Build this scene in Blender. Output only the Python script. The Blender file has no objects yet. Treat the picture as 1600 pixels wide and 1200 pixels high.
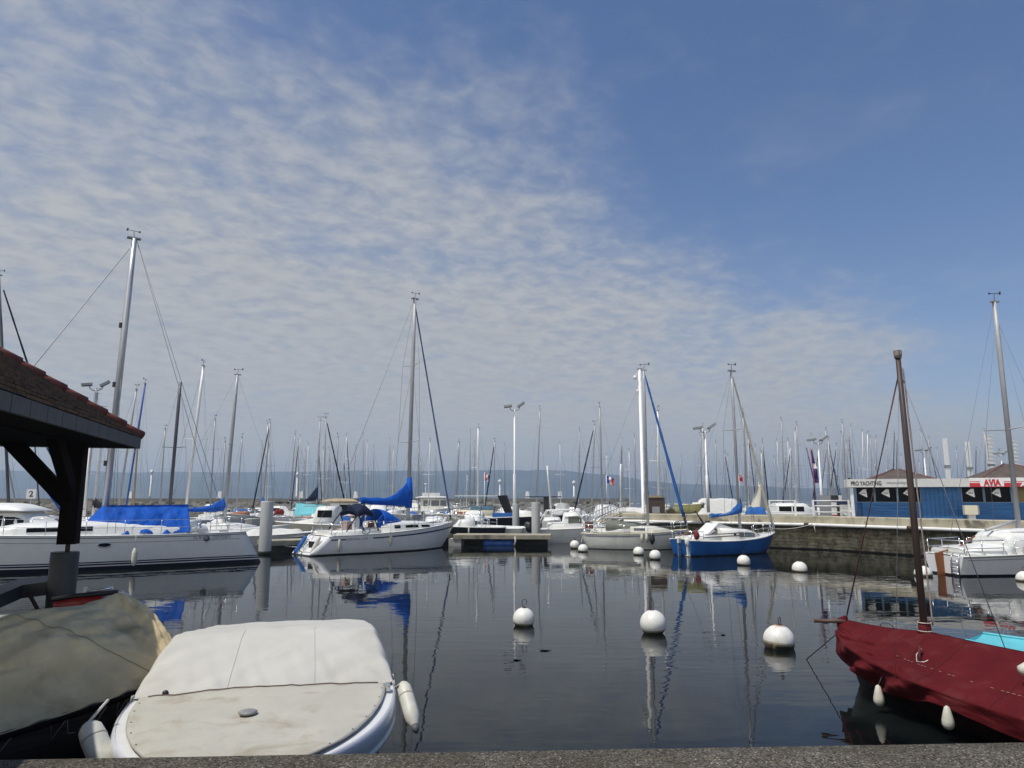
import bpy, bmesh, math, random
from mathutils import Vector, Matrix, noise as mnoise
sc = bpy.context.scene
COL = sc.collection
PI = math.pi
rad = math.radians
RNG = random.Random(7)

# ------------------------------------------------------------------ camera
F, TAN = 1100.0, 178.0 / 1100.0
TH = math.atan(TAN)
CT, ST = math.cos(TH), math.sin(TH)
CH = 2.8
cam = bpy.data.cameras.new('camera')
cam.sensor_width = 36.0
cam.lens = F / 1600.0 * 36.0
cam.clip_start = 0.1
cam.clip_end = 30000.0
co = bpy.data.objects.new('camera', cam)
COL.objects.link(co)
co.location = (0, 0, CH)
co.rotation_euler = (PI / 2 + TH, 0, 0)
sc.camera = co


def at(px, py, Y):
    """the world point seen at pixel (px, py) of the 1600x1200 photograph, Y metres ahead"""
    u = 600.0 - py
    d = F * CT - u * ST
    return Vector(((px - 800.0) * Y / d, Y, CH + (F * ST + u * CT) * Y / d))


def atz(px, py, z=0.0):
    """the same on a horizontal plane"""
    u = 600.0 - py
    return at(px, py, (z - CH) * (F * CT - u * ST) / (F * ST + u * CT))


# ------------------------------------------------------------------ light
SUN_DIR = Vector((-0.36, -0.22, 0.905)).normalized()     # towards the sun
SUN_EL = math.asin(SUN_DIR.z)
sun = bpy.data.lights.new('sun', 'SUN')
sun.energy = 3.4
sun.angle = rad(0.5)
sun.color = (1.0, 0.95, 0.87)
so = bpy.data.objects.new('sun', sun)
COL.objects.link(so)
so.rotation_euler = SUN_DIR.to_track_quat('Z', 'Y').to_euler()
so.location = (-30, -8, 40)

sc.view_settings.view_transform = 'Standard'
sc.view_settings.look = 'None'
sc.view_settings.gamma = 1.0
sc.view_settings.exposure = 0.15

world = bpy.data.worlds.new('World')
sc.world = world
world.use_nodes = True
NT = world.node_tree
NT.nodes.clear()


class NG:
    """tiny node-graph helper"""

    def __init__(s, tree):
        s.t = tree

    def n(s, kind, **kw):
        nd = s.t.nodes.new(kind)
        for k, v in kw.items():
            setattr(nd, k, v)
        return nd

    def link(s, a, b):
        s.t.links.new(a, b)

    def put(s, sock, v):
        if hasattr(v, 'is_linked') or isinstance(v, bpy.types.NodeSocket):
            s.link(v, sock)
        else:
            sock.default_value = v

    def m(s, op, a, b=0.0, c=0.0, clamp=False):
        nd = s.n('ShaderNodeMath', operation=op)
        nd.use_clamp = clamp
        s.put(nd.inputs[0], a)
        s.put(nd.inputs[1], b)
        if op in ('MULTIPLY_ADD', 'SMOOTH_MIN', 'SMOOTH_MAX'):
            s.put(nd.inputs[2], c)
        return nd.outputs[0]

    def smooth(s, v, a, b, lo=0.0, hi=1.0):
        nd = s.n('ShaderNodeMapRange', interpolation_type='SMOOTHSTEP')
        s.put(nd.inputs[0], v)
        nd.inputs[1].default_value = a
        nd.inputs[2].default_value = b
        nd.inputs[3].default_value = lo
        nd.inputs[4].default_value = hi
        return nd.outputs[0]

    def mix(s, f, a, b, mode='MIX'):
        nd = s.n('ShaderNodeMix', data_type='RGBA', blend_type=mode)
        s.put(nd.inputs[0], f)
        for sock, v in ((nd.inputs[6], a), (nd.inputs[7], b)):
            if isinstance(v, (tuple, list)):
                v = tuple(v) + (1.0,) if len(v) == 3 else tuple(v)
            s.put(sock, v)
        return nd.outputs[2]

    def noise(s, vec, scale, detail=4.0, rough=0.55, dist=0.0):
        nd = s.n('ShaderNodeTexNoise')
        if vec is not None:
            s.link(vec, nd.inputs['Vector'])
        nd.inputs['Scale'].default_value = scale
        nd.inputs['Detail'].default_value = detail
        nd.inputs['Roughness'].default_value = rough
        nd.inputs['Distortion'].default_value = dist
        return nd.outputs['Fac']

    def comb(s, x, y, z):
        nd = s.n('ShaderNodeCombineXYZ')
        for i, v in enumerate((x, y, z)):
            s.put(nd.inputs[i], v)
        return nd.outputs[0]


def make_sky():
    g = NG(NT)
    sky = g.n('ShaderNodeTexSky', sky_type='NISHITA')
    sky.sun_disc = False
    sky.sun_elevation = SUN_EL
    sky.sun_rotation = math.atan2(SUN_DIR.x, SUN_DIR.y)
    sky.air_density = 1.0
    sky.dust_density = 0.6
    sky.ozone_density = 2.0
    tc = g.n('ShaderNodeTexCoord')
    sep = g.n('ShaderNodeSeparateXYZ')
    g.link(tc.outputs['Generated'], sep.inputs[0])
    x, y, z = sep.outputs
    zp = g.m('MAXIMUM', z, 0.0)
    zc = g.m('ADD', zp, 0.12)
    u = g.m('DIVIDE', x, zc)
    v = g.m('DIVIDE', g.m('ABSOLUTE', y), zc)  # cloud mirrored behind the viewer to whiten the ambient light
    # a bank of altocumulus whose edge runs across the sky; clear blue beyond it
    edge = g.m('SUBTRACT', g.m('SUBTRACT', v, 1.36), g.m('MULTIPLY', u, 0.845))
    p = g.comb(u, v, 0.0)
    big = g.noise(p, 1.1, 3.0, 0.5, 0.4)
    al = g.m('ADD', g.m('MULTIPLY', u, 0.76), g.m('MULTIPLY', v, 0.65))
    ac = g.m('SUBTRACT', g.m('MULTIPLY', v, 0.76), g.m('MULTIPLY', u, 0.65))
    wisp = g.noise(g.comb(g.m('MULTIPLY', al, 0.8), ac, 3.0), 3.2, 6.0, 0.6, 0.5)
    puff = g.noise(g.comb(g.m('MULTIPLY', al, 0.8), g.m('MULTIPLY', ac, 0.85), 7.0), 14.0, 5.0, 0.58, 0.25)
    cov = g.smooth(g.m('ADD', edge, g.m('MULTIPLY', g.m('SUBTRACT', big, 0.5), 1.3)), -0.35, 0.45)
    tex = g.m('ADD', g.m('MULTIPLY', wisp, 0.5), g.m('MULTIPLY', puff, 0.5))
    tex = g.m('ADD', tex, g.m('MULTIPLY', g.m('SUBTRACT', big, 0.5), 0.35))
    tex = g.m('SUBTRACT', tex, g.m('MULTIPLY', g.m('SUBTRACT', 1.0, cov), 0.24))
    dens = g.smooth(tex, 0.27, 0.67)
    thin = g.smooth(g.noise(p, 2.2, 5.0, 0.6, 0.5), 0.5, 0.8, 0.0, 0.16)
    body = g.m('MULTIPLY', g.m('MULTIPLY', cov, cov), g.m('ADD', 0.24, g.smooth(edge, 0.1, 1.9, 0.0, 0.36)))
    dens = g.m('MINIMUM', g.m('ADD', g.m('MULTIPLY', dens, g.m('MULTIPLY_ADD', cov, 0.40, 0.18)), body), 0.95)
    dens = g.m('MAXIMUM', dens, thin)
    shade = g.smooth(puff, 0.3, 0.7)
    cloud = g.mix(shade, (3.55, 3.7, 3.95), (4.4, 4.5, 4.6))
    # added fill for shaded hulls: bank brightened sunward and, unseen, behind the viewer
    dt = g.n('ShaderNodeVectorMath', operation='DOT_PRODUCT')
    g.link(tc.outputs['Generated'], dt.inputs[0])
    dt.inputs[1].default_value = SUN_DIR
    glow = g.m('MULTIPLY_ADD', g.smooth(dt.outputs['Value'], 0.55, 1.0), 1.2, 1.0)
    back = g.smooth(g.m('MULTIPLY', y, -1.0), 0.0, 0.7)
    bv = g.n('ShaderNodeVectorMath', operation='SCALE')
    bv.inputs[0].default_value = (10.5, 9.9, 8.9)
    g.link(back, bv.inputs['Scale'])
    gv = g.n('ShaderNodeVectorMath', operation='SCALE')
    g.link(cloud, gv.inputs[0])
    g.link(glow, gv.inputs['Scale'])
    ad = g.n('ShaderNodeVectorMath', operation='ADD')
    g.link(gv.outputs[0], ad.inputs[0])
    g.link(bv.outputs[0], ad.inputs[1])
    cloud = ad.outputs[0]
    gain = g.n('ShaderNodeVectorMath', operation='MULTIPLY')
    g.link(sky.outputs[0], gain.inputs[0])
    gain.inputs[1].default_value = SKY_GAIN
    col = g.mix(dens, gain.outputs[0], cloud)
    # pale band of haze low over the lake
    low = g.m('POWER', g.m('SUBTRACT', 1.0, g.m('MINIMUM', zp, 1.0)), 7.5)
    low = g.m('MULTIPLY', low, 0.9)
    lown = g.smooth(g.noise(g.comb(u, g.m('MULTIPLY', z, 26.0), 1.0), 1.3, 3.0, 0.5), 0.3, 0.7)
    hz = g.mix(lown, (4.0, 4.1, 4.25), (4.45, 4.5, 4.5))
    gv2 = g.n('ShaderNodeVectorMath', operation='SCALE')
    g.link(hz, gv2.inputs[0])
    g.link(glow, gv2.inputs['Scale'])
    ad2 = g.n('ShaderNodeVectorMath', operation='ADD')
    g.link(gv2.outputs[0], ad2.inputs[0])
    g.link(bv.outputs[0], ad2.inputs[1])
    hz = ad2.outputs[0]
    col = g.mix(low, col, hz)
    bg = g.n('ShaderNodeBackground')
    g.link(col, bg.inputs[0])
    bg.inputs[1].default_value = 0.1
    out = g.n('ShaderNodeOutputWorld')
    g.link(bg.outputs[0], out.inputs[0])


SKY_GAIN = (0.62, 0.76, 0.96)
HAZE = 0.00036
make_sky()
sc.cycles.max_bounces = 8
sc.cycles.transparent_max_bounces = 8
sc.cycles.volume_bounces = 0
sc.cycles.caustics_reflective = False
sc.cycles.caustics_refractive = False


# ------------------------------------------------------------------ materials
MATS = {}


def mat(name, col, rough=0.5, metal=0.0, vary=0.12, vscale=3.0, bump=0.0, bscale=20.0, dirt=None, dirt_amt=0.0,
        dscale=1.5, bands=None, spec=0.5, stretch=(1, 1, 1), trans=0.0):
    """plain principled surface with mottling, wear and optional z bands (paint lines of a hull)"""
    if name in MATS:
        return MATS[name]
    m_ = bpy.data.materials.new(name)
    m_.use_nodes = True
    t = m_.node_tree
    b = t.nodes['Principled BSDF']
    g = NG(t)
    tc = g.n('ShaderNodeTexCoord')
    vec = tc.outputs['Object']
    mp = g.n('ShaderNodeMapping')
    g.link(vec, mp.inputs[0])
    mp.inputs['Scale'].default_value = stretch
    sv = mp.outputs[0]
    base = tuple(col) + (1.0,)
    cur = base
    if bands:
        sep = g.n('ShaderNodeSeparateXYZ')
        g.link(vec, sep.inputs[0])
        z0, z1 = -1.0, 3.0
        rp = g.n('ShaderNodeValToRGB')
        rp.color_ramp.interpolation = 'CONSTANT'
        el = rp.color_ramp.elements
        seq = sorted(bands)
        el[0].position = 0.0
        el[0].color = tuple(seq[0][1]) + (1.0,)
        el[1].position = (seq[1][0] - z0) / (z1 - z0) if len(seq) > 1 else 1.0
        el[1].color = tuple(seq[1][1] if len(seq) > 1 else seq[0][1]) + (1.0,)
        for zz, cc in seq[2:]:
            e = el.new((zz - z0) / (z1 - z0))
            e.color = tuple(cc) + (1.0,)
        g.link(g.m('DIVIDE', g.m('SUBTRACT', sep.outputs[2], z0), z1 - z0), rp.inputs[0])
        cur = rp.outputs[0]
    if vary > 0:
        nz = g.noise(sv, vscale, 5.0, 0.6)
        f = g.smooth(nz, 0.25, 0.75, 1.0 - vary, 1.0 + vary * 0.5)
        vm = g.n('ShaderNodeMix', data_type='RGBA', blend_type='MULTIPLY')
        vm.inputs[0].default_value = 1.0
        g.put(vm.inputs[6], cur)
        g.link(f, vm.inputs[7])
        cur = vm.outputs[2]
    if dirt is not None:
        dn = g.noise(sv, dscale, 6.0, 0.65, 0.6)
        df = g.smooth(dn, 0.48, 0.72, 0.0, dirt_amt)
        cur = g.mix(df, cur, dirt)
    g.put(b.inputs['Base Color'], cur)
    b.inputs['Roughness'].default_value = rough
    b.inputs['Metallic'].default_value = metal
    b.inputs['Specular IOR Level'].default_value = spec
    if trans:
        b.inputs['Transmission Weight'].default_value = trans
    if bump > 0:
        bn = g.n('ShaderNodeBump')
        bn.inputs['Strength'].default_value = 1.0
        bn.inputs['Distance'].default_value = bump
        g.link(g.noise(sv, bscale, 5.0, 0.6), bn.inputs['Height'])
        g.link(bn.outputs[0], b.inputs['Normal'])
    MATS[name] = m_
    return m_


WHITE = (0.72, 0.72, 0.69)
gel = mat('white_gelcoat', (0.74, 0.74, 0.70), 0.35, vary=0.06, dirt=(0.42, 0.38, 0.28), dirt_amt=0.25)
gel_old = mat('aged_gelcoat', (0.66, 0.65, 0.58), 0.45, vary=0.1, dirt=(0.38, 0.34, 0.24), dirt_amt=0.4)
cream = mat('cream_paint', (0.68, 0.64, 0.47), 0.45, vary=0.08)
alu = mat('bare_aluminium', (0.52, 0.53, 0.54), 0.42, 0.55, vary=0.1, stretch=(1, 1, .2))
alu_white = mat('white_mast_paint', (0.78, 0.78, 0.75), 0.4, vary=0.06)
alu_dark = mat('dark_mast_paint', (0.06, 0.065, 0.075), 0.4, vary=0.1)
alu_grey = mat('grey_mast_anodised', (0.40, 0.405, 0.41), 0.5, 0.15, vary=0.1)
alu_tan = mat('varnished_spar', (0.42, 0.29, 0.15), 0.4, vary=0.15)
steel = mat('stainless_steel', (0.62, 0.63, 0.64), 0.22, 0.9, vary=0.05)
wire = mat('rigging_wire', (0.20, 0.21, 0.23), 0.5, 0.4, vary=0.0)
rope_w = mat('white_rope', (0.58, 0.55, 0.48), 0.8, vary=0.2, vscale=40)
rope_d = mat('dark_rope', (0.04, 0.04, 0.045), 0.85, vary=0.2, vscale=40)
rope_r = mat('red_rope', (0.25, 0.05, 0.05), 0.85, vary=0.2, vscale=40)
canv_blue = mat('blue_canvas', (0.006, 0.085, 0.42), 0.7, spec=.15, vary=0.22, vscale=2.5, bump=0.02, bscale=3.0)
canv_blue2 = mat('faded_blue_canvas', (0.03, 0.12, 0.36), 0.75, spec=.15, vary=0.25, vscale=3.0, bump=0.015, bscale=4)
canv_navy = mat('navy_canvas', (0.012, 0.018, 0.045), 0.75, spec=.15, vary=0.2, bump=0.01, bscale=4)
canv_black = mat('black_canvas', (0.014, 0.014, 0.016), 0.75, spec=.15, vary=0.2, bump=0.01, bscale=4)
canv_turq = mat('turquoise_canvas', (0.16, 0.50, 0.55), 0.7, spec=.15, vary=0.12)
canv_white = mat('white_canvas', (0.62, 0.61, 0.57), 0.75, spec=.15, vary=0.12, bump=0.01, bscale=4)
canv_grey = mat('grey_green_canvas', (0.16, 0.17, 0.14), 0.8, spec=.15, vary=0.2, bump=0.01, bscale=3)
canv_red = mat('red_canvas', (0.2, 0.03, 0.03), 0.8, spec=.15, vary=0.15)
dark_glass = mat('dark_window_glass', (0.005, 0.006, 0.008), 0.2, spec=.05, vary=0.0)
grey_glass = mat('smoked_perspex', (0.10, 0.11, 0.11), 0.15, vary=0.1)
black_pl = mat('black_plastic', (0.015, 0.015, 0.017), 0.35, vary=0.1)
rubber = mat('grey_rubber', (0.10, 0.10, 0.105), 0.6, vary=0.1)
fender_m = mat('fender_vinyl', (0.62, 0.60, 0.50), 0.5, vary=0.14, vscale=6, dirt=(0.25, 0.22, 0.14), dirt_amt=0.35, dscale=5)
buoy_m = mat('buoy_plastic', (0.74, 0.73, 0.66), 0.42, vary=0.06, bands=[(-1, (0.05, 0.05, 0.03)), (0.0, (0.05, 0.05, 0.03)), (0.045, (0.30, 0.28, 0.2)), (0.075, (0.76, 0.75, 0.68))], vscale=7,
             dirt=(0.45, 0.36, 0.24), dirt_amt=0.35, dscale=4)
rust = mat('rusty_iron', (0.07, 0.04, 0.03), 0.8, vary=0.3, vscale=20)
conc = mat('weathered_concrete', (0.44, 0.40, 0.29), 0.9, vary=0.3, vscale=1.2, bump=0.01, bscale=12, dirt=(0.07, 0.062, 0.05), dirt_amt=0.9, dscale=1.5, stretch=(1, 1, .6))
conc_pile = mat('grey_painted_steel', (0.40, 0.41, 0.39), 0.6, vary=0.12, vscale=2, dirt=(0.2, 0.17, 0.12), dirt_amt=0.3, stretch=(1, 1, .3))
deck_wood = mat('dock_planks', (0.40, 0.36, 0.26), 0.85, vary=0.25, vscale=3, bump=0.008, bscale=10)
dark_wood = mat('dark_stained_timber', (0.009, 0.006, 0.0055), 0.85, spec=.12, vary=0.3, vscale=6, bump=0.004, bscale=18, stretch=(3, 3, .4))
varnish = mat('varnished_wood', (0.25, 0.085, 0.025), 0.35, vary=0.2, stretch=(4, 4, .6))
red_paint = mat('red_paint', (0.45, 0.025, 0.03), 0.45, vary=0.1)
white_paint = mat('white_paint', (0.74, 0.74, 0.71), 0.5, vary=0.06, dirt=(.4, .36, .28), dirt_amt=.25)
grey_paint = mat('grey_paint', (0.25, 0.26, 0.26), 0.55, vary=0.1)
blue_plastic = mat('blue_drum_plastic', (0.015, 0.09, 0.34), 0.45, vary=0.15)
ink = mat('dark_lettering', (0.03, 0.032, 0.04), 0.5, vary=0.0)
navy_line = mat('navy_paint', (0.016, 0.03, 0.10), 0.4, vary=0.1)


# ------------------------------------------------------------------ mesh helpers
class MB:
    def __init__(s):
        s.v, s.f, s.sm = [], [], []

    def face(s, idx, smooth=False):
        s.f.append(tuple(idx))
        s.sm.append(smooth)

    def poly(s, pts, smooth=False):
        k = len(s.v)
        s.v += [tuple(p) for p in pts]
        s.face(range(k, k + len(pts)), smooth)

    def box(s, c, size, rz=0.0, bev=0.0):
        cx, cy, cz = c
        a, b, h = size[0] / 2, size[1] / 2, size[2] / 2
        cs, sn = math.cos(rz), math.sin(rz)
        k = len(s.v)
        for z in (-h, h):
            for (x, y) in ((-a, -b), (a, -b), (a, b), (-a, b)):
                s.v.append((cx + x * cs - y * sn, cy + x * sn + y * cs, cz + z))
        for q in ((3, 2, 1, 0), (4, 5, 6, 7), (0, 1, 5, 4), (1, 2, 6, 5), (2, 3, 7, 6), (3, 0, 4, 7)):
            s.face([k + i for i in q])
        return s

    def bx(s, x0, x1, y0, y1, z0, z1):
        return s.box(((x0 + x1) / 2, (y0 + y1) / 2, (z0 + z1) / 2), (abs(x1 - x0), abs(y1 - y0), abs(z1 - z0)))

    def loft(s, rings, closed=True, cap0=True, cap1=True, smooth=True):
        k0 = len(s.v)
        n = len(rings[0])
        for r in rings:
            s.v += [tuple(p) for p in r]
        for i in range(len(rings) - 1):
            for j in range(n if closed else n - 1):
                a = k0 + i * n + j
                b = k0 + i * n + (j + 1) % n
                s.face((a, b, b + n, a + n), smooth)
        if closed and cap0:
            s.face(range(k0, k0 + n))
        if closed and cap1:
            e = k0 + (len(rings) - 1) * n
            s.face(range(e, e + n))
        return s

    def tube(s, pts, r, n=8, cap=True, flat=1.0):
        pts = [Vector(p) for p in pts]
        rs = r if isinstance(r, (list, tuple)) else [r] * len(pts)
        rings = []
        ref = None
        for i, p in enumerate(pts):
            d = (pts[min(i + 1, len(pts) - 1)] - pts[max(i - 1, 0)])
            if d.length < 1e-9:
                d = Vector((0, 0, 1))
            d.normalize()
            if ref is None:
                ref = Vector((1, 0, 0)) if abs(d.x) < 0.8 else Vector((0, 1, 0))
            a = (ref - d * ref.dot(d)).normalized()
            b = d.cross(a)
            ref = a
            rings.append([p + a * (math.cos(2 * PI * k / n) * rs[i]) + b * (math.sin(2 * PI * k / n) * rs[i] * flat) for k in range(n)])
        return s.loft(rings, True, cap, cap)

    def lathe(s, prof, c=(0, 0, 0), n=16, axis=None):
        rings = []
        c = Vector(c)
        q = Vector((0, 0, 1)).rotation_difference(Vector(axis)) if axis is not None else None
        for (r, z) in prof:
            ring = []
            for k in range(n):
                p = Vector((math.cos(2 * PI * k / n) * r, math.sin(2 * PI * k / n) * r, z))
                if q:
                    p = q @ p
                ring.append(c + p)
            rings.append(ring)
        return s.loft(rings)

    def grid(s, fn, nu, nv, smooth=True):
        k = len(s.v)
        for i in range(nu + 1):
            for j in range(nv + 1):
                s.v.append(tuple(fn(i / nu, j / nv)))
        for i in range(nu):
            for j in range(nv):
                a = k + i * (nv + 1) + j
                s.face((a, a + 1, a + nv + 2, a + nv + 1), smooth)
        return s

    def build(s, name, m_, parent=None, solid=0.0):
        me = bpy.data.meshes.new(name)
        me.from_pydata(s.v, [], s.f)
        me.polygons.foreach_set('use_smooth', s.sm)
        bm = bmesh.new()
        bm.from_mesh(me)
        bmesh.ops.remove_doubles(bm, verts=bm.verts, dist=1e-5)
        bmesh.ops.recalc_face_normals(bm, faces=bm.faces)
        bm.to_mesh(me)
        bm.free()
        me.materials.append(m_)
        me.update()
        o = bpy.data.objects.new(name, me)
        COL.objects.link(o)
        if parent is not None:
            o.parent = parent
        if solid:
            md = o.modifiers.new('thickness', 'SOLIDIFY')
            md.thickness = solid
            md.offset = 0
        return o


def tag(o, label, cat, group=None, kind=None):
    if label:
        o['label'] = label
    if cat:
        o['category'] = cat
    if group:
        o['group'] = group
    if kind:
        o['kind'] = kind
    return o


def thing(name, label, cat, loc=(0, 0, 0), rz=0.0, group=None):
    o = bpy.data.objects.new(name, None)
    o.empty_display_size = 0.3
    COL.objects.link(o)
    o.location = loc
    o.rotation_euler = (0, 0, rz)
    return tag(o, label, cat, group)


def copy_tree(o, parent=None):
    c = o.copy()
    COL.objects.link(c)
    if parent is not None:
        c.parent = parent
    for ch in [k for k in bpy.data.objects if k.parent == o]:
        copy_tree(ch, c)
    return c


def text(name, s, width, height, origin, m_, parent=None, rot=(PI / 2, 0, 0), bold=0.0, shear=0.0, depth=0.004):
    cu = bpy.data.curves.new('lettering', 'FONT')
    cu.body = s
    cu.size = 1.0
    cu.extrude = 0.01
    cu.offset = bold
    cu.shear = shear
    tmp = bpy.data.objects.new('lettering', cu)
    COL.objects.link(tmp)
    dg = bpy.context.evaluated_depsgraph_get()
    me = bpy.data.meshes.new_from_object(tmp.evaluated_get(dg))
    bpy.data.objects.remove(tmp)
    bpy.data.curves.remove(cu)
    xs = [v.co.x for v in me.vertices]
    ys = [v.co.y for v in me.vertices]
    x0, x1, y0, y1 = min(xs), max(xs), min(ys), max(ys)
    for v in me.vertices:
        v.co.x = (v.co.x - x0) / (x1 - x0) * width
        v.co.y = (v.co.y - y0) / (y1 - y0) * height
        v.co.z *= depth / 0.01
    me.materials.clear()
    me.materials.append(m_)
    o = bpy.data.objects.new(name, me)
    COL.objects.link(o)
    o.parent = parent
    o.location = origin
    o.rotation_euler = rot
    return o


def fbm(x, y, z=0.0, o=4):
    return mnoise.fractal(Vector((x, y, z)), 0.9, 2.0, o)
# ------------------------------------------------------------------ the setting
def water_material():
    m_ = bpy.data.materials.new('harbour_water')
    m_.use_nodes = True
    t = m_.node_tree
    g = NG(t)
    b = t.nodes['Principled BSDF']
    tc = g.n('ShaderNodeTexCoord')
    o = tc.outputs['Object']
    mp = g.n('ShaderNodeMapping')
    g.link(o, mp.inputs[0])
    mp.inputs['Scale'].default_value = (0.6, 1.0, 1.0)
    mp.inputs['Rotation'].default_value = (0, 0, rad(12))
    w1 = g.noise(mp.outputs[0], 1.5, 3.0, 0.5, 0.3)
    w2 = g.noise(mp.outputs[0], 0.33, 2.0, 0.5)
    mp2 = g.n('ShaderNodeMapping')
    g.link(o, mp2.inputs[0])
    mp2.inputs['Scale'].default_value = (0.25, 1.0, 1.0)
    w3 = g.noise(mp2.outputs[0], 3.6, 2.0, 0.5)
    # cat's-paw patches that roughen here and there
    ruff = g.smooth(g.noise(mp2.outputs[0], 0.11, 2.0, 0.5), 0.47, 0.66, 0.15, 1.3)
    h = g.m('ADD', g.m('MULTIPLY', w1, 1.0), g.m('MULTIPLY', w2, 2.6))
    h = g.m('ADD', h, g.m('MULTIPLY', g.m('MULTIPLY', w3, ruff), 1.5))
    bp = g.n('ShaderNodeBump')
    bp.inputs['Strength'].default_value = 1.0
    bp.inputs['Distance'].default_value = 0.0042
    g.link(h, bp.inputs['Height'])
    g.link(bp.outputs[0], b.inputs['Normal'])
    bot = g.smooth(g.noise(o, 0.45, 6.0, 0.62, 0.6), 0.35, 0.7)
    g.link(g.mix(bot, (0.002, 0.0032, 0.004), (0.011, 0.0145, 0.0115)), b.inputs['Base Color'])
    b.inputs['Roughness'].default_value = 0.015
    b.inputs['IOR'].default_value = 1.26
    return m_


def build_setting():
    w = MB()
    w.grid(lambda a, b: ((a - 0.5) * 9000, -60 + b * 9000, 0), 12, 12, False)
    tag(w.build('water', water_material()), None, None, kind='structure')

    # far shore: long wooded ridge across the lake
    def ridge(px):
        pts = [(-2000, 730), (-300, 733), (0, 733), (180, 736), (400, 738), (560, 734), (640, 735), (760, 733), (880, 735), (960, 740), (1010, 750),
               (1060, 756), (1150, 757), (1250, 761), (1400, 764), (1700, 768), (3000, 770)]
        for (a, ya), (b, yb) in zip(pts, pts[1:]):
            if a <= px <= b:
                return ya + (yb - ya) * (px - a) / (b - a)
        return pts[-1][1]

    def hill(a, b):
        px = -1400 + a * 4600
        Y = 2500 + b * 900
        X = (px - 800) / 1114.0 * Y
        top = at(800, ridge(px), 3200).z
        k = min(b / 0.78, 1.0)
        prof = (k ** 0.8) * (1.0 - 0.35 * max(0.0, (b - 0.78) / 0.22))
        z = top * prof + (fbm(X / 260.0, Y / 260.0, 3.0, 5) * 10.0 + fbm(X / 60.0, Y / 60.0, 9.0, 4) * 2.4) * (0.25 + prof) * (1 if b < .7 else 0.55) - 2
        return (X, Y, z)
    h = MB()
    h.grid(hill, 300, 22, True)
    hm = mat('far_woods', (0.03, 0.06, 0.085), 0.95, vary=0.5, vscale=0.012, spec=0.1, dirt=(0.11, 0.13, 0.075), dirt_amt=0.8, dscale=0.006)
    tag(h.build('hills', hm), None, None, kind='structure')

    # the pavement one stands on, its edge at the foot of the picture
    agg = bpy.data.materials.new('exposed_aggregate')
    agg.use_nodes = True
    t = agg.node_tree
    g = NG(t)
    b = t.nodes['Principled BSDF']
    tc = g.n('ShaderNodeTexCoord')
    o = tc.outputs['Object']
    vo = g.n('ShaderNodeTexVoronoi')
    vo.inputs['Scale'].default_value = 95.0
    g.link(o, vo.inputs['Vector'])
    wn = g.n('ShaderNodeSeparateColor')
    g.link(vo.outputs['Color'], wn.inputs[0])
    peb = g.smooth(wn.outputs[0], 0.0, 1.0, 0.016, 0.17)
    spark = g.smooth(wn.outputs[1], 0.9, 1.0, 0.0, 0.28)
    val = g.m('ADD', peb, spark)
    c = g.mix(g.smooth(g.noise(o, 2.2, 6.0, 0.65), 0.35, 0.7), (0.68, 0.57, 0.38), (1.0, 0.88, 0.68))
    vm = g.n('ShaderNodeMix', data_type='RGBA', blend_type='MULTIPLY')
    vm.inputs[0].default_value = 1.0
    g.link(c, vm.inputs[6])
    g.link(val, vm.inputs[7])
    moss = g.smooth(g.noise(o, 3.1, 6.0, 0.7, 0.5), 0.5, 0.72, 0.0, 0.75)
    g.link(g.mix(moss, vm.outputs[2], (0.045, 0.042, 0.018)), b.inputs['Base Color'])
    b.inputs['Roughness'].default_value = 0.95
    bp = g.n('ShaderNodeBump')
    bp.inputs['Distance'].default_value = 0.006
    g.link(vo.outputs['Distance'], bp.inputs['Height'])
    g.link(bp.outputs[0], b.inputs['Normal'])
    A, B = atz(0, 1184, 1.1), atz(1600, 1157, 1.1)
    d = (B - A).normalized()
    nrm = Vector((d.y, -d.x, 0))
    A, B = A - d * 40, B + d * 40
    p = MB()

    def edge(a_, b_):
        # (along, across): the lip is chipped and slightly rounded
        q = A + (B - A) * a_
        prof = [(0.05, -1.4), (0.0, -0.06), (0.012, -0.018), (0.04, 0.0), (0.25, 0.0), (1.2, 0.0), (12, 0.0)]
        off, dz = prof[int(round(b_ * 6))]
        j = fbm(q.x * 3.0, q.y * 3.0, 2.0, 4) * 0.022 if off < 0.1 else 0
        return (q.x + nrm.x * (off + j), q.y + nrm.y * (off + j), 1.1 + dz + (j * 0.4 if dz == 0 and off < .1 else 0))
    p.grid(edge, 700, 6, True)
    tag(p.build('pavement', agg), None, None, kind='structure')


build_setting()


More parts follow.
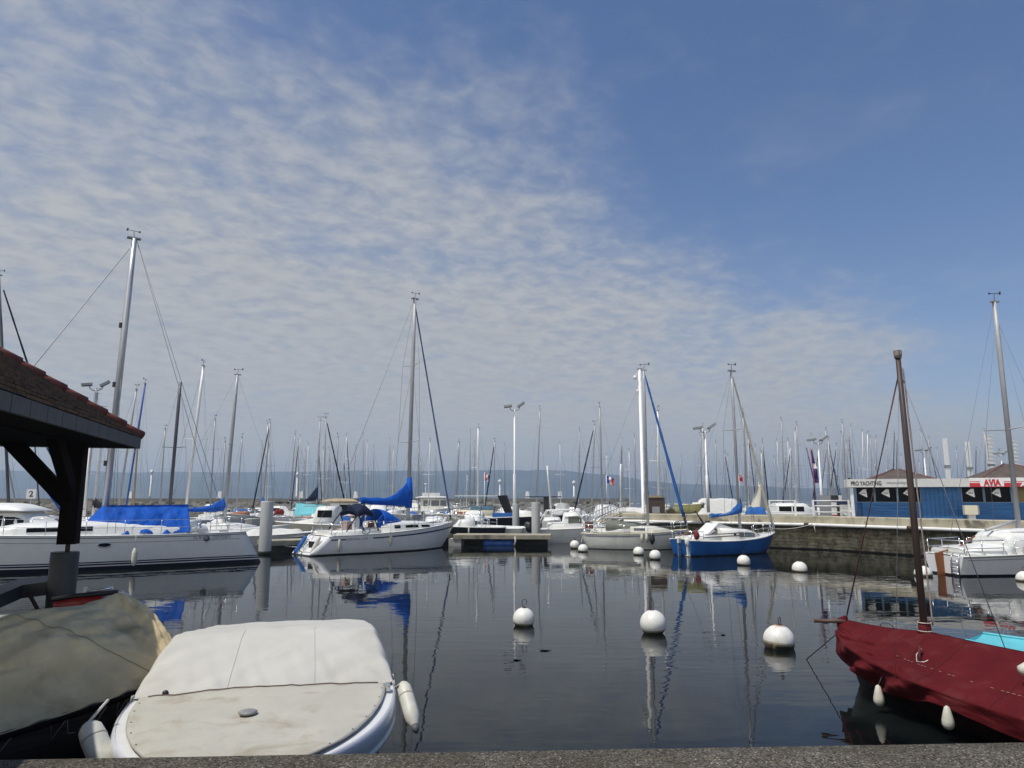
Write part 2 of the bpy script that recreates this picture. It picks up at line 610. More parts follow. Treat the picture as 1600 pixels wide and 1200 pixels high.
def stone_wall_material():
    m_ = bpy.data.materials.new('quay_stones')
    m_.use_nodes = True
    t = m_.node_tree
    g = NG(t)
    b = t.nodes['Principled BSDF']
    tc = g.n('ShaderNodeTexCoord')
    o = tc.outputs['Object']
    sp = g.n('ShaderNodeSeparateXYZ')
    g.link(o, sp.inputs[0])
    along = g.m('SUBTRACT', g.m('MULTIPLY', sp.outputs[0], 0.62), g.m('MULTIPLY', sp.outputs[1], 0.78))
    wob = g.noise(o, 1.1, 4.0, 0.6)
    zz = g.m('ADD', sp.outputs[2], g.m('MULTIPLY', g.m('SUBTRACT', wob, 0.5), 0.5))
    br = g.n('ShaderNodeTexBrick')
    g.link(g.comb(along, zz, 0.0), br.inputs['Vector'])
    br.inputs['Scale'].default_value = 1.0
    br.inputs['Brick Width'].default_value = 0.95
    br.inputs['Row Height'].default_value = 0.19
    br.inputs['Mortar Size'].default_value = 0.016
    br.inputs['Mortar Smooth'].default_value = 0.6
    br.inputs['Color1'].default_value = (0.75, 0.75, 0.75, 1)
    br.inputs['Color2'].default_value = (1.1, 1.1, 1.1, 1)
    br.inputs['Mortar'].default_value = (0.55, 0.53, 0.48, 1)
    nz = g.noise(o, 2.5, 6.0, 0.65)
    base = g.mix(g.smooth(nz, 0.3, 0.7), (0.14, 0.125, 0.08), (0.46, 0.42, 0.29))
    base = g.mix(1.0, base, br.outputs['Color'], 'MULTIPLY')
    joint = g.m('SUBTRACT', 1.0, br.outputs['Fac'])
    sep = g.n('ShaderNodeSeparateXYZ')
    g.link(o, sep.inputs[0])
    wet = g.smooth(g.m('ADD', sep.outputs[2], g.m('MULTIPLY', g.m('SUBTRACT', nz, 0.5), 0.1)), 0.05, 0.11)
    g.link(g.mix(wet, (0.018, 0.016, 0.010), base), b.inputs['Base Color'])
    b.inputs['Roughness'].default_value = 0.9
    bp = g.n('ShaderNodeBump')
    bp.inputs['Distance'].default_value = 0.04
    g.link(g.m('ADD', joint, g.m('MULTIPLY', nz, 0.8)), bp.inputs['Height'])
    g.link(bp.outputs[0], b.inputs['Normal'])
    return m_


QP = [Vector((7.9, 53.0, 0)), Vector((7.0, 45.0, 0)), Vector((16.5, 38.6, 0)), Vector((21.8, 30.3, 0)), Vector((27.5, 21.0, 0)), Vector((34, 10, 0))]
QBACK = [Vector((8.4, 53.4, 0)), Vector((20, 52, 0)), Vector((36, 50, 0)), Vector((48, 40, 0)), Vector((60, 24, 0))]


def offset_line(pts, d):
    out = []
    for i, p in enumerate(pts):
        a = pts[max(i - 1, 0)]
        b = pts[min(i + 1, len(pts) - 1)]
        t = (b - a).normalized()
        out.append(p + Vector((t.y, -t.x, 0)) * (-d))       # d > 0: inland
    return out


def dense(pts, step):
    out = []
    for a, b in zip(pts, pts[1:]):
        n = max(1, int((b - a).length / step))
        out += [a + (b - a) * (k / n) for k in range(n)]
    return out + [pts[-1]]


def build_quay():
    q = thing('harbour_quay', 'long weathered concrete quay with overhanging edge and white pipe under the blue kiosk', 'quay')
    # cap beam
    m = MB()
    ln = dense(QP, 0.5)
    inn = offset_line(ln, 1.15)
    rings = []
    for i, (a, b) in enumerate(zip(ln, inn)):
        j = fbm(a.x * .8, a.y * .8, 1) * 0.012
        t = (b - a).normalized()
        a2 = a + t * j
        rings.append([(a2.x, a2.y, 1.42), (a2.x, a2.y, 1.80 + j), (a2.x + t.x * .03, a2.y + t.y * .03, 1.825 + j), (b.x, b.y, 1.83 + j), (b.x, b.y, 1.42)])
    m.loft(rings, True, True, True, False)
    m.build('cap_beam', conc, q)
    # wall below, set back
    m = MB()
    wl = offset_line(ln, 0.92)
    m.loft([[(p.x, p.y, -1.5), (p.x, p.y, 1.42)] for p in wl], False, smooth=False)
    m.build('wall', stone_wall_material(), q)
    # deck of the quay
    m = MB()
    m.poly([(p.x, p.y, 1.62) for p in offset_line(QP, 1.13)] + [(p.x, p.y, 1.62) for p in reversed(QBACK)])
    m.build('deck', mat('quay_asphalt', (0.20, 0.195, 0.18), 0.9, vary=0.2, vscale=.6, bump=.004, bscale=30), q)
    m = MB()
    m.loft([[(p.x, p.y, -1.5), (p.x, p.y, 1.62)] for p in QBACK], False, smooth=False)
    m.poly([(QP[0].x + .3, QP[0].y + .3, -1.5), (QBACK[0].x, QBACK[0].y, -1.5), (QBACK[0].x, QBACK[0].y, 1.62), (QP[0].x + .3, QP[0].y + .3, 1.62)])
    m.build('back_wall', conc, q)
    # white pipe along the edge, in lengths with sleeves
    m = MB()
    pl = offset_line(dense(QP, 0.6), -0.09)
    m.tube([(p.x, p.y, 1.37) for p in pl], 0.085, 10)
    m.build('pipe', white_paint, q)
    for k in range(4, len(pl) - 1, 9):
        m = MB()
        p, p2 = pl[k], pl[k + 1]
        t = (p2 - p).normalized() * 0.12
        m.tube([(p.x - t.x, p.y - t.y, 1.37), (p.x + t.x, p.y + t.y, 1.37)], 0.105, 10)
        m.build('pipe_sleeve', rust, q)
    # mooring line from the blue boat to the pipe and two hanging ends
    return q


build_quay()


def railing(px0, px1, pytop, label):
    a = at(px0, 800, 40.5)
    b = at(px1, 800, 40.0)
    L = (b - a).length
    ang = math.atan2(b.y - a.y, b.x - a.x)
    t = thing('railing', label, 'railing', (a.x, a.y, 1.62), ang, 'white railings on the quay')
    H = at(px0, pytop, 40.4).z - 1.62
    for x in (0.0, L):
        MB().bx(x - .05, x + .05, -.05, .05, 0, H).build('post', white_paint, t)
    for z in (H - .05, H * .68, H * .36):
        MB().tube([(0, 0, z), (L, 0, z)], 0.032, 8).build('rail', white_paint, t)
    m = MB()
    m.tube([(0, 0, 0), (0, 0.0, 0)], .001, 3)
    return t


railing(1203, 1243, 781, 'white tube railing on the quay edge, above the blue sailboat\'s bow')
railing(1271, 1327, 781, 'white tube railing on the quay in front of the fuel pumps')


def kiosk():
    K0 = Vector((19.3, 39.6, 1.62))
    dv = Vector((0.952, -0.306, 0))
    ang = math.atan2(dv.y, dv.x)

    def lx(px, off=0.0):
        r = (px - 800) / 1118.0
        # X = r*Y on the line K0 + dv*s (+ normal*off)
        nx, ny = dv.y * off, -dv.x * off
        return (r * (K0.y + ny) - (K0.x + nx)) / (dv.x - r * dv.y)
    t = thing('harbour_kiosk', 'long low blue boarded kiosk with dark windows and lettered white fascia', 'kiosk', tuple(K0), ang)
    L = 15.0
    zf0, zf1 = 1.76, 2.20                # fascia, above the quay deck
    wz = 0.93                            # window sill
    x_p0, x_p1 = lx(1442), lx(1505)
    blue = bpy.data.materials.new('blue_boards')
    blue.use_nodes = True
    g = NG(blue.node_tree)
    b = blue.node_tree.nodes['Principled BSDF']
    tc = g.n('ShaderNodeTexCoord')
    mp = g.n('ShaderNodeMapping')
    g.link(tc.outputs['Object'], mp.inputs[0])
    mp.inputs['Scale'].default_value = (0.4, 1, 6)
    nz = g.noise(mp.outputs[0], 2.0, 6.0, 0.65)
    c = g.mix(g.smooth(nz, 0.3, 0.72), (0.013, 0.09, 0.23), (0.03, 0.17, 0.42))
    wear = g.smooth(g.noise(mp.outputs[0], 5.0, 6.0, 0.7, 0.8), 0.58, 0.78, 0.0, 0.5)
    g.link(g.mix(wear, c, (0.14, 0.26, 0.42)), b.inputs['Base Color'])
    b.inputs['Roughness'].default_value = 0.6
    # body behind the facade
    m = MB()
    m.bx(0.05, L, 0.25, 3.4, 0, 2.15)
    m.build('body', blue, t)
    # boards below the windows: separate laps
    m = MB()
    for (xa, xb) in ((0.12, x_p0), (x_p1, L)):
        n = 6
        for k in range(n):
            z0 = wz * k / n
            z1 = wz * (k + 1) / n - 0.008
            m.v += [(xa, 0.03, z0), (xb, 0.03, z0), (xb, 0.06, z1), (xa, 0.06, z1), (xa, .25, z1), (xb, .25, z1), (xa, .25, z0), (xb, .25, z0)]
            k0 = len(m.v) - 8
            for q in ((0, 1, 2, 3), (3, 2, 5, 4), (0, 3, 4, 6), (1, 7, 5, 2)):
                m.face([k0 + i for i in q])
    m.build('boarding', blue, t)
    m = MB()
    n = 9
    for k in range(n):
        xa = x_p0 + (x_p1 - x_p0) * k / n
        xb = x_p0 + (x_p1 - x_p0) * (k + 1) / n - 0.012
        m.bx(xa, xb, 0.0, 0.25, 0, zf0)
    m.build('shutter', blue, t)
    # windows
    spans = [(lx(1340), lx(1368.5)), (lx(1369.5), lx(1404.5)), (lx(1405.5), lx(1441.5)), (lx(1505.5), lx(1540.5)), (lx(1541.5), lx(1584)), (lx(1586), lx(1622))]
    frame_m = mat('grey_blue_frame', (0.16, 0.26, 0.36), 0.5)
    wt = mat('window_sticker', (0.92, 0.92, 0.92), 0.5, vary=0.03)
    for i, (xa, xb) in enumerate(spans):
        w = MB().bx(xa + .03, xb - .03, 0.16, 0.20, wz + .03, zf0 - .02).build('window', mat('ochre_screen', (.2, .15, .05), .5) if i == 5 else dark_glass, t)
        f = MB()
        f.bx(xa - .03, xa + .03, 0.04, 0.22, wz, zf0)
        f.bx(xb - .03, xb + .03, 0.04, 0.22, wz, zf0)
        f.bx(xa + .03, xb - .03, 0.04, 0.22, wz, wz + .035)
        f.build('frame', frame_m, w)
        if i < 5:
            cx, cz = [lx(1351.5), lx(1387), lx(1421.5), lx(1520.5), lx(1561.5)][i], 1.43
            s = 0.215
            a = MB()
            pts = [(-s, 0), (.02, .22), (s * .8, .235), (s * .95, -.19), (s * .8, -.22)]
            a.v += [(cx + x, 0.150, cz + z) for x, z in pts] + [(cx + x, 0.158, cz + z) for x, z in pts]
            a.face((0, 1, 2, 3, 4))
            a.face((9, 8, 7, 6, 5))
            for k in range(5):
                a.face((k, (k + 1) % 5, 5 + (k + 1) % 5, 5 + k))
            st = a.build('sticker', wt, w)
            MB().bx(cx - .10, cx + .14, .1445, .1475, cz - .02, cz + .035).build('sticker_band', mat('sticker_grey', (.38, .39, .43), .5, vary=.5, vscale=30), w)
    # posts and fascia
    for xa in (-0.02,):
        MB().bx(lx(1331, .42), lx(1336, .42), -.40, -.22, 0, zf0).build('post', white_paint, t)
    x0 = lx(1327, .55)
    xs = lx(1519, .55)
    fas = mat('fascia_white', (0.60, 0.60, 0.57), 0.55, vary=0.06, dirt=(.4, .38, .33), dirt_amt=.3)
    m = MB()
    m.bx(x0, L, -.55, 0.9, zf0, zf1)
    fa = m.build('fascia', fas, t)
    z0 = zf0 + .12
    text('lettering', 'PRO YACHTING', lx(1381, .55) - lx(1333, .55), .235, (lx(1333, .55), -.556, z0 - .03), ink, fa, bold=0.03)
    text('lettering', 'www.proyachting.net', lx(1424, .55) - lx(1389, .55), .20, (lx(1389, .55), -.556, z0), mat('grey_lettering', (.2, .2, .21), .5, vary=0), fa)
    # fuel-brand panel
    redm = mat('sign_red', (0.52, 0.018, 0.03), 0.45, vary=0.06)
    wsm = mat('sign_white', (0.78, 0.78, 0.76), 0.45, vary=0.04)
    pn = MB().bx(xs, L, -.60, -.552, zf0 - .01, zf1 + .02).build('sign_panel', wsm, t)
    s0 = lx(1538, .6) - .05
    s1 = lx(1572, .6) + .05
    h = zf1 - zf0 + .03
    zb = zf0 - .01
    m = MB()
    for (xa, xb) in ((xs, s0), (s1, L)):
        m.bx(xa, xb, -.606, -.601, zb + .0, zb + h * .44)
        m.bx(xa, xb, -.606, -.601, zb + h * .55, zb + h * .62)
    m.build('red_stripe', redm, pn)
    m = MB()
    m.bx(s0, s1, -.606, -.601, zb, zb + h * .06)
    m.build('red_stripe', redm, pn)
    text('logo_lettering', 'AVIA', lx(1569, .6) - lx(1541.5, .6), h * .74, (lx(1541.5, .6), -.612, zb + h * .10), redm, pn, bold=0.05, shear=0.0)
    text('logo_lettering', 'AVIA', 1.0, h * .4, (lx(1598, .6), -.614, zb + h * .04), wsm, pn, bold=0.05)
    # roofs behind
    rm = mat('old_brown_tiles', (0.10, 0.075, 0.06), 0.85, vary=0.3, vscale=2.0, bump=.02, bscale=9)
    rr = mat('red_ridge_tiles', (.15, .062, .05), 0.8, vary=0.25, vscale=4)
    for (pa, pb, pt) in ((1352, 1452, 1405), (1516, 1660, 1580)):
        xa, xb, xt = lx(pa, -3.6), lx(pb, -3.6), lx(pt, -3.6)
        ra = (xb - xa) / 2
        top = 2.15 + (.70 if pa < 1500 else .95)
        base = [(xa, 1.2, 2.21), (xb, 1.2, 2.21), (xb, 5.6, 2.21), (xa, 5.6, 2.21)]
        apex = [(xt - .15, 3.4, top), (xt + .15, 3.4, top)]
        m = MB()
        m.v += base + apex
        for f in ((0, 1, 5, 4), (2, 3, 4, 5), (3, 0, 4), (0, 3, 2, 1)):
            m.face(f)
        m.build('roof', rm, t)
        m = MB()
        m.poly([base[1], base[2], apex[1]])
        m.tube([base[0], apex[0]], .05, 6)
        m.tube([base[1], apex[1]], .05, 6)
        m.build('roof_side', rr, t)
    # small speaker/lamp on the fascia corner
    MB().bx(x0 + .08, x0 + .2, -.5, -.38, zf1, zf1 + .09).build('corner_lamp', black_pl, t)
    # floodlight-like vent box standing before the wall
    p = K0 + dv * lx(1511)
    v = thing('vent_box', 'small cream cabinet on a stub pedestal before the blue kiosk', 'cabinet', (p.x - .25, p.y - .75, 1.62), ang)
    MB().bx(-.33, .25, -.2, .2, .32, .80).build('housing', cream, v)
    MB().bx(.255, .33, -.18, .18, .35, .78).build('grille', grey_paint, v)
    MB().bx(-.18, .15, -.13, .13, 0, .315).build('pedestal', gel_old, v)


kiosk()


def fuel_pumps():
    a = at(1297, 800, 41.5)
    ang = -0.2
    t = thing('fuel_pump', 'grey and white fuel pump with dark display and red foot, behind the white railing', 'fuel pump', (a.x, a.y, 1.62), ang)
    MB().bx(-.5, .02, -.3, .3, 0, 1.33).build('side_panel', grey_paint, t)
    MB().bx(.02, .5, -.32, .3, .22, .95).build('front_panel', white_paint, t)
    MB().bx(.02, .5, -.32, .3, 0, .22).build('foot', red_paint, t)
    MB().bx(.02, .42, -.33, .3, .95, 1.33).build('display', black_pl, t)
    MB().bx(.42, .62, -.3, .3, .95, 1.33).build('hood', white_paint, t)
    MB().bx(.02, .5, -.335, -.321, .66, .69).build('trim', black_pl, t)
    a = at(1319, 800, 41.2)
    t = thing('fuel_pump', 'cream fuel cabinet with dark blue top, beside the kiosk corner', 'fuel pump', (a.x, a.y, 1.62), ang)
    MB().bx(-.30, .25, -.3, .3, 0, .82).build('cabinet', white_paint, t)
    MB().bx(-.42, .5, -.34, .34, .82, 1.0).build('canopy', navy_line, t)
    MB().bx(-.42, -.31, -.32, .32, 0, .82).build('side', black_pl, t)
    m = MB()
    for z in (.2, .4, .6):
        m.bx(-.29, .24, -.306, -.301, z, z + .015)
    m.build('louvre', grey_paint, t)
    m = MB()
    m.tube([(-.2, -.33, .3), (0, -.36, .1), (.25, -.38, .02), (.4, -.36, .05)], .018, 6)
    m.build('hose', black_pl, t)


fuel_pumps()


def pile(px, pytop, pywater, r, label, Y=None):
    p = atz(px, pywater)
    if Y:
        p = at(px, 830, Y)
    top = at(px, pytop, p.y).z
    t = thing('mooring_pile', label, 'pile', (p.x, p.y, 0), 0, 'steel piles holding the pontoons')
    m = MB()
    m.lathe([(r, -2), (r, 0), (r, top - .04), (r * .96, top)], n=24)
    m.build('shaft', conc_pile, t)
    m = MB()
    m.lathe([(r + .004, -.02), (r + .007, .10), (r + .003, .16)], n=24)
    m.build('waterline_growth', mat('algae', (.03, .035, .02), .9), t)
    return t


pile(413.5, 783, 866, 0.31, 'thick grey mooring pile at the stern of the long blue-tarped yacht')
pile(837.5, 785, 849, 0.27, 'grey mooring pile through the end of the right-hand pontoon')
pile(806, 787, 840, 0.25, 'pale mooring pile behind the right-hand pontoon, left of the nearer pile', Y=52)
pile(886, 787, 840, 0.2, 'short pale pile beside the top of the gangway railings', Y=66)


def pontoon(a, b, w, label, planks=True):
    d = (b - a)
    L = d.length
    ang = math.atan2(d.y, d.x)
    t = thing('pontoon', label, 'pontoon', (a.x, a.y, 0), ang, 'floating pontoons')
    m = MB()
    n = int(L / .16)
    for k in range(n):
        x0 = L * k / n
        m.bx(x0, x0 + L / n - .012, -w / 2 + RNG.uniform(-.008, .008), w / 2, .60, .64)
    m.build('planking', deck_wood, t)
    m = MB()
    for y in (-w / 2 + .04, w / 2 - .04):
        m.bx(0, L, y - .05, y + .05, .40, .598)
    m.bx(0, .08, -w / 2 + .1, w / 2 - .1, .42, .596)
    m.build('side_beam', mat('dock_beam', (.26, .24, .18), .85, vary=.25), t)
    return t, L


def docks():
    a = Vector((-12.75, 36.9, 0))
    b = Vector((-4.2, 44.6, 0))
    t, L = pontoon(a, b, 1.5, 'long wooden pontoon running behind the white sloop with the blue sail cover')
    for x in (1.5, 5.0, 8.5):
        MB().bx(x - .8, x + .8, -.6, .6, -.3, .39).build('float', mat('dark_float', (.02, .02, .022), .7), t)
    a, b = Vector((-3.45, 43.6, 0)), Vector((2.35, 43.2, 0))
    t, L = pontoon(a, b, 1.9, 'short wooden pontoon on blue drums with a pile through its right end')
    MB().bx(-.25, .5, -.9, .6, -.3, .395).build('concrete_float', mat('float_concrete', (.38, .38, .36), .85, vary=.25, vscale=5), t)
    for x in (2.35, 3.0):
        m = MB()
        m.lathe([(.0, -.6), (.27, -.58), (.29, -.3), (.27, -.02), (.29, 0), (.27, .02), (.29, .3), (.27, .58), (0, .6)], (x, -.35, .12), 16, axis=(1, 0, 0))
        m.build('drum', blue_plastic, t)
    m = MB()
    m.bx(.7, 5.6, .55, .9, -.3, .39)
    m.build('float', mat('dark_float', (.02, .02, .022), .7), t)
    m = MB()
    m.tube([(3.7, -.98, .55), (3.74, -1.0, .3), (3.66, -1.0, .05)], .05, 6)
    m.build('hanging_rope', rope_w, t)
    # gangway up to the quay
    o = MB().tube([Vector((-12.35, 37.0, .66)).lerp(Vector((-9.75, 36.75, .75)), k / 14) + Vector((0, 0, -1.5 * (k / 14) * (1 - k / 14))) for k in range(15)], .022, 6).build('mooring_rope', rope_w)
    tag(o, 'slack pale mooring rope drooping between the thick grey pile and the white sloop\'s transom', 'rope')
    p0, p1 = at(905, 826, 46.5), at(966, 802, 49.5)
    p0.z, p1.z = .75, 1.75
    d = p1 - p0
    L = d.length
    g = thing('gangway', 'grey metal gangway with latticed handrails sloping up to the quay', 'gangway', tuple(p0), math.atan2(d.y, d.x))
    sl = d.z / math.hypot(d.x, d.y)
    LL = math.hypot(d.x, d.y)
    m = MB()
    m.v += [(0, y, z) for y in (-.6, .6) for z in (-.1, 0)] + [(LL, y, LL * sl + z) for y in (-.6, .6) for z in (-.1, 0)]
    for q in ((0, 1, 3, 2), (4, 5, 7, 6), (0, 1, 5, 4), (2, 3, 7, 6), (1, 3, 7, 5), (0, 2, 6, 4)):
        m.face(q)
    m.build('walkway', mat('gangway_boards', (.40, .34, .24), .8), g)
    for y in (-.6, .6):
        m = MB()
        for h in (.12, .55, .95):
            m.tube([(0, y, h), (LL, y, LL * sl + h)], .025, 6)
        n = 13
        for k in range(n + 1):
            x = LL * k / n
            m.tube([(x, y, x * sl), (x, y, x * sl + .95)], .016, 5)
            if k < n:
                x2 = LL * (k + 1) / n
                m.tube([(x, y, x * sl + .1), (x2, y, x2 * sl + .55)], .012, 5)
        m.build('handrail', alu, g)


docks()


def breakwater():
    rock = mat('breakwater_rock', (0.15, 0.14, 0.115), 0.95, vary=0.5, vscale=.9, bump=.15, bscale=1.2)
    t = thing('breakwater', 'long low stone breakwater with rubble slope in front of the lake', 'breakwater')
    a, b = Vector((-150, 138, 0)), Vector((22, 132, 0))
    m = MB()

    def rub(u, v):
        p = a + (b - a) * u
        z = -0.8 + v * 2.9
        y = p.y - 3.2 * (1 - v)
        n = fbm(p.x * .55, z * 1.4, y * .3, 4)
        n2 = mnoise.cell(Vector((p.x * .8, z * 1.1, 0)))
        return (p.x + n * .3, y + n * .7 + n2 * .45, z + n2 * .3 * (1 - v))
    m.grid(rub, 520, 9, False)
    m.build('rubble', rock, t)
    m = MB()
    m.box((-64, 137.6, 1.95), (172.2, 3.6, 1.5), math.atan2(b.y - a.y, b.x - a.x))
    m.build('parapet', mat('mole_concrete', (.20, .19, .165), .9, vary=.25, vscale=.3), t)
    for px, py in ((234, 734), (463, 738), (638, 744), (781, 749), (897, 751)):
        Y = 134.5
        p = at(px, 778, Y)
        z1 = at(px, py, Y).z
        zb = 2.75
        l = thing('breakwater_lamp', {234: 'white breakwater lamp column seen above the blue tarp', 463: 'white breakwater lamp column left of the navy sail cover',
                                      638: 'white breakwater lamp column beside the sloop mast with the blue cover', 781: 'white breakwater lamp column left of the tall floodlight pole',
                                      897: 'white breakwater lamp column above the gangway'}[px], 'lamp', (p.x, p.y, zb), 0, 'white lamp columns on the breakwater')
        m = MB()
        m.lathe([(.2, 0), (.2, .5), (.15, .6), (.13, z1 - zb - .7)], n=10)
        m.build('column', white_paint, l)
        m = MB()
        m.lathe([(.12, 0), (.3, .1), (.34, .45), (.1, .62), (.03, .8)], (0, 0, z1 - zb - .7), 10)
        m.build('lantern', white_paint, l)
    for px, lab in ((204, 'tapered white block on the breakwater above the blue tarp end'), (344, 'tapered white block on the breakwater left of the spreader mast'),
                    (471, 'tapered white block on the breakwater over the turquoise cover'), (556, 'tapered white block on the breakwater left of the blue sail cover'),
                    (824, 'tapered white block on the breakwater behind the black hulled boat'), (875, 'tapered white block on the breakwater left of the gangway')):
        p = at(px, 778, 134.3)
        m = MB()
        m.loft([[(-.42, -.42, 0), (.42, -.42, 0), (.42, .42, 0), (-.42, .42, 0)], [(-.3, -.3, 1.25), (.3, -.3, 1.25), (.3, .3, 1.25), (-.3, .3, 1.25)]], True, smooth=False)
        o = m.build('bollard_block', white_paint)
        o.location = (p.x, p.y, 2.75)
        tag(o, lab, 'block', 'white blocks on the breakwater')


breakwater()


def floodlight(px, pytop, pbase, Y, base_z, label, yaw=0.0):
    p = at(pbase, 778, Y)
    z1 = at(px, pytop, Y).z
    t = thing('floodlight_mast', label, 'floodlight', (p.x, p.y, base_z), yaw, 'tall floodlight masts')
    H = z1 - base_z
    m = MB()
    m.lathe([(.14, 0), (.13, H * .45), (.08, H * .46), (.07, H)], n=10)
    m.build('pole', alu_white, t)
    m = MB()
    m.tube([(-.42, 0, H + .22), (-.33, 0, H - .02), (-.15, 0, H - .1), (.15, 0, H - .1), (.4, 0, H + .02), (.48, 0, H + .3)], .035, 6)
    m.build('bracket', grey_paint, t)
    for sx, tilt in ((-1, .15), (1, .6)):
        m = MB()
        c = Vector((sx * .58, 0, H + (.3 if sx < 0 else .45)))
        R = Matrix.Rotation(-tilt * 1.0, 4, 'Y')
        b = MB().bx(-.36, .36, -.28, .28, -.09, .09)
        m.v = [tuple(c + R @ Vector(v)) for v in b.v]
        m.f, m.sm = b.f, b.sm
        lf = m.build('lamp_head', grey_paint, t)
        b = MB().bx(-.31, .31, -.24, .24, -.105, -.092)
        m2 = MB()
        m2.v = [tuple(c + R @ Vector(v)) for v in b.v]
        m2.f, m2.sm = b.f, b.sm
        m2.build('glass', dark_glass, lf)


floodlight(806, 640, 804, 62, 0.2, 'tallest floodlight mast in mid harbour, standing above the pale pile')
floodlight(1102, 674, 1106, 60, 1.6, 'twin-headed floodlight mast between the blue furled jib and the blue sailboat mast')
floodlight(140, 608, 133, 52, 0.2, 'floodlight mast rising over the boathouse roof slope', .5)
floodlight(1277, 692, 1284, 66, 1.6, 'white floodlight mast behind the furled purple flag')
floodlight(1448, 707, 1450, 88, 1.6, 'distant floodlight mast seen over the kiosk, right of the dinghy mast')
floodlight(1568, 712, 1571, 96, 1.6, 'faint floodlight mast right of the ladder-like white column')


def cctv():
    p = at(1005, 778, 47.5)
    z1 = at(1004, 577, 47.5).z
    t = thing('camera_pole', 'thick white pole carrying two dome cameras, next to the blue furled jib', 'camera pole', (p.x, p.y, 1.62))
    H = z1 - 1.62
    MB().lathe([(.2, 0), (.2, .1), (.115, .12), (.10, H)], n=12).build('pole', alu_white, t)
    MB().bx(-.14, .22, -.1, .1, H, H + .06).build('cap', grey_paint, t)
    for z, s in ((H - .55, 1.0), (H - 1.5, .6)):
        m = MB()
        m.tube([(-.08, 0, z + .2), (-.28 * s, 0, z + .22), (-.3 * s, 0, z + .1)], .03, 6)
        m.lathe([(.02, .12), (.13 * s, .08), (.14 * s, -.04), (.1 * s, -.14), (.02, -.18)], (-.3 * s, 0, z), 10)
        m.build('camera_dome', white_paint, t)


cctv()


def white_columns():
    for i, (px, pytop, Y, w, lab) in enumerate(((1482, 685, 62, .17, 'plain white lift column over the kiosk roof'), (1517, 690, 64, .19, 'slim double white lift column left of the fuel sign'),
                                               (1551, 681, 60, .2, 'white lift column with ladder rungs above the fuel sign'), (1589, 690, 62, .18, 'white lift column partly behind the right sailboat mast'))):
        p = at(px + 3, 778, Y)
        H = at(px, pytop, Y).z - 1.6
        t = thing('lift_column', lab, 'column', (p.x, p.y, 1.6), 0, 'white lift columns behind the kiosk')
        if i == 1:
            MB().bx(-w, -.06, -.07, .07, 0, H).build('column', alu_white, t)
            MB().bx(.06, w, -.07, .07, 0, H).build('column', alu_white, t)
        else:
            MB().bx(-w, w, -.08, .08, 0, H).build('column', alu_white, t)
        MB().bx(-w - .06, w + .06, -.12, .12, H * .6, H * .6 + .22).build('collar', grey_paint, t)
        if i in (2, 3):
            m = MB()
            z = .3
            while z < H:
                m.bx(-w - .14, w + .14, -.16, -.09, z, z + .07)
                z += .34
            m.build('ladder', white_paint, t)


white_columns()


def flags():
    def flag(px, pybase, pytop, Y, cols, label, drop, w=.5, zb=1.6, furl=False, vertical=True):
        p = at(px, 778, Y)
        z1 = at(px, pytop, Y).z
        t = thing('flagpole', label, 'flag', (p.x, p.y, zb), -.3)
        MB().lathe([(.05, 0), (.035, z1 - zb)], n=8).build('pole', alu_white, t)
        H = z1 - zb
        n = len(cols)
        for i, c in enumerate(cols):
            def f(u, v, i=i):
                s = (i + u) / n                               # across the flag
                x = .04 + s * w * (.55 if furl else .8)
                z = H - .08 - v * drop - s * drop * (.45 if not furl else .12)
                y = .09 * math.sin(s * 7 + v * 5) + .05 * math.sin(v * 11)
                return (x, y, z)
            MB().grid(f, 5, 10).build('flag', mat('flag_' + c, {'blue': (.02, .05, .25), 'white': (.7, .7, .7), 'red': (.5, .03, .04), 'purple': (.05, .02, .10)}[c], .8), t, solid=.004)
    flag(948, 790, 742, 78, ('blue', 'white', 'red'), 'drooping french tricolour on a white pole left of the camera pole', .75, 1.0)
    flag(1156, 790, 740, 84, ('red',), 'small red flag on a white pole behind the blue sailboat', .7, .5)
    flag(757, 790, 738, 90, ('red', 'white', 'blue'), 'small drooping tricolour beside the awning boat', .9, .8, zb=.3)
    # feather banner, purple with white patch
    p = at(1275, 778, 43)
    t = thing('feather_banner', 'narrow purple and white feather banner hanging on a reddish pole by the railing', 'banner', (p.x, p.y, 1.62), -.2)
    H = at(1271, 700, 43).z - 1.62
    MB().tube([(0, 0, 0), (-.03, 0, H * .5), (-.14, 0, H)], .025, 6).build('pole', mat('pink_pole', (.3, .1, .12), .5), t)
    for (v0, v1, c) in ((0, .42, (.05, .02, .10)), (.42, .58, (.65, .6, .62)), (.58, 1, (.045, .02, .11))):
        def f(u, v, v0=v0, v1=v1):
            q = v0 + (v1 - v0) * v
            z = H - .1 - q * 2.0
            return (-.13 + q * .10 + u * (.12 + .22 * q) * (1 - .55 * abs(q - .6)), .06 * math.sin(q * 14 + u * 3), z)
        MB().grid(f, 3, 8).build('banner_cloth', mat('banner_%d' % int(v0 * 100), c, .8), t, solid=.004)
    MB().tube([(-.3, .3, H + .05), (0, .3, H * .55), (-.02, .3, H * .1)], .035, 6).build('dark_furled_cloth', navy_line, t)


flags()


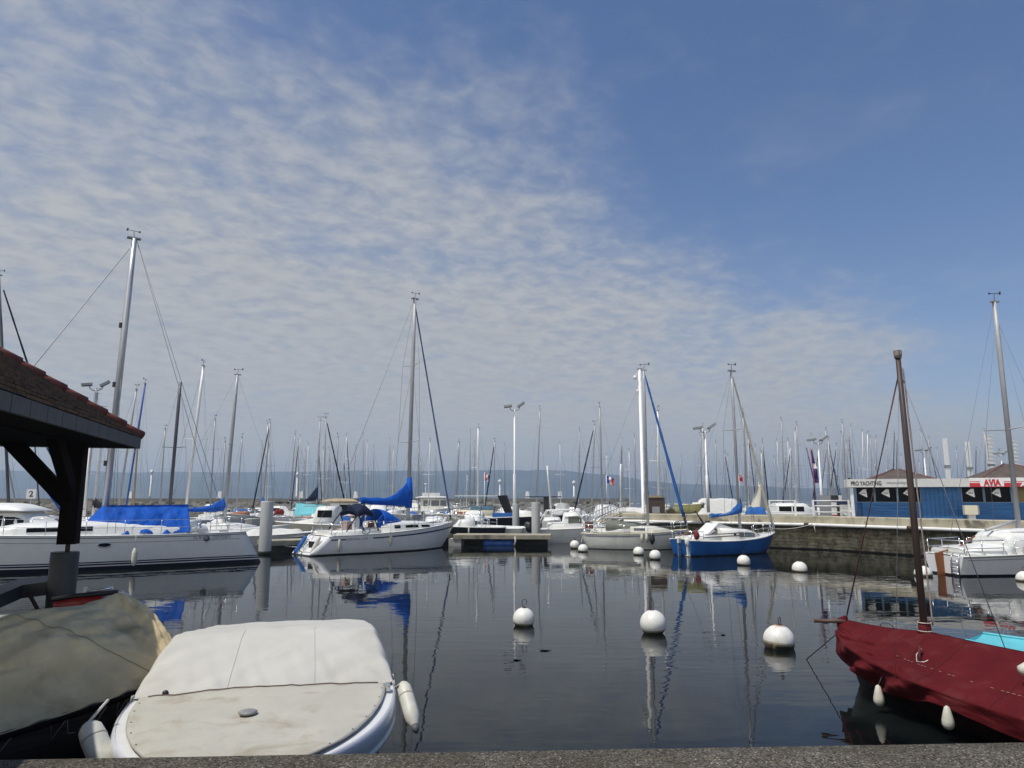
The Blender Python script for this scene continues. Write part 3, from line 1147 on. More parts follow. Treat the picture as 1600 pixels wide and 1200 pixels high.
def quay_clutter():
    p = at(1026, 778, 47)
    t = thing('harbour_booth', 'tall brown timber booth standing on the quay', 'booth', (p.x, p.y, 1.62), -.25)
    MB().bx(-.5, .5, -.5, .5, 0, 1.2).build('walls', mat('brown_boards', (.055, .035, .025), .8, vary=.3, vscale=8, stretch=(6, 6, .6)), t)
    MB().bx(-.55, .38, -.56, .54, 1.2, 1.34).build('roof', mat('tan_roof', (.3, .24, .16), .8), t)
    MB().bx(-.28, .2, -.52, -.503, .2, .62).build('hatch', grey_paint, t)
    # dry bush by the booth
    p = at(1048, 778, 47.4)
    m = MB()
    for k in range(900):
        a, r, h = RNG.uniform(0, 6.28), abs(RNG.gauss(0, .3)), RNG.uniform(0, .62)
        x, y = math.cos(a) * r * 1.3, math.sin(a) * r * .5
        dx, dy = RNG.uniform(-.05, .05), RNG.uniform(-.05, .05)
        m.poly([(x, y, h * .5), (x + .02, y + .01, h * .5), (x + dx, y + dy, h * .5 + RNG.uniform(.12, .42))])
    o = m.build('dry_grass_tuft', mat('dry_grass', (.30, .25, .13), .9, vary=.3))
    o.location = (p.x, p.y, 1.62)
    tag(o, 'tuft of dry straw coloured grass beside the brown booth', 'plant')
    # sign with the numeral 2
    p = at(47, 790, 44)
    t = thing('number_sign', 'white board with the numeral 2 above the motor cruiser roof', 'sign', (p.x, p.y, .2), 0.1)
    z = at(47, 771, 44).z - .2
    MB().tube([(0, .06, 0), (0, .06, z)], .05, 8).build('post', grey_paint, t)
    MB().bx(-.28, .28, -.02, .02, z - .32, z + .26).build('board', white_paint, t)
    text('numeral', '2', .24, .36, (-.12, -.026, z - .2), ink, t, bold=.02)


quay_clutter()


# ------------------------------------------------------------------ boathouse at the left
def boathouse():
    C = Vector((-6.62, 12.5, 0))           # eave corner
    u = Vector((0.268, -0.963, 0))         # along the side eave, towards the viewer
    v = Vector((-0.963, -0.268, 0))        # along the far eave, to the left
    ang = math.atan2(u.y, u.x)
    t = thing('boathouse', 'open timber boathouse with red tiled hip roof and dark braced post', 'boathouse', (C.x, C.y, 0), ang)
    # local x runs along u; local y along -v direction (left-handed check): y axis = rot90(x)
    yv = Vector((-u.y, u.x, 0))
    sgn = -1 if yv.dot(v) < 0 else 1       # inside of the roof lies on the sgn side
    ZE = 3.86
    ZB = 3.66
    LX, LY = 16.0, 9.0
    tile = bpy.data.materials.new('roof_tiles')
    tile.use_nodes = True
    g = NG(tile.node_tree)
    b = tile.node_tree.nodes['Principled BSDF']
    tc = g.n('ShaderNodeTexCoord')
    nz = g.noise(tc.outputs['Object'], 3.5, 6.0, 0.7)
    n2 = g.noise(tc.outputs['Object'], 16.0, 3.0, 0.6)
    c = g.mix(g.smooth(nz, .3, .7), (.05, .028, .018), (.16, .085, .04))
    c = g.mix(g.smooth(n2, .5, .75, 0, .6), c, (.11, .10, .05))
    g.link(c, b.inputs['Base Color'])
    b.inputs['Roughness'].default_value = .9
    slope = 0.66
    run = 4.2
    # tiled side slope: courses step up from the eave
    m = MB()
    nco = 26
    for k in range(nco):
        r0, r1 = run * k / nco, run * (k + 1) / nco
        lift = .045
        # a course spans from the hip line (x = r) to the far end
        xa = r0
        n = 64
        for j in range(n):
            x0 = xa + (LX - 2 * 0 - xa) * j / n
            x1 = xa + (LX - xa) * (j + 1) / n - .012
            jz = RNG.uniform(-.003, .005)
            y0, y1 = (r0 - .02) * sgn, (r1 + .02) * sgn
            z0, z1 = ZE + r0 * slope + lift + jz, ZE + r1 * slope + .012 + jz
            q = len(m.v)
            m.v += [(x0, y0, z0), (x1, y0, z0), (x1, y1, z1), (x0 + (r1 - r0) * .8 * (j == 0), y1, z1), (x0, y0, z0 - .04), (x1, y0, z0 - .04)]
            m.face((q, q + 1, q + 2, q + 3))
            m.face((q, q + 4, q + 5, q + 1))
    m.build('roof_tiles', tile, t)
    # far slope (seen only from the side) and underside boards
    m = MB()
    m.poly([(0, 0, ZE), (0, LY * sgn, ZE), (run, (LY - run) * sgn, ZE + run * slope), (run, run * sgn, ZE + run * slope)])
    m.poly([(0, 0, ZE - .005), (LX, 0, ZE - .005), (LX, run * sgn, ZE + run * slope - .005), (run, run * sgn, ZE + run * slope - .005)])
    m.poly([(LX, LY * sgn, ZE), (0, LY * sgn, ZE), (run, (LY - run) * sgn, ZE + run * slope), (LX, (LY - run) * sgn, ZE + run * slope)])
    m.poly([(run, run * sgn, ZE + run * slope), (LX, run * sgn, ZE + run * slope), (LX, (LY - run) * sgn, ZE + run * slope), (run, (LY - run) * sgn, ZE + run * slope)])
    m.build('roof_boards', dark_wood, t)
    # hip of red half-round tiles, each overlapping the one below
    m = MB()
    n = 17
    for k in range(n):
        r0, r1 = run * k / n - .03, run * (k + 1) / n + .02
        p0 = Vector((r0, r0 * sgn, ZE + r0 * slope + .055))
        p1 = Vector((r1, r1 * sgn, ZE + r1 * slope + .03))
        m.tube([p0, p1], [.085, .068], 10)
    m.build('hip_tile', mat('red_hip_tiles', (.19, .055, .038), .8, vary=.3, vscale=6, dirt=(.10, .06, .04), dirt_amt=.5, dscale=6), t)
    # slate fascia boards along both eaves
    fm = mat('slate_fascia', (.085, .087, .092), .7, vary=.15, vscale=8)
    m = MB()
    x = 0.0
    while x < LX:
        m.bx(x + .006, x + .50, -.03 * sgn, .02 * sgn, ZB, ZE - .012)
        x += .512
    y = .03
    while y < LY:
        m.bx(-.03, .02, (y + .006) * sgn, (y + .5) * sgn, ZB, ZE - .012)
        y += .512
    m.build('fascia', fm, t)
    # soffit
    m = MB()
    m.bx(.03, LX, .03 * sgn, LY * sgn, ZB + .01, ZB + .06)
    m.build('soffit', dark_wood, t)
    # post on its steel pile
    base = at(106, 852, 11.4)
    lp = base - C
    px_, py_ = lp.dot(u), lp.dot(yv)
    pz = at(104, 850, 11.4).z
    w = .128
    po = MB().bx(px_ - w, px_ + w, py_ - w, py_ + w, pz, ZB).build('post', dark_wood, t)

    def beam(p, q, w_, h_, name, par):
        p, q = Vector(p), Vector(q)
        d = (q - p).normalized()
        side = d.cross(Vector((0, 0, 1)))
        side = side.normalized() if side.length > 1e-4 else Vector((1, 0, 0))
        up = side.cross(d)
        r = []
        for e in (p, q):
            r.append([e + side * a * w_ + up * b_ * h_ for a, b_ in ((-1, -1), (1, -1), (1, 1), (-1, 1))])
        return MB().loft(r, True, smooth=False).build(name, dark_wood, par)
    zk = at(106, 775, 11.4).z
    beam((px_, py_, zk - .15), (px_, py_ + 1.15 * sgn, ZB + .25), .075, .115, 'brace', t)
    beam((px_, py_, zk - .05), (px_ + 1.3, py_, ZB + .2), .075, .11, 'brace', t)
    MB().bx(.5, LX, py_ - .1, py_ + .1, ZB - .005, ZB + .0).build('plate', dark_wood, t)
    m = MB()
    m.tube([(px_, py_, pz - .12), (px_, py_, pz + .1)], .035, 8)
    m.build('pin', rust, t)
    # pile below
    pp = at(102, 862, 11.4)
    o = thing('boathouse_pile', 'dark grey steel pile carrying the boathouse post', 'pile', (pp.x, pp.y, 0))
    r = .2
    MB().lathe([(r, -2), (r, pp.z - .02), (r * .97, pp.z)], n=28).build('shaft', mat('dark_steel_pile', (.05, .052, .056), .55, vary=.25, vscale=4, dirt=(.05, .045, .04), dirt_amt=.5), o)
    # walkway beam running off to the left
    q0, q1, q2 = at(82, 908, 11.3), at(36, 914, 11.2), at(-40, 945, 9.8)
    wk = thing('walkway', 'dark metal walkway angling off from the boathouse pile', 'walkway')
    m = MB()
    rings = []
    for p, dz in ((q0, 0), (q1, 0), (q2, 0), (q2 + (q2 - q1) * 2, 0)):
        rings.append([(p.x, p.y, p.z), (p.x * 1.07 - .1, p.y * 1.07, p.z), (p.x * 1.07 - .1, p.y * 1.07, p.z - .2), (p.x, p.y, p.z - .2)])
    m.loft(rings, True, smooth=False)
    m.build('beam', mat('dark_walkway_paint', (.035, .037, .04), .6, vary=.2), wk)
    m = MB()
    m.tube([(q1.x + .1, q1.y, q1.z - .12), (q0.x - .1, q0.y, q0.z - .55)], .03, 6)
    m.build('strut', rust, wk)


boathouse()
# ------------------------------------------------------------------ boats
class Hull:
    def __init__(s, L, B, fs, fm, fb, draft=.45, rake=.7, tr=0.0, wl=.84, ws=.72, mid=.42, bowp=2.2, bowe=.9, n=26, p=.6, bowmin=.012, xo=0.0):
        s.__dict__.update(locals())

    def half(s, t):
        if t < s.mid:
            k = s.ws + (1 - s.ws) * math.sin(PI / 2 * t / s.mid)
        else:
            q = (t - s.mid) / (1 - s.mid)
            k = max(0.0, 1 - q ** s.bowp) ** s.bowe
        return max(s.B / 2 * k, s.bowmin)

    def sheer(s, t):
        # quadratic through stern, 0.4 and bow
        a, b, c = s.fs, s.fm, s.fb
        return a * (t - .4) * (t - 1) / .4 + b * t * (t - 1) / (-.24) + c * t * (t - .4) / .6

    def pt(s, t, z, side=1, off=0.0):
        zs = s.sheer(t)
        wl = s.wl * (1 - .38 * max(0, (t - .55) / .45) ** 2)
        if z >= 0:
            f = wl + (1 - wl) * max(0, min(1, z / zs)) ** s.p
        else:
            f = wl * math.sqrt(max(0.0, 1 - (z / -s.draft) ** 2)) if z > -s.draft else 0
        x = -s.L / 2 + t * s.L + s.xo
        q = 1 - z / zs
        x -= s.rake * max(q, 0) ** 1.15 * max(0, (t - .3) / .7) ** 3
        x += s.tr * q * max(0, 1 - t / .35) ** 2
        return Vector((x, side * (s.half(t) * f + off), z))

    def build(s, parent, hm, dm, camber=.05, toe=None, name='hull'):
        m = MB()
        fr = [1, .93, .8, .62, .45, .3, .15, 0, -.35, -.75, -1]
        rings = []
        for i in range(s.n + 1):
            t = (i / s.n)
            zs = s.sheer(t)
            zl = [zs * f if f >= 0 else s.draft * f for f in fr]
            ring = [s.pt(t, z, 1) for z in zl] + [s.pt(t, z, -1) for z in reversed(zl[:-1])]
            rings.append(ring)
        m.loft(rings, False)
        m.poly(rings[0])
        h = m.build(name, hm, parent)
        d = MB()
        rows = []
        for i in range(s.n + 1):
            t = i / s.n
            z = s.sheer(t)
            hb = s.half(t)
            x = s.pt(t, z).x
            rows.append([(x, hb * k, z - .004 + camber * (1 - k * k) * min(1, hb)) for k in (-1, -.7, -.35, 0, .35, .7, 1)])
        d.loft(rows, False)
        dk = d.build('deck', dm, parent)
        if toe:
            for sd in (1, -1):
                m = MB()
                m.tube([s.pt(i / s.n, s.sheer(i / s.n), sd, .0) + Vector((0, 0, .012)) for i in range(s.n + 1)], toe[1], 6)
                m.build('toe_rail', toe[0], parent)
        return h

    def stripe(s, parent, m_, f0, f1, t0=0.0, t1=1.0, z=None, name='stripe', off=.006):
        for sd in (1, -1):
            m = MB()
            rows = []
            for i in range(31):
                t = t0 + (t1 - t0) * i / 30
                zs = s.sheer(t)
                z0, z1 = (zs * f0, zs * f1) if z is None else z
                rows.append([s.pt(t, z0, sd, off), s.pt(t, (z0 + z1) / 2, sd, off + .002), s.pt(t, z1, sd, off)])
            m.loft(rows, False)
            m.build(name, m_, parent)


def cabin(parent, st, m_, name='cabin', round_=.80):
    """st: rows of (x, halfwidth, z base, z top)"""
    m = MB()
    rings = []
    for x, hw, zb, zt in st:
        h = zt - zb
        half = [(hw, zb - .03), (hw * .97, zb + h * .5), (hw * .92, zb + h * .82), (hw * round_, zt - h * .02), (hw * .4, zt + h * .06), (0, zt + h * .08)]
        rings.append([(x, y, z) for y, z in half] + [(x, -y, z) for y, z in reversed(half[:-1])])
    m.loft(rings, False)
    m.poly(rings[0])
    m.poly(rings[-1])
    return m.build(name, m_, parent)


def side_window(parent, st, x0, x1, f0, f1, m_, sides=(1, -1), frame=None, slant=0.0):
    """a pane lying on the cabin side between two x's and two height fractions"""
    def on(x, f):
        for a, b in zip(st, st[1:]):
            lo, hi = min(a[0], b[0]), max(a[0], b[0])
            if lo <= x <= hi:
                k = (x - a[0]) / (b[0] - a[0])
                hw, zb, zt = [a[i] + (b[i] - a[i]) * k for i in (1, 2, 3)]
                y = hw * (1 - .06 * f) if f < .5 else hw * (.97 - .05 * (f - .5) / .32)
                return y, zb + (zt - zb) * f
        return st[-1][1], st[-1][2]
    for sd in sides:
        for k, (gx, gz, o0, mm, nm) in enumerate((((0, 0), (0, 0), .014, m_, 'window'), )):
            m = MB()
            rows = []
            for i in range(5):
                x = x0 + (x1 - x0) * i / 4
                ya, za = on(x, f0)
                xb = x + slant * (1 if i == 4 else 0) * 1.0
                yb, zb = on(max(min(xb, max(s_[0] for s_ in st)), min(s_[0] for s_ in st)), f1)
                rows.append([(x, sd * (ya + o0), za), (xb, sd * (yb + o0), zb), (xb, sd * (yb - .03), zb), (x, sd * (ya - .03), za)])
            m.loft(rows, True, smooth=False)
            m.build(nm, mm, parent)


def mast(parent, base, top, r, m_, spreaders=(), width=.9, windex=True, flat=1.25, name='mast'):
    base, top = Vector(base), Vector(top)
    m = MB()
    m.tube([base, base + (top - base) * .8, top], [r, r, r * .8], 12, flat=flat)
    o = m.build(name, m_, parent)
    H = (top - base)
    for k, f in enumerate(spreaders):
        c = base + H * f
        w = width * (1 - .22 * k)
        s = MB()
        s.tube([c + Vector((-.12, -w, .05)), c, c + Vector((-.12, w, .05))], [.018, .03, .018], 6)
        s.build('spreader', m_, o)
    if windex:
        s = MB()
        s.box(top + Vector((0.02, 0, .03)), (r * 4.2, r * 1.6, .06))
        s.build('masthead', grey_paint, o)
        s = MB()
        s.tube([top, top + Vector((0.05, 0, .38))], .012, 5)
        s.tube([top + Vector((-.22, .0, .36)), top + Vector((.3, 0, .38))], .012, 5)
        s.poly([top + Vector((-.22, 0, .31)), top + Vector((-.08, 0, .36)), top + Vector((-.22, 0, .42))])
        s.tube([top + Vector((.3, 0, .34)), top + Vector((.3, 0, .46))], [.03, .04], 6)
        s.build('wind_vane', black_pl, o)
    return o


def line(parent, pts, r, m_=None, name='shroud', sag=0.0):
    pts = [Vector(p) for p in pts]
    if sag and len(pts) == 2:
        a, b = pts
        pts = [a + (b - a) * k / 10 + Vector((0, 0, -sag * 4 * (k / 10) * (1 - k / 10))) for k in range(11)]
    return MB().tube(pts, r, 5).build(name, m_ or wire, parent)


def sail_cover(parent, m_, xm, xe, zb, zt_m, zt_e, w=.16, name='sail_cover', zb_e=None, sag=.06):
    """folded mainsail in its cover: high against the mast (xm), thin at the boom end (xe)"""
    m = MB()
    rings = []
    n = 22
    zb_e = zb if zb_e is None else zb_e
    for i in range(n + 1):
        q = i / n
        x = xm + (xe - xm) * q
        b = zb + (zb_e - zb) * q
        top = zt_e + (zt_m - zt_e) * max(0, 1 - q * 1.9) ** 1.7 - sag * math.sin(PI * q)
        wob = fbm(q * 7, parent.location.x, 1.0) * .05
        ww = w * (1 - .4 * q) * (1 if i else .7) * (1 + wob * 2)
        cz = (b + top) / 2
        hz = (top - b) / 2
        rings.append([(x, math.cos(a) * ww * (1.0 - .35 * max(0, math.sin(a))) + fbm(q * 9, a, 3) * .045, cz + math.sin(a) * hz + fbm(q * 11, a * 2, 5) * .06) for a in [2 * PI * k / 14 for k in range(14)]])
    m.loft(rings)
    return m.build(name, m_, parent)


def furled(parent, a, b, r, m_, name='furled_jib', top=.6):
    a, b = Vector(a), Vector(b)
    m = MB()
    n = 16
    m.tube([a + (b - a) * k / n for k in range(n + 1)], [r * (.55 if k == 0 else 1 - (1 - top) * k / n) * (1 + .12 * math.sin(k * 2.3)) for k in range(n + 1)], 8)
    o = m.build(name, m_, parent)
    s = MB()
    d = (b - a).normalized()
    s.tube([a - d * .3, a - d * .02], [.05, .06], 8)
    s.build('furler_drum', black_pl, o)
    return o


def stanchions(parent, H, t0, t1, n, h=.6, side=1, m_=None, r=.013, lines=(1.0, .52), inset=.07):
    m_ = m_ or steel
    tops = []
    for k in range(n):
        t = t0 + (t1 - t0) * k / max(1, n - 1)
        z = H.sheer(t)
        p = H.pt(t, z, side)
        p.y -= side * inset
        q = p + Vector((0, side * -.0, h))
        MB().tube([p, q], r, 6).build('stanchion', m_, parent)
        tops.append((p, q))
    for f in lines:
        m = MB()
        m.tube([p + (q - p) * f for p, q in tops], .0085, 5)
        m.build('lifeline', m_, parent)
    return tops


def rail_loop(parent, H, t_end, t_tip, h, m_=None, bow=True, r=.016):
    """pulpit or pushpit: bent tube frame"""
    m_ = m_ or steel
    m = MB()
    for f in (1.0, .5):
        pts = []
        for sd in (1, -1):
            seg = []
            for k in range(6):
                t = t_end + (t_tip - t_end) * k / 5
                p = H.pt(t, H.sheer(t), sd)
                p.y *= .9 if not bow else 1.0
                seg.append(p + Vector((.0, 0, h * f)))
            pts += seg if sd == 1 else list(reversed(seg))
        m.tube(pts, r if f == 1 else r * .8, 6)
    for sd in (1, -1):
        for k in (0, .55, 1):
            t = t_end + (t_tip - t_end) * k
            p = H.pt(t, H.sheer(t), sd)
            p.y *= .9 if not bow else 1.0
            m.tube([p, p + Vector((0, 0, h))], r, 6)
    return m.build('pulpit' if bow else 'pushpit', m_, parent)


def fender(p, L, r, label, lift=.35, tilt=(0, 0), m_=None, group='white fenders hanging from hulls', rope=True, top=None):
    """p: centre of the fender in world space; hangs on a rope from above"""
    t = thing('fender', label, 'fender', tuple(p), 0, group)
    ax = Vector((math.sin(tilt[0]), math.sin(tilt[1]), 1)).normalized()
    h = L / 2
    prof = [(.012, -h - .05), (r * .32, -h - .03), (r * .5, -h + .02), (r * .85, -h + .09), (r, -h + .17), (r, h - .17), (r * .85, h - .09), (r * .5, h - .02), (r * .32, h + .03), (.012, h + .05)]
    MB().lathe(prof, (0, 0, 0), 16, axis=ax).build('body', m_ or fender_m, t)
    for s in (1, -1):
        MB().lathe([(r * .33, s * (h + .005)), (r * .36, s * (h + .03)), (r * .2, s * (h + .055)), (.004, s * (h + .06))], (0, 0, 0), 12, axis=ax).build('end_cap', grey_paint if s > 0 else rubber, t)
    if rope:
        e = ax * (h + .05)
        tp = Vector(top) - Vector(p) if top is not None else e + Vector((0, 0, lift))
        MB().tube([e, tp], .01, 5).build('rope', rope_w, t)
    return t


def along(c, ang, px):
    """where on a boat's centre line (local x) the photograph's column px falls"""
    r = (px - 800) / 1122.0
    d = Vector((math.cos(ang), math.sin(ang), 0))
    return (r * c.y - c.x) / (d.x - r * d.y)


def tent(parent, x0, x1, hw, zb, zt, m_, name='canopy'):
    """cover drawn over a ridge, closed and sloping at both ends"""
    m = MB()
    rows = []
    for i in range(17):
        q = i / 16
        e = min(1, min(q, 1 - q) / .14) ** .8
        row = []
        for k in range(-6, 7):
            y = k / 6
            row.append((x0 + (x1 - x0) * q, hw * y * (.75 + .25 * e), zb + (zt - zb) * e * (1 - abs(y) ** 1.15) + .03 * math.sin(q * 19 + k)))
        rows.append(row)
    m.loft(rows, False)
    return m.build(name, m_, parent, solid=.012)


def world_of(o, p):
    return Matrix.Translation(o.location) @ o.rotation_euler.to_matrix().to_4x4() @ Vector(p)


def heading(a, b):
    d = Vector(b) - Vector(a)
    return math.atan2(d.y, d.x), d.length


def dodger(parent, xf, xa, hw, zb, zf, za, m_, name='sprayhood'):
    """canvas hood: low rounded front, open towards the stern"""
    m = MB()
    rows = []
    n = 7
    for i in range(n + 1):
        q = i / n
        x = xf + (xa - xf) * q
        top = zf + (za - zf) * math.sin(PI / 2 * q)
        row = []
        for k in range(15):
            a = PI * k / 14
            row.append((x - .12 * (1 - q) * 0, math.cos(a) * hw * (.88 + .12 * q), zb + (top - zb) * math.sin(a) ** .55))
        rows.append(row)
    m.loft(rows, False)
    return m.build(name, m_, parent, solid=.012)


# -- the long blue-tarped yacht at the left ------------------------------------------------
def yacht_tarp():
    stern = Vector((-11.95, 33.0, 0))
    hd = Vector((-.85, -.527, 0)).normalized()
    L = 12.2
    c = stern + hd * (L / 2 + .55)
    t = thing('sailing_yacht', 'long white yacht under a bright blue cockpit tarp with navy waterline stripes', 'sailing yacht', tuple(c), math.atan2(hd.y, hd.x))
    hm = mat('hull_grey_white', (.7, .7, .67), .22, vary=.05, bands=[(-1, (.02, .02, .03)), (.0, (.018, .02, .035)), (.14, (.72, .72, .69)), (.185, (.016, .02, .06)), (.235, (.72, .72, .69)), (.275, (.016, .02, .06)), (.315, (.73, .73, .70))])
    H = Hull(L, 3.7, 1.32, 1.30, 1.55, .5, 1.1, -.75, ws=.78, mid=.45, n=34)
    H.build(t, hm, gel, .06, toe=(alu, .022))
    H.stripe(t, grey_paint, .80, .815, .03, .95)
    H.stripe(t, grey_paint, .93, .965, .0, .99)
    # writing near the stern (port side, the one seen)
    def lab(s, tt, f, w, h, mm, bold=0.0):
        z = H.sheer(tt) * f
        p = H.pt(tt, z, 1, .02)
        p2 = H.pt(tt - w / L, z, 1, .02)
        a = math.atan2(p2.y - p.y, p2.x - p.x)
        o = text('lettering', s, w, h, p, mm, t, rot=(PI / 2, 0, a), bold=bold)
        return o
    gl = mat('faded_lettering', (.22, .23, .26), .5, vary=.3, vscale=20)
    lab('SUN', .178, .84, .42, .12, gl)
    lab('ODYSSEY', .118, .84, .75, .12, gl)
    p = H.pt(.136, H.sheer(.136) * .86, 1, .02)
    m = MB()
    m.lathe([(.0, 0), (.10, 0), (.13, .006), (0, .012)], p, 14, axis=(0, 1, 0))
    m.box(p + Vector((0, .0, -.16)), (.02, .02, .1))
    m.build('hull_emblem', gl, t)
    lab('E 86190F', .79, .76, .62, .15, ink, .01)
    # hull port
    p = H.pt(.44, H.sheer(.44) * .74, 1, .0)
    m = MB()
    m.tube([p + Vector((.24 * math.cos(a) , .008, .085 * math.sin(a))) for a in [2 * PI * k / 20 for k in range(21)]], .022, 6)
    pf = m.build('hull_port', steel, t)
    m = MB()
    m.v = [tuple(p + Vector((.23 * math.copysign(abs(math.cos(a)) ** .5, math.cos(a)), .012, .078 * math.copysign(abs(math.sin(a)) ** .5, math.sin(a))))) for a in [2 * PI * k / 20 for k in range(20)]]
    m.face(range(20))
    m.build('pane', dark_glass, pf)
    # coachroof forward of the mast and cockpit coaming
    z = 1.36
    st = [(-4.6, 1.15, z, z + .18), (-2.6, 1.2, z, z + .3), (-.6, 1.22, z, z + .48), (2.2, 1.1, z, z + .42), (3.9, .6, z + .05, z + .10)]
    cabin(t, st, gel)
    side_window(t, st, -.3, 1.9, .3, .68, dark_glass)
    # mast
    mb = at(166, 778, c.y - 1.2 + 1.0)
    loc = Matrix.Rotation(-t.rotation_euler.z, 4, 'Z') @ (at(165, 778, 29.9) - c)
    xm = loc.x
    tp = Matrix.Rotation(-t.rotation_euler.z, 4, 'Z') @ (at(210, 374, 30.0) - c)
    top = Vector((tp.x, 0, tp.z))
    mo = mast(t, (xm, 0, 1.75), top, .13, alu, spreaders=(), flat=1.3)
    for f in (.68, .47, .22):
        s = MB()
        q = Vector((xm, 0, 1.75)).lerp(top, f if f != .22 else .2)
        s.box(q + Vector((.17, .02, 0)), (.12, .12, .22))
        s.build('radar_bracket', black_pl, mo)
    zb = H.sheer(.5)
    line(t, [top + Vector((.15, 0, -.45)), (L / 2 - .3, 0, 1.6)], .024, alu_grey, 'forestay')
    for sd in (1, -1):
        line(t, [top + Vector((-.1, 0, -.05)), (-L / 2 + .7, sd * 1.1, 1.5)], .011, wire, 'backstay')
        line(t, [top + Vector((0, 0, -.1)), (xm - .1, sd * 1.55, 1.4)], .010)
        line(t, [Vector((xm, 0, 1.75)).lerp(top, .55), (xm - .4, sd * 1.5, 1.4)], .010)
    # boom and tarp over boom and cockpit
    xe = along(c, t.rotation_euler.z, 291)
    m = MB()
    m.tube([(xm - .15, 0, 2.38), (xe - .2, 0, 2.42)], .08, 10)
    m.build('boom', alu, t)

    def tarp(sd):
        def f(u, v):
            # u: along (forward -> aft), v: from ridge down
            x = (xm + .75) + (xe - xm - .75) * u
            zr = 2.52 - .03 * math.sin(PI * u) + (0.0 if u > .17 else -(1 - u / .17) * .85)
            w = 1.25 if u > .17 else .8 + .45 * u / .17
            zl = 1.40 + .07 * math.sin(u * 15) * (.6 if u < .8 else .3) - .06
            y = w * v ** .85
            z = zr + (zl - zr) * v ** 1.15
            fold = math.sin((u * 31 + v * 2.5)) * .07 * v + fbm(u * 7, v * 2.2, sd, 4) * .11 * min(1, v * 3)
            pull = max(0, .14 - abs(u - .22 - v * .05)) * .9 * v
            y += fold - pull
            return (x, sd * y, z + fbm(u * 9, v * 4, 4 + sd, 3) * .02)
        return f
    for sd in (1, -1):
        m = MB()
        m.grid(tarp(sd), 90, 26)
        m.build('tarp', canv_blue, t, solid=.006)
    for k in range(7):
        u = .2 + k * .125
        f = tarp(1)(u, 1.0)
        tt = (f[0] + L / 2) / L
        line(t, [f, H.pt(tt, H.sheer(tt), 1) + Vector((0, -.1, .02))], .008, rope_w, 'lashing')
    stanchions(t, H, .06, .93, 9, .62)
    rail_loop(t, H, .12, .015, .62, bow=False)
    # cockpit bits: winch on the coaming
    m = MB()
    p = (xe - .35, 1.25, z + .16)
    m.lathe([(.13, 0), (.1, .05), (.07, .1), (.1, .17), (.11, .19), (.03, .21)], p, 14)
    m.build('winch', steel, t)
    m = MB()
    m.box((-5.2, 1.2, 1.38), (.32, .05, .05))
    m.box((-4.0, 1.35, 1.40), (.3, .05, .05))
    m.build('cleat', grey_paint, t)
    # swim steps on the reversed stern
    m = MB()
    m.bx(-6.55, -6.05, -.9, .9, .62, .68)
    m.build('swim_step', gel, t)
    q = world_of(t, H.pt(.47, .62, 1, .12))
    tq = world_of(t, H.pt(.47, 1.34, 1, 0))
    Y = q.y
    fp = at(210, 870, Y - .1)
    fender(fp, .62, .105, 'white fender hanging amidships on the long blue-tarped yacht', top=(fp.x, fp.y, 1.38))
    return t


yacht_tarp()


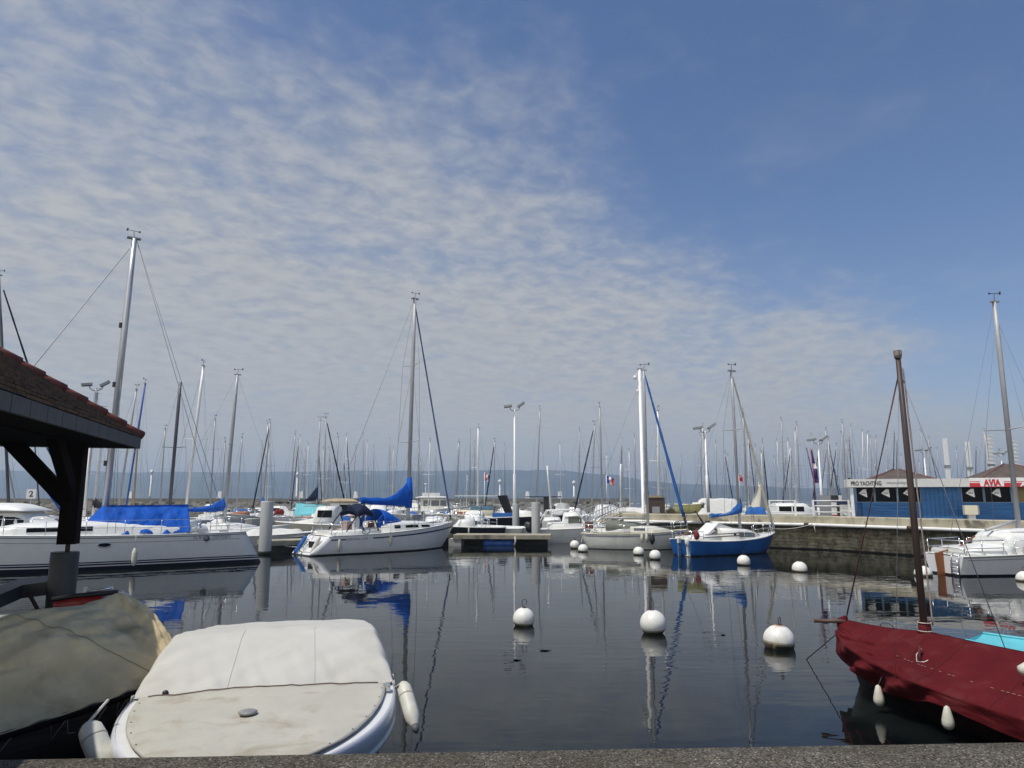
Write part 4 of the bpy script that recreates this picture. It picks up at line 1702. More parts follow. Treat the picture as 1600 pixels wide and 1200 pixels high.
# -- the sloop with the blue sail cover ---------------------------------------------------
def sloop_cover():
    a, b = Vector((-10.55, 35.7, 0)), Vector((-3.35, 42.0, 0))
    ang, L = heading(a, b)
    c = (a + b) / 2
    t = thing('sailing_sloop', 'white sloop with bright blue boom cover, sprayhood and open white transom', 'sailboat', tuple(c), ang)
    R = Matrix.Rotation(-ang, 4, 'Z')
    H = Hull(L - 1.02, 3.05, .90, 1.0, 1.45, .45, .95, -1.0, ws=.76, mid=.42, n=32, wl=.8, xo=.51)
    hm = mat('sloop_hull', (.63, .63, .62), .25, vary=.06, bands=[(-1, (.02, .02, .022)), (0, (.02, .02, .022)), (.05, (.74, .74, .72))])
    H.build(t, hm, gel, .05, toe=(alu, .026))
    H.stripe(t, navy_line, .78, .85, .03, .11)
    H.stripe(t, navy_line, .78, .85, .27, .985)
    p = H.pt(.115, H.sheer(.115) * .76, -1, .02)
    p2 = H.pt(.25, H.sheer(.25) * .76, -1, .02)
    text('lettering', 'GIB\'SEA 242', 1.15, .12, p, mat('faded_lettering', (.22, .23, .26), .5), t, rot=(PI / 2, -.02, math.atan2(p2.y - p.y, p2.x - p.x)))
    # toe-rail scallops
    m = MB()
    for k in range(60):
        tt = .1 + .8 * k / 60
        q = H.pt(tt, H.sheer(tt), -1, .004)
        m.box(q + Vector((0, 0, .015)), (.06, .02, .05))
    m.build('perforated_rail', alu, t)
    # transom: sugar scoop with sides, step, ladder
    m = MB()
    m.bx(-4.62, -3.55, -.9, .9, .14, .20)
    m.build('swim_step', gel, t)
    for sd in (1, -1):
        m = MB()
        rows = []
        for k in range(9):
            q = k / 8
            p0 = H.pt(0.0, H.sheer(0) * (1 - q), sd, 0)
            rows.append([p0, p0 + Vector((.05, -sd * .16, .02)), p0 + Vector((.6, -sd * .30, .0)), p0 + Vector((.65, -sd * .02, .0))])
        m.loft(rows, True)
        m.build('transom_side', gel, t)
    p_top = H.pt(0, H.sheer(0), 1)
    m = MB()
    for sd in (-.22, .22):
        m.tube([(-3.9, sd + .1, 1.35), (-4.05, sd + .1, .95), (-4.72, sd + .1, .06)], .022, 6)
    for k in range(4):
        q = .25 + k * .2
        m.tube([(-4.05 - .67 * q, -.12, .95 - .89 * q), (-4.05 - .67 * q, .32, .95 - .89 * q)], .02, 6)
    m.build('boarding_ladder', steel, t)
    m = MB()
    m.box((-4.31, -.42, .50), (.10, .5, .34))
    o = m.build('stern_locker_hatch', black_pl, t)
    for k, (y, cm) in enumerate(((.55, canv_blue2), (.68, canv_blue2))):
        MB().lathe([(.02, -.5), (.07, -.45), (.085, -.3), (.085, .3), (.07, .45), (.02, .5)], (-4.43, y, .46), 12, axis=(.62, 0, .9)).build('stern_fender', cm, t)
    MB().lathe([(.02, -.5), (.08, -.42), (.10, -.3), (.10, .3), (.08, .42), (.02, .5)], (-4.33, -.85, .50), 12, axis=(.5, 0, .9)).build('stern_fender', fender_m, t)
    rail_loop(t, H, .16, .02, .62, bow=False)
    stanchions(t, H, .22, .9, 5, .6, -1)
    stanchions(t, H, .22, .9, 5, .6, 1)
    rail_loop(t, H, .9, .992, .62)
    # cockpit coaming + cabin
    z = 1.0
    st0 = [(-3.6, .95, z - .05, z + .16), (-.6, 1.02, z, z + .24)]
    cabin(t, st0, gel, 'cockpit_coaming')
    MB().bx(-3.4, -1.0, -.55, .55, z + .0, z + .20).build('cockpit_well', mat('cockpit_teak', (.16, .10, .06), .7, vary=.3), t)  # plain brown teak colour inside the coaming
    st = [(-.75, 1.05, z, z + .55), (.6, 1.07, z, z + .55), (2.2, .95, z + .02, z + .50), (2.6, .85, z + .03, z + .42), (3.6, .45, z + .1, z + .16)]
    cabin(t, st, gel)
    side_window(t, st, .05, .42, .35, .68, dark_glass)
    side_window(t, st, .75, 1.60, .40, .68, dark_glass)
    side_window(t, st, 1.82, 2.42, .42, .68, dark_glass)
    MB().bx(-.80, -.74, -.3, .3, z + .1, z + .55).build('companionway', mat('teak_door', (.12, .04, .025), .5), t)
    dodger(t, .75, -.55, .98, z + .28, z + .6, z + 1.22, canv_blue)
    for sd in (1, -1):
        m = MB()
        m.grid(lambda u, v, sd=sd: (-.62 - .42 * u * (1 - v * .2), sd * (1.0 - .06 * v), z + .25 + v * (.75 - .35 * u)), 6, 6)
        m.build('sprayhood_side', canv_blue, t, solid=.01)
    # folded bimini on its hoops
    m = MB()
    rows = []
    for i in range(9):
        q = i / 8
        x = -2.15 + 1.0 * q
        rows.append([(x, math.cos(PI * k / 12) * .85, z + .95 + .55 * math.sin(PI * k / 12) ** .6 * (.55 + .45 * math.sin(PI * q) ** .5) - .25 * abs(q - .5)) for k in range(13)])
    m.loft(rows, False)
    m.build('bimini', canv_navy, t, solid=.02)
    for x0, x1 in ((-2.75, -2.1), (-.9, -1.25), (-1.75, -2.1)):
        m = MB()
        m.tube([(x0, -1.0, z + .12), (x1, -.98, z + 1.0), (x1, 0, z + 1.45), (x1, .98, z + 1.0), (x0, 1.0, z + .12)], .035, 6)
        m.build('bimini_hoop', canv_navy, t)
    MB().bx(-2.05, -1.75, -.5, -.1, z + .2, z + .75).build('helm_console', gel, t)
    MB().bx(-2.6, -2.3, -.75, -.2, z + .18, z + .62).build('cockpit_bag', mat('pink_beige_cloth', (.42, .30, .25), .9, vary=.3, vscale=6), t)
    m = MB()
    m.tube([(-1.75 + .22 * math.cos(a), -1.22, z + .13 + .16 * math.sin(a)) for a in [2 * PI * k / 24 for k in range(25)]], .02, 6)
    m.build('rope_coil', rope_d, t)
    # mast
    xm = (R @ (at(635, 790, 40.0) - c)).x
    ztop = at(640, 468, 40.0).z
    xt = (R @ (at(641, 468, 40.0) - c)).x
    top = Vector((xm + .12, 0, ztop))
    mo = mast(t, (xm, 0, z + .5), top, .105, alu_grey, (.345, .69), 1.1)
    base = Vector((xm, 0, z + .5))
    m = MB()
    m.tube([(xm - .1, 0, 2.42), (xm - 3.1, 0, 2.52)], .06, 8)
    m.build('boom', alu_grey, t)
    sail_cover(t, canv_blue, xm + .12, xm - 3.0, 2.32, 3.95, 2.84, .19, zb_e=2.48, sag=.05)
    # blue sleeve where the cover wraps the mast
    m = MB()
    m.tube([(xm + .02, 0, 2.25), (xm + .03, 0, 2.9), (xm + .04, 0, 3.95)], [.19, .23, .13], 12)
    m.build('mast_collar', canv_blue, t)
    furled(t, (L / 2 - .35, 0, 1.85), top + Vector((.08, 0, -.55)), .055, mat('blue_grey_sail_edge', (.10, .13, .27), .8, vary=.4, vscale=3), top=.7)
    bs = Vector((-3.5, 0, 1.05))
    line(t, [top, top.lerp(bs, .72)], .0095, wire, 'backstay')
    for sd in (1, -1):
        line(t, [top.lerp(bs, .72), (-3.6, sd * 1.0, 1.0)], .0095, wire, 'backstay')
        s1 = base.lerp(top, .345) + Vector((-.12, sd * 1.1, .05))
        s2 = base.lerp(top, .69) + Vector((-.12, sd * .86, .05))
        line(t, [top + Vector((0, 0, -.1)), s2, s1, (xm - .2, sd * 1.35, 1.2)], .0095)
        line(t, [base.lerp(top, .69), s1], .0085)
        line(t, [base.lerp(top, .345), (xm - .35, sd * 1.3, 1.2)], .0085)
    # fenders
    for px, py, tt, lb in ((530, 851, .10, 'grey-white fender near the stern of the white sloop with the blue boom cover'), (610, 842, .43, 'cream fender amidships on the white sloop with the blue boom cover')):
        r = (px - 800) / 1122.0
        tp_ = world_of(t, H.pt(tt, H.sheer(tt), -1, .05))
        y = tp_.y - .12
        p = at(px, py, y)
        fender(p, .6, .105, lb, top=(p.x, p.y + .05, H.sheer(tt) + .3))


sloop_cover()


# -- the older sloop with the tall blue furled jib -----------------------------------------
def old_sloop():
    a, b = Vector((4.0, 40.9, 0)), Vector((9.75, 39.6, 0))
    ang, L = heading(a, b)
    c = (a + b) / 2
    t = thing('sailing_sloop', 'low weathered white sloop with grey-green hood and tall blue furled jib', 'sailboat', tuple(c), ang)
    R = Matrix.Rotation(-ang, 4, 'Z')
    H = Hull(L, 2.3, .84, .84, 1.08, .4, .9, .35, ws=.6, n=28, wl=.78)
    hm = mat('old_sloop_hull', (.60, .60, .55), .35, vary=.1, bands=[(-1, (.10, .10, .10)), (0, (.12, .12, .11)), (.04, (.7, .7, .63))], dirt=(.32, .29, .2), dirt_amt=.3)
    H.build(t, hm, gel_old, .05, toe=(cream, .03))
    H.stripe(t, mat('mauve_stripe', (.25, .24, .30), .5), .82, .90, .04, .97)
    z = .95
    st0 = [(-2.4, .75, z - .03, z + .12), (-.2, .85, z, z + .2)]
    cabin(t, st0, gel_old, 'cockpit_coaming')
    st = [(-.2, .85, z, z + .3), (1.1, .78, z, z + .28), (1.9, .5, z + .04, z + .12)]
    cabin(t, st, gel_old)
    side_window(t, st, .0, .6, .3, .75, grey_glass)
    dodger(t, .35, -1.55, .8, z + .08, z + .30, z + .62, canv_grey, 'cockpit_hood')
    MB().bx(-2.75, -2.35, -.3, .3, z + .1, z + .5).build('stern_box', mat('brown_leather', (.12, .045, .03), .6), t)
    m = MB()
    for s_ in (-.12, .12):
        m.tube([(-2.72, s_ - .4, z + .25), (-2.95, s_ - .4, .35), (-2.95, s_ - .4, -.1)], .02, 6)
    for k in range(4):
        m.tube([(-2.93, -.52, .1 + k * .2), (-2.93, -.28, .1 + k * .2)], .018, 6)
    m.build('boarding_ladder', steel, t)
    rail_loop(t, H, .14, .02, .5, bow=False)
    rail_loop(t, H, .86, .985, .5)
    stanchions(t, H, .2, .84, 4, .5, -1)
    stanchions(t, H, .2, .84, 4, .5, 1)
    xm = (R @ (at(1012, 800, 40.2) - c)).x
    ztop = at(1009, 580, 40.2).z
    base, top = Vector((xm, 0, z + .1)), Vector((xm + .02, 0, ztop))
    mast(t, base, top, .075, alu_grey, (.5,), .75)
    m = MB()
    m.tube([(xm - .1, 0, z + .75), (xm - 2.6, 0, z + .72)], .05, 8)
    m.build('boom', alu_grey, t)
    furled(t, (L / 2 - .25, 0, 1.75), top + Vector((.06, 0, -.25)), .10, canv_blue2, top=.45)
    line(t, [top, (-L / 2 + .1, 0, 1.0)], .008, wire, 'backstay')
    for sd in (1, -1):
        s1 = base.lerp(top, .5) + Vector((-.12, sd * .75, .05))
        line(t, [top, s1, (xm - .15, sd * 1.0, .95)], .008)
        line(t, [base.lerp(top, .5), (xm - .3, sd * .98, .95)], .008)
    for k, px in enumerate((1003, 1010.5)):
        p = at(px, 840, 39.0)
        fender(p, .42, .09, ['left', 'right'][k] + ' of two short white fenders near the bow of the low weathered sloop', top=(p.x, p.y + .1, 1.0))
    p = at(1019, 842, 38.6)
    fender(p, .5, .14, 'black round fender by the bow of the low weathered sloop', m_=black_pl, top=(p.x, p.y + .3, 1.0))


old_sloop()


def outboard(parent, loc, s=1.0, m_=None, rz=0.0, raised=False):
    m_ = m_ or black_pl
    x, y, z = loc
    m = MB()
    m.loft([[(x + .22 * s * k * math.cos(a), y + .15 * s * k * math.sin(a), z + h * s) for a in [2 * PI * q / 14 for q in range(14)]] for k, h in ((.75, 0), (1, .08), (1.05, .25), (.92, .40), (.55, .47), (.1, .49))])
    cw = m.build('outboard_cowl', m_, parent)
    m = MB()
    m.loft([[(x + a * s, y + b * s, z + h * s) for a, b in ((-.1 * k, -.06 * k), (.1 * k, -.06 * k), (.1 * k, .06 * k), (-.1 * k, .06 * k))] for k, h in ((1.2, .0), (1, -.4), (.9, -.75), (.5, -.95))], smooth=False)
    m.bx(x - .2 * s, x + .15 * s, y - .12 * s, y + .12 * s, z - .62 * s, z - .6 * s)
    m.build('outboard_leg', m_, cw)
    m = MB()
    m.tube([(x + .15 * s, y, z - .05), (x + .4 * s, y, z - .15)], .04 * s, 6)
    m.build('outboard_bracket', grey_paint, cw)
    return cw


# -- the small blue sailboat --------------------------------------------------------------
def blue_boat():
    a, b = Vector((8.25, 35.4, 0)), Vector((13.95, 38.2, 0))
    ang, L = heading(a, b)
    c = (a + b) / 2
    t = thing('sailing_dinghy', 'small bright blue hulled sailboat with white cabin and faded blue boom cover', 'sailboat', tuple(c), ang)
    R = Matrix.Rotation(-ang, 4, 'Z')
    H = Hull(L, 2.35, .76, .70, 1.0, .35, .65, .12, ws=.66, n=28, wl=.80)
    hm = mat('blue_hull', (.012, .09, .30), .3, vary=.35, vscale=1.3, bands=[(-1, (.008, .01, .02)), (0, (.008, .012, .03)), (.05, (.014, .10, .33))], dirt=(.02, .10, .25), dirt_amt=.5)
    H.build(t, hm, gel, .06, toe=(white_paint, .035))
    z = .75
    st = [(-1.15, .78, z, z + .55), (-.1, .86, z, z + .50), (.85, .76, z, z + .44), (1.35, .6, z + .03, z + .3), (1.9, .35, z + .08, z + .14)]
    cabin(t, st, gel)
    side_window(t, st, -.10, 1.12, .22, .72, grey_glass)
    side_window(t, st, -.42, -.30, .4, .62, dark_glass)
    cabin(t, [(-2.95, .68, z - .05, z + .16), (-1.15, .76, z, z + .24)], gel, 'cockpit_coaming')
    MB().bx(-2.6, -1.2, -.42, .42, z + .05, z + .20).build('cockpit_sole', gel_old, t)
    # raised sliding hatch cover
    m = MB()
    m.v = [(-2.05, -.45, z + .1), (-2.05, .45, z + .1), (-1.05, .45, z + .80), (-1.05, -.45, z + .80), (-.1, -.4, z + .55), (-.1, .4, z + .55), (-1.1, -.45, z + .5), (-1.1, .45, z + .5)]
    for f in ((0, 1, 2, 3), (3, 2, 5, 4), (0, 3, 4, 6), (1, 7, 5, 2)):
        m.face(f)
    m.build('hatch_hood', white_paint, t)
    MB().bx(-1.35, -1.2, -.462, -.44, z + .45, z + .55).build('hood_vent', black_pl, t)
    for k, (x0, x1) in enumerate(((-2.5, .0), (-2.4, .1))):
        MB().tube([(x0, -.95, z + .15 + k * .13), (x1, -.92, z + .20 + k * .13)], .03, 6).build('grab_rail', mat('grey_wood', (.22, .2, .18), .8), t)
    # outboard, rudder, red rags
    MB().bx(-3.30, -3.12, -.03, .03, -.5, .62).build('rudder', mat('blue_grey_rudder', (.10, .20, .36), .4, vary=.5, vscale=8), t)
    MB().bx(-3.3, -3.1, -.06, .06, .62, .85).build('rudder_head', gel_old, t)
    m = MB()
    m.tube([(-3.2, 0, .95), (-2.0, 0, 1.25)], .025, 6)
    m.build('tiller', varnish, t)
    ob = outboard(t, (-3.12, -.55, .52), .78, gel_old)
    for y in (-.75, -.45):
        m = MB()
        m.lathe([(.02, 0), (.11, .03), (.14, .2), (.08, .36), (.02, .4)], (-2.8 + (y + .75) * .9, y - .05, z + .06), 9)
        m.build('red_bag', canv_red, t)
    rail_loop(t, H, .12, .02, .45, bow=False)
    rail_loop(t, H, .86, .985, .5)
    stanchions(t, H, .5, .84, 3, .45, -1)
    stanchions(t, H, .5, .84, 3, .45, 1)
    # mast, boom, rig
    xm = (R @ (at(1147, 815, 37.5) - c)).x
    ztop = at(1132, 582, 37.5).z
    xt = (R @ (at(1133, 582, 37.5) - c)).x
    base, top = Vector((xm, 0, z + .42)), Vector((xm - .05, 0, ztop))
    mast(t, base, top, .065, alu_grey, (.62,), .72)
    MB().box(top + Vector((.02, 0, .02)), (.5, .12, .07)).build('masthead_crane', grey_paint, t)
    m = MB()
    m.tube([(xm - .05, 0, 2.12), (xm - 1.95, 0, 1.86)], .045, 8)
    m.build('boom', alu_grey, t)
    sail_cover(t, canv_blue2, xm + .12, xm - 1.95, 1.98, 2.78, 2.02, .15, zb_e=1.80, sag=.02)
    gen = mat('cream_sailcloth', (.52, .49, .40), .85, vary=.15)
    furled(t, (L / 2 - .15, 0, 1.45), top + Vector((.08, 0, -.3)), .085, gen, top=.35)
    line(t, [top, (-L / 2 + .05, 0, .95)], .0085, wire, 'backstay')
    for sd in (1, -1):
        s1 = base.lerp(top, .62) + Vector((-.1, sd * .72, .04))
        line(t, [top, s1, (xm - .1, sd * 1.0, .95)], .0085)
        line(t, [base.lerp(top, .6), (xm + .25, sd * .95, .98)], .0085)
    for px, py, tt, lb in ((1124.5, 850, .49, 'cream fender amidships on the blue hulled sailboat'), (1173, 855, .80, 'cream fender nearer the bow of the blue hulled sailboat')):
        q = world_of(t, H.pt(tt, .5, -1, .12))
        p = at(px, py, q.y)
        fender(p, .46, .11, lb, top=(p.x, p.y + .1, H.sheer(tt) + .05))
    # mooring line to the quay pipe
    o = line(None, [world_of(t, (L / 2 - .15, 0, 1.2)), Vector((16.2, 38.65, 1.42))], .018, rope_w, 'mooring_rope', sag=.12)
    tag(o, 'pale mooring rope from the blue sailboat\'s bow to the quay pipe', 'rope')
    o = MB().tube([(16.25, 38.6, 1.4), (16.27, 38.55, .95)], .022, 6).build('rope_end', rope_w)
    tag(o, 'short pale rope end hanging from the quay pipe', 'rope')


blue_boat()


# -- the white boat at the right ----------------------------------------------------------
def right_boat():
    a, b = Vector((16.05, 26.9, 0)), Vector((22.7, 27.9, 0))
    ang, L = heading(a, b)
    c = (a + b) / 2
    t = thing('sailing_boat', 'white sailboat with brown wooden rudder and stern ladder at the right edge', 'sailboat', tuple(c), ang)
    R = Matrix.Rotation(-ang, 4, 'Z')
    H = Hull(L, 2.4, .70, .78, 1.0, .3, .6, .0, ws=.82, n=28, wl=.74, p=1.1)
    hm = mat('right_hull', (.62, .62, .64), .25, vary=.05, bands=[(-1, (.012, .014, .018)), (0, (.012, .014, .018)), (.06, (.72, .72, .73))])
    H.build(t, hm, gel, .05, toe=(gel, .03))
    H.stripe(t, grey_paint, .80, .84, .03, .97)
    H.stripe(t, grey_paint, .93, .97, .0, .98)
    z = .76
    cabin(t, [(-3.15, .88, z - .08, z + .20), (-1.5, .98, z - .02, z + .30), (-1.2, 1.0, z, z + .34)], gel, 'cockpit_coaming')
    MB().bx(-2.9, -1.4, -.5, .5, z, z + .26).build('cockpit_sole', gel_old, t)
    st = [(-1.35, .88, z, z + .58), (-1.1, .95, z, z + .76), (.4, .95, z, z + .72), (1.5, .75, z + .03, z + .5), (2.3, .4, z + .1, z + .2)]
    cabin(t, st, gel)
    side_window(t, st, .25, 1.1, .28, .6, mat('brown_glass', (.05, .02, .018), .1))
    m = MB()
    m.loft([[(-.95 + 2.2 * q, y, z + .80 + .08 * math.sin(PI * q) * (1 - (y / .62) ** 2)) for y in (-.62, -.4, 0, .4, .62)] for q in [k / 10 for k in range(11)]], False)
    m.build('sliding_hatch', white_paint, t, solid=.06)
    # rudder and ladder
    m = MB()
    m.loft([[(-3.62, y, zz), (-3.30, y * .9, zz)] for y, zz in ((.03, -.4), (.03, .74))], False)
    MB().loft([[(-3.64, -.028, zz), (-3.36, -.028, zz), (-3.36, .028, zz), (-3.64, .028, zz)] if zz < .5 else [(-3.68, -.028, zz), (-3.36, -.028, zz), (-3.36, .028, zz), (-3.68, .028, zz)] for zz in (-.4, .2, .6, .80)], True, smooth=False).build('rudder', varnish, t)
    MB().tube([(-3.5, 0, .8), (-2.6, 0, 1.02), (-2.0, -.05, 1.38)], .03, 6).build('tiller', varnish, t)
    m = MB()
    for y in (-.78, -.42):
        m.tube([(-3.3, y, .80), (-3.42, y, .6), (-3.42, y, .02)], .02, 6)
    for k in range(3):
        m.tube([(-3.42, -.78, .08 + k * .23), (-3.42, -.42, .08 + k * .23)], .02, 6)
    m.build('boarding_ladder', steel, t)
    rail_loop(t, H, .24, .02, .55, bow=False, r=.02)
    stanchions(t, H, .3, .6, 3, .5, -1)
    stanchions(t, H, .3, .6, 3, .5, 1)
    m = MB()
    m.lathe([(.10, 0), (.07, .04), (.06, .1), (.09, .15), (.02, .17)], (-.55, -1.0, z + .05), 12)
    m.build('winch', steel, t)
    MB().tube([(-.9, -.97, z + .1), (-.7, -.95, z + .5)], .02, 6).build('winch_handle', steel, t)
    MB().bx(.1, .55, -1.1, -1.03, z + .02, z + .07).build('sheet_track', grey_paint, t)
    xm = (R @ (at(1594, 832, 27.35) - c)).x
    ztop = at(1551, 472, 27.35).z
    base, top = Vector((xm, 0, z + .8)), Vector((xm + .04, 0, ztop))
    mast(t, base, top, .082, alu_grey, (.43,), .92)
    m = MB()
    m.tube([(xm - .05, 0, z + 1.18), (-1.45, 0.02, z + .83)], .06, 8)
    m.build('boom', alu_grey, t)
    for sd in (1, -1):
        s1 = base.lerp(top, .43) + Vector((-.12, sd * .92, .05))
        line(t, [base.lerp(top, .93), s1, (xm - .1, sd * 1.05, z)], .007)
    line(t, [top, (-3.2, 0, .75)], .007, wire, 'backstay')
    line(t, [base.lerp(top, .93), (L / 2 - .1, 0, 1.0)], .007, wire, 'forestay')
    p = at(1592, 875, 26.3)
    fender(p, .42, .085, 'white fender lying slanted on the gunwale of the right-hand white sailboat', tilt=(-.35, 0), top=(p.x - .2, p.y + .1, .86))


right_boat()


# -- covered speedboat in the foreground ---------------------------------------------------
def speedboat():
    hd = Vector((.232, -.973, 0)).normalized()
    ang = math.atan2(hd.y, hd.x)
    W = Vector((-2.50, 7.60, 0))
    c = W - hd * .62
    L = 5.9
    t = thing('speedboat', 'white speedboat under a dirty cream cover with a round deck vent', 'speedboat', tuple(c), ang)
    H = Hull(L, 2.56, .74, .80, .86, .3, .75, .0, wl=.66, ws=.9, mid=.5, bowp=2.5, bowe=.5, n=60, p=.55, bowmin=.03)
    hm = mat('speedboat_hull', (.70, .70, .70), .18, vary=.05, bands=[(-1, (.03, .03, .035)), (0, (.03, .03, .04)), (.48, (.035, .035, .045)), (.60, (.70, .70, .70))])
    H.build(t, hm, gel, .05)
    # rub rail and the rounded gunwale moulding above it
    for sd in (1, -1):
        m = MB()
        m.tube([H.pt(i / 60, H.sheer(i / 60) * .74, sd, .085) for i in range(61)], .028, 8)
        m.build('rub_rail', mat('white_rub_rail', (.62, .62, .58), .4, vary=.1), t)
        m = MB()
        rows = []
        for i in range(81):
            tt = i / 80
            zs = H.sheer(tt)
            rows.append([H.pt(tt, zs, sd, 0) + Vector((0, 0, .004)), H.pt(tt, zs, sd, .022) + Vector((0, 0, -.005)), H.pt(tt, zs * .93, sd, .055), H.pt(tt, zs * .84, sd, .08), H.pt(tt, zs * .745, sd, .085)])
        m.loft(rows, False)
        m.build('gunwale_moulding', mat('silver_white_moulding', (.62, .63, .66), .22, vary=.05), t)
    cov = mat('dirty_cream_cover', (.47, .45, .375), .8, vary=.07, vscale=2.0, bump=.006, bscale=5.0, dirt=(.25, .185, .10), dirt_amt=.55, dscale=1.9)
    xw = .62                                         # where the cockpit canvas meets the foredeck sheet

    # foredeck sheet: drawn tight, inset from the gunwale
    def fore(u, v):
        tt = (xw + L / 2) / L + (1 - (xw + L / 2) / L) * (u * .955)
        hb = H.half(tt) * (.955 - .03 * u) - .02
        k = v * 2 - 1
        z = H.sheer(tt) + .035 + .035 * (1 - k * k) * (1 - .5 * u)
        z += fbm(u * 3, v * 4, 2, 4) * .014 + mnoise.noise(Vector((k * 9 + u * 6, u * 7, 5))) * .010 * max(0, 1 - u * 2.5)
        for q in (-1, 1):                            # slack creases from the corners
            z += .010 * math.sin((k * q - u * .8) * 16) * max(0, .35 - u) * max(0, k * q - .1)
        return (H.pt(tt, H.sheer(tt)).x, k * hb, z)
    m = MB()
    m.grid(fore, 60, 60)
    m.build('foredeck_cover', cov, t, solid=.006)
    # piped hem and its snaps
    m = MB()
    edge = [Vector(fore(i / 40, 0)) for i in range(41)] + [Vector(fore(i / 40, 1)) for i in range(40, -1, -1)]
    m.tube([p + Vector((0, 0, -.004)) for p in edge], .008, 6)
    m.build('hem', mat('grey_piping', (.36, .35, .32), .7), t)
    for i in range(4, 40, 6):
        for v in (0.014, .986):
            p = Vector(fore(i / 40, v))
            MB().lathe([(.009, 0), (.007, .006), (.002, .009)], p + Vector((0, 0, .004)), 8).build('snap_fastener', grey_paint, t)

    # cockpit canvas, up over the windscreen and back down over the boat
    def cockpit(u, v):
        k = v * 2 - 1
        # u 0: front seam, .22 top of the windscreen, then back to the stern
        prof = [(0, xw + .03, .865, 1.0), (.07, xw - .02, .89, 1.0), (.10, xw - .08, .925, .99), (.36, xw - .74, 1.27, .90), (.42, xw - .86, 1.295, .885), (.5, xw - 1.1, 1.285, .90), (1, -L / 2 + .1, .98, .95)]
        for A, B in zip(prof, prof[1:]):
            if A[0] <= u <= B[0]:
                q = (u - A[0]) / (B[0] - A[0])
                x, zc, wf = [A[i] + (B[i] - A[i]) * q for i in (1, 2, 3)]
                break
        tt = max(0.0, min(1, (x + L / 2) / L))
        hb = H.half(tt) * wf
        zs = H.sheer(tt) + .045
        e = abs(k)
        drop = 0.0
        if e > .86:
            s_ = (e - .86) / .14
            drop = s_ ** 1.6
        top = zc - (.03 * k * k) - .055 * e ** 12 * min(1, u * 4)
        z = top + (zs - top) * drop
        y = math.copysign(min(e / .9, 1) * hb * (1.0 if e < .9 else 1.0 + .12 * (e - .9) / .1 * (1.0 - wf) / .1), k)
        fold = fbm(u * 5, v * 3, 8, 4) * .010
        if e > .7:
            fold += math.sin(u * 46 + e * 14) * .026 * (e - .7) / .3 * max(0, 1 - abs(u - .3) * 2.4)
        if u < .14:
            fold += math.sin(k * 9) * .008
        fold += mnoise.noise(Vector((k * 11 + u * 9, u * 5, 3))) * .020 * max(0, 1 - abs(u - .1) * 5) + mnoise.noise(Vector((k * 4 - u * 12, u * 7, 9))) * .014
        x += .10 * k * k * -1 * max(0, 1 - u * 2)
        return (x, y, z + fold)
    m = MB()
    m.grid(cockpit, 90, 110)
    m.build('cockpit_canvas', mat('cream_cockpit_canvas', (.53, .515, .46), .8, vary=.06, vscale=2.5, bump=.006, bscale=6, dirt=(.36, .32, .24), dirt_amt=.3, dscale=1.2), t, solid=.006)
    # stitched seams of the canvas, and the black fitting on its front hem
    sm_ = mat('canvas_stitching', (.44, .42, .36), .85)
    for v in (.36, .665):
        MB().tube([Vector(cockpit(.02 + .45 * k / 40, v)) + Vector((.002, 0, .004)) for k in range(41)], .0035, 5).build('canvas_seam', sm_, t)
    p = Vector(cockpit(.05, .155))
    MB().lathe([(.03, -.005), (.03, .02), (.018, .035), (0, .036)], p, 12).build('hem_fitting', black_pl, t)
    # dark boltrope in the seam and a white strip of deck beside it
    m = MB()
    m.tube([Vector(fore(.0, v / 30)) + Vector((.03, 0, .012)) for v in range(1, 30)], .0055, 6)
    m.build('seam_cord', mat('brown_cord', (.10, .055, .03), .8), t)
    # round vent
    p = Vector(fore(.40, .5))
    loc = Matrix.Rotation(-ang, 4, 'Z') @ (atz(388, 1107, .96) - c)
    p = Vector((loc.x, loc.y, 0))
    best = min((Vector(fore(i / 60, j / 60)) for i in range(61) for j in range(61)), key=lambda q: (q.x - p.x) ** 2 + (q.y - p.y) ** 2)
    m = MB()
    m.lathe([(.05, -.01), (.05, .022), (.078, .022), (.082, .034), (.06, .046), (.0, .05)], best, 22)
    m.build('deck_vent', mat('vent_grey', (.26, .26, .255), .5, vary=.2, vscale=30), t)
    # lashings at the corner
    for sd in (1, -1):
        m = MB()
        for k in range(6):
            tt = .60 - k * .05
            q = H.pt(tt, H.sheer(tt), sd, .0)
            m.tube([q + Vector((0, 0, .05)), q + Vector((.05, sd * .03, -.10)), q + Vector((-.10, sd * .02, .03))], .008, 5)
        m.build('lashing', rope_w, t)
    cl = MB()
    q = H.pt(.64, H.sheer(.64), 1)
    cl.box(q + Vector((0, -.05, .05)), (.16, .04, .05))
    cl.build('cleat', steel, t)
    # fenders right and left
    top = world_of(t, H.pt(.60, .80, 1, .04))
    p0, p1 = at(629, 1066, 7.75), at(650, 1141, 7.4)
    axis = (p0 - p1)
    f = thing('fender', 'large dirty cream fender slung at the right side of the covered speedboat', 'fender', tuple((p0 + p1) / 2), 0, 'dirty cream fenders on the speedboat')

    def fend(f, axis, r):
        h = axis.length / 2
        ax = axis.normalized()
        MB().lathe([(.01, -h), (r * .4, -h + .02), (r * .55, -h + .05), (r * .95, -h + .12), (r, -h + .18), (r, h - .16), (r * .97, h - .12), (r * .9, h - .06), (r * .6, h - .02), (r * .3, h)], (0, 0, 0), 22, axis=ax).build('body', fender_m, f)
        MB().lathe([(r * 1.01, h - .165), (r * 1.03, h - .16), (r * 1.01, h - .15)], (0, 0, 0), 22, axis=ax).build('seam_ring', mat('fender_ring', (.35, .33, .26), .6), f)
        MB().lathe([(r * .56, -h + .05), (r * .42, -h), (.01, -h - .03)], (0, 0, 0), 16, axis=ax).build('end_cap', rubber, f)
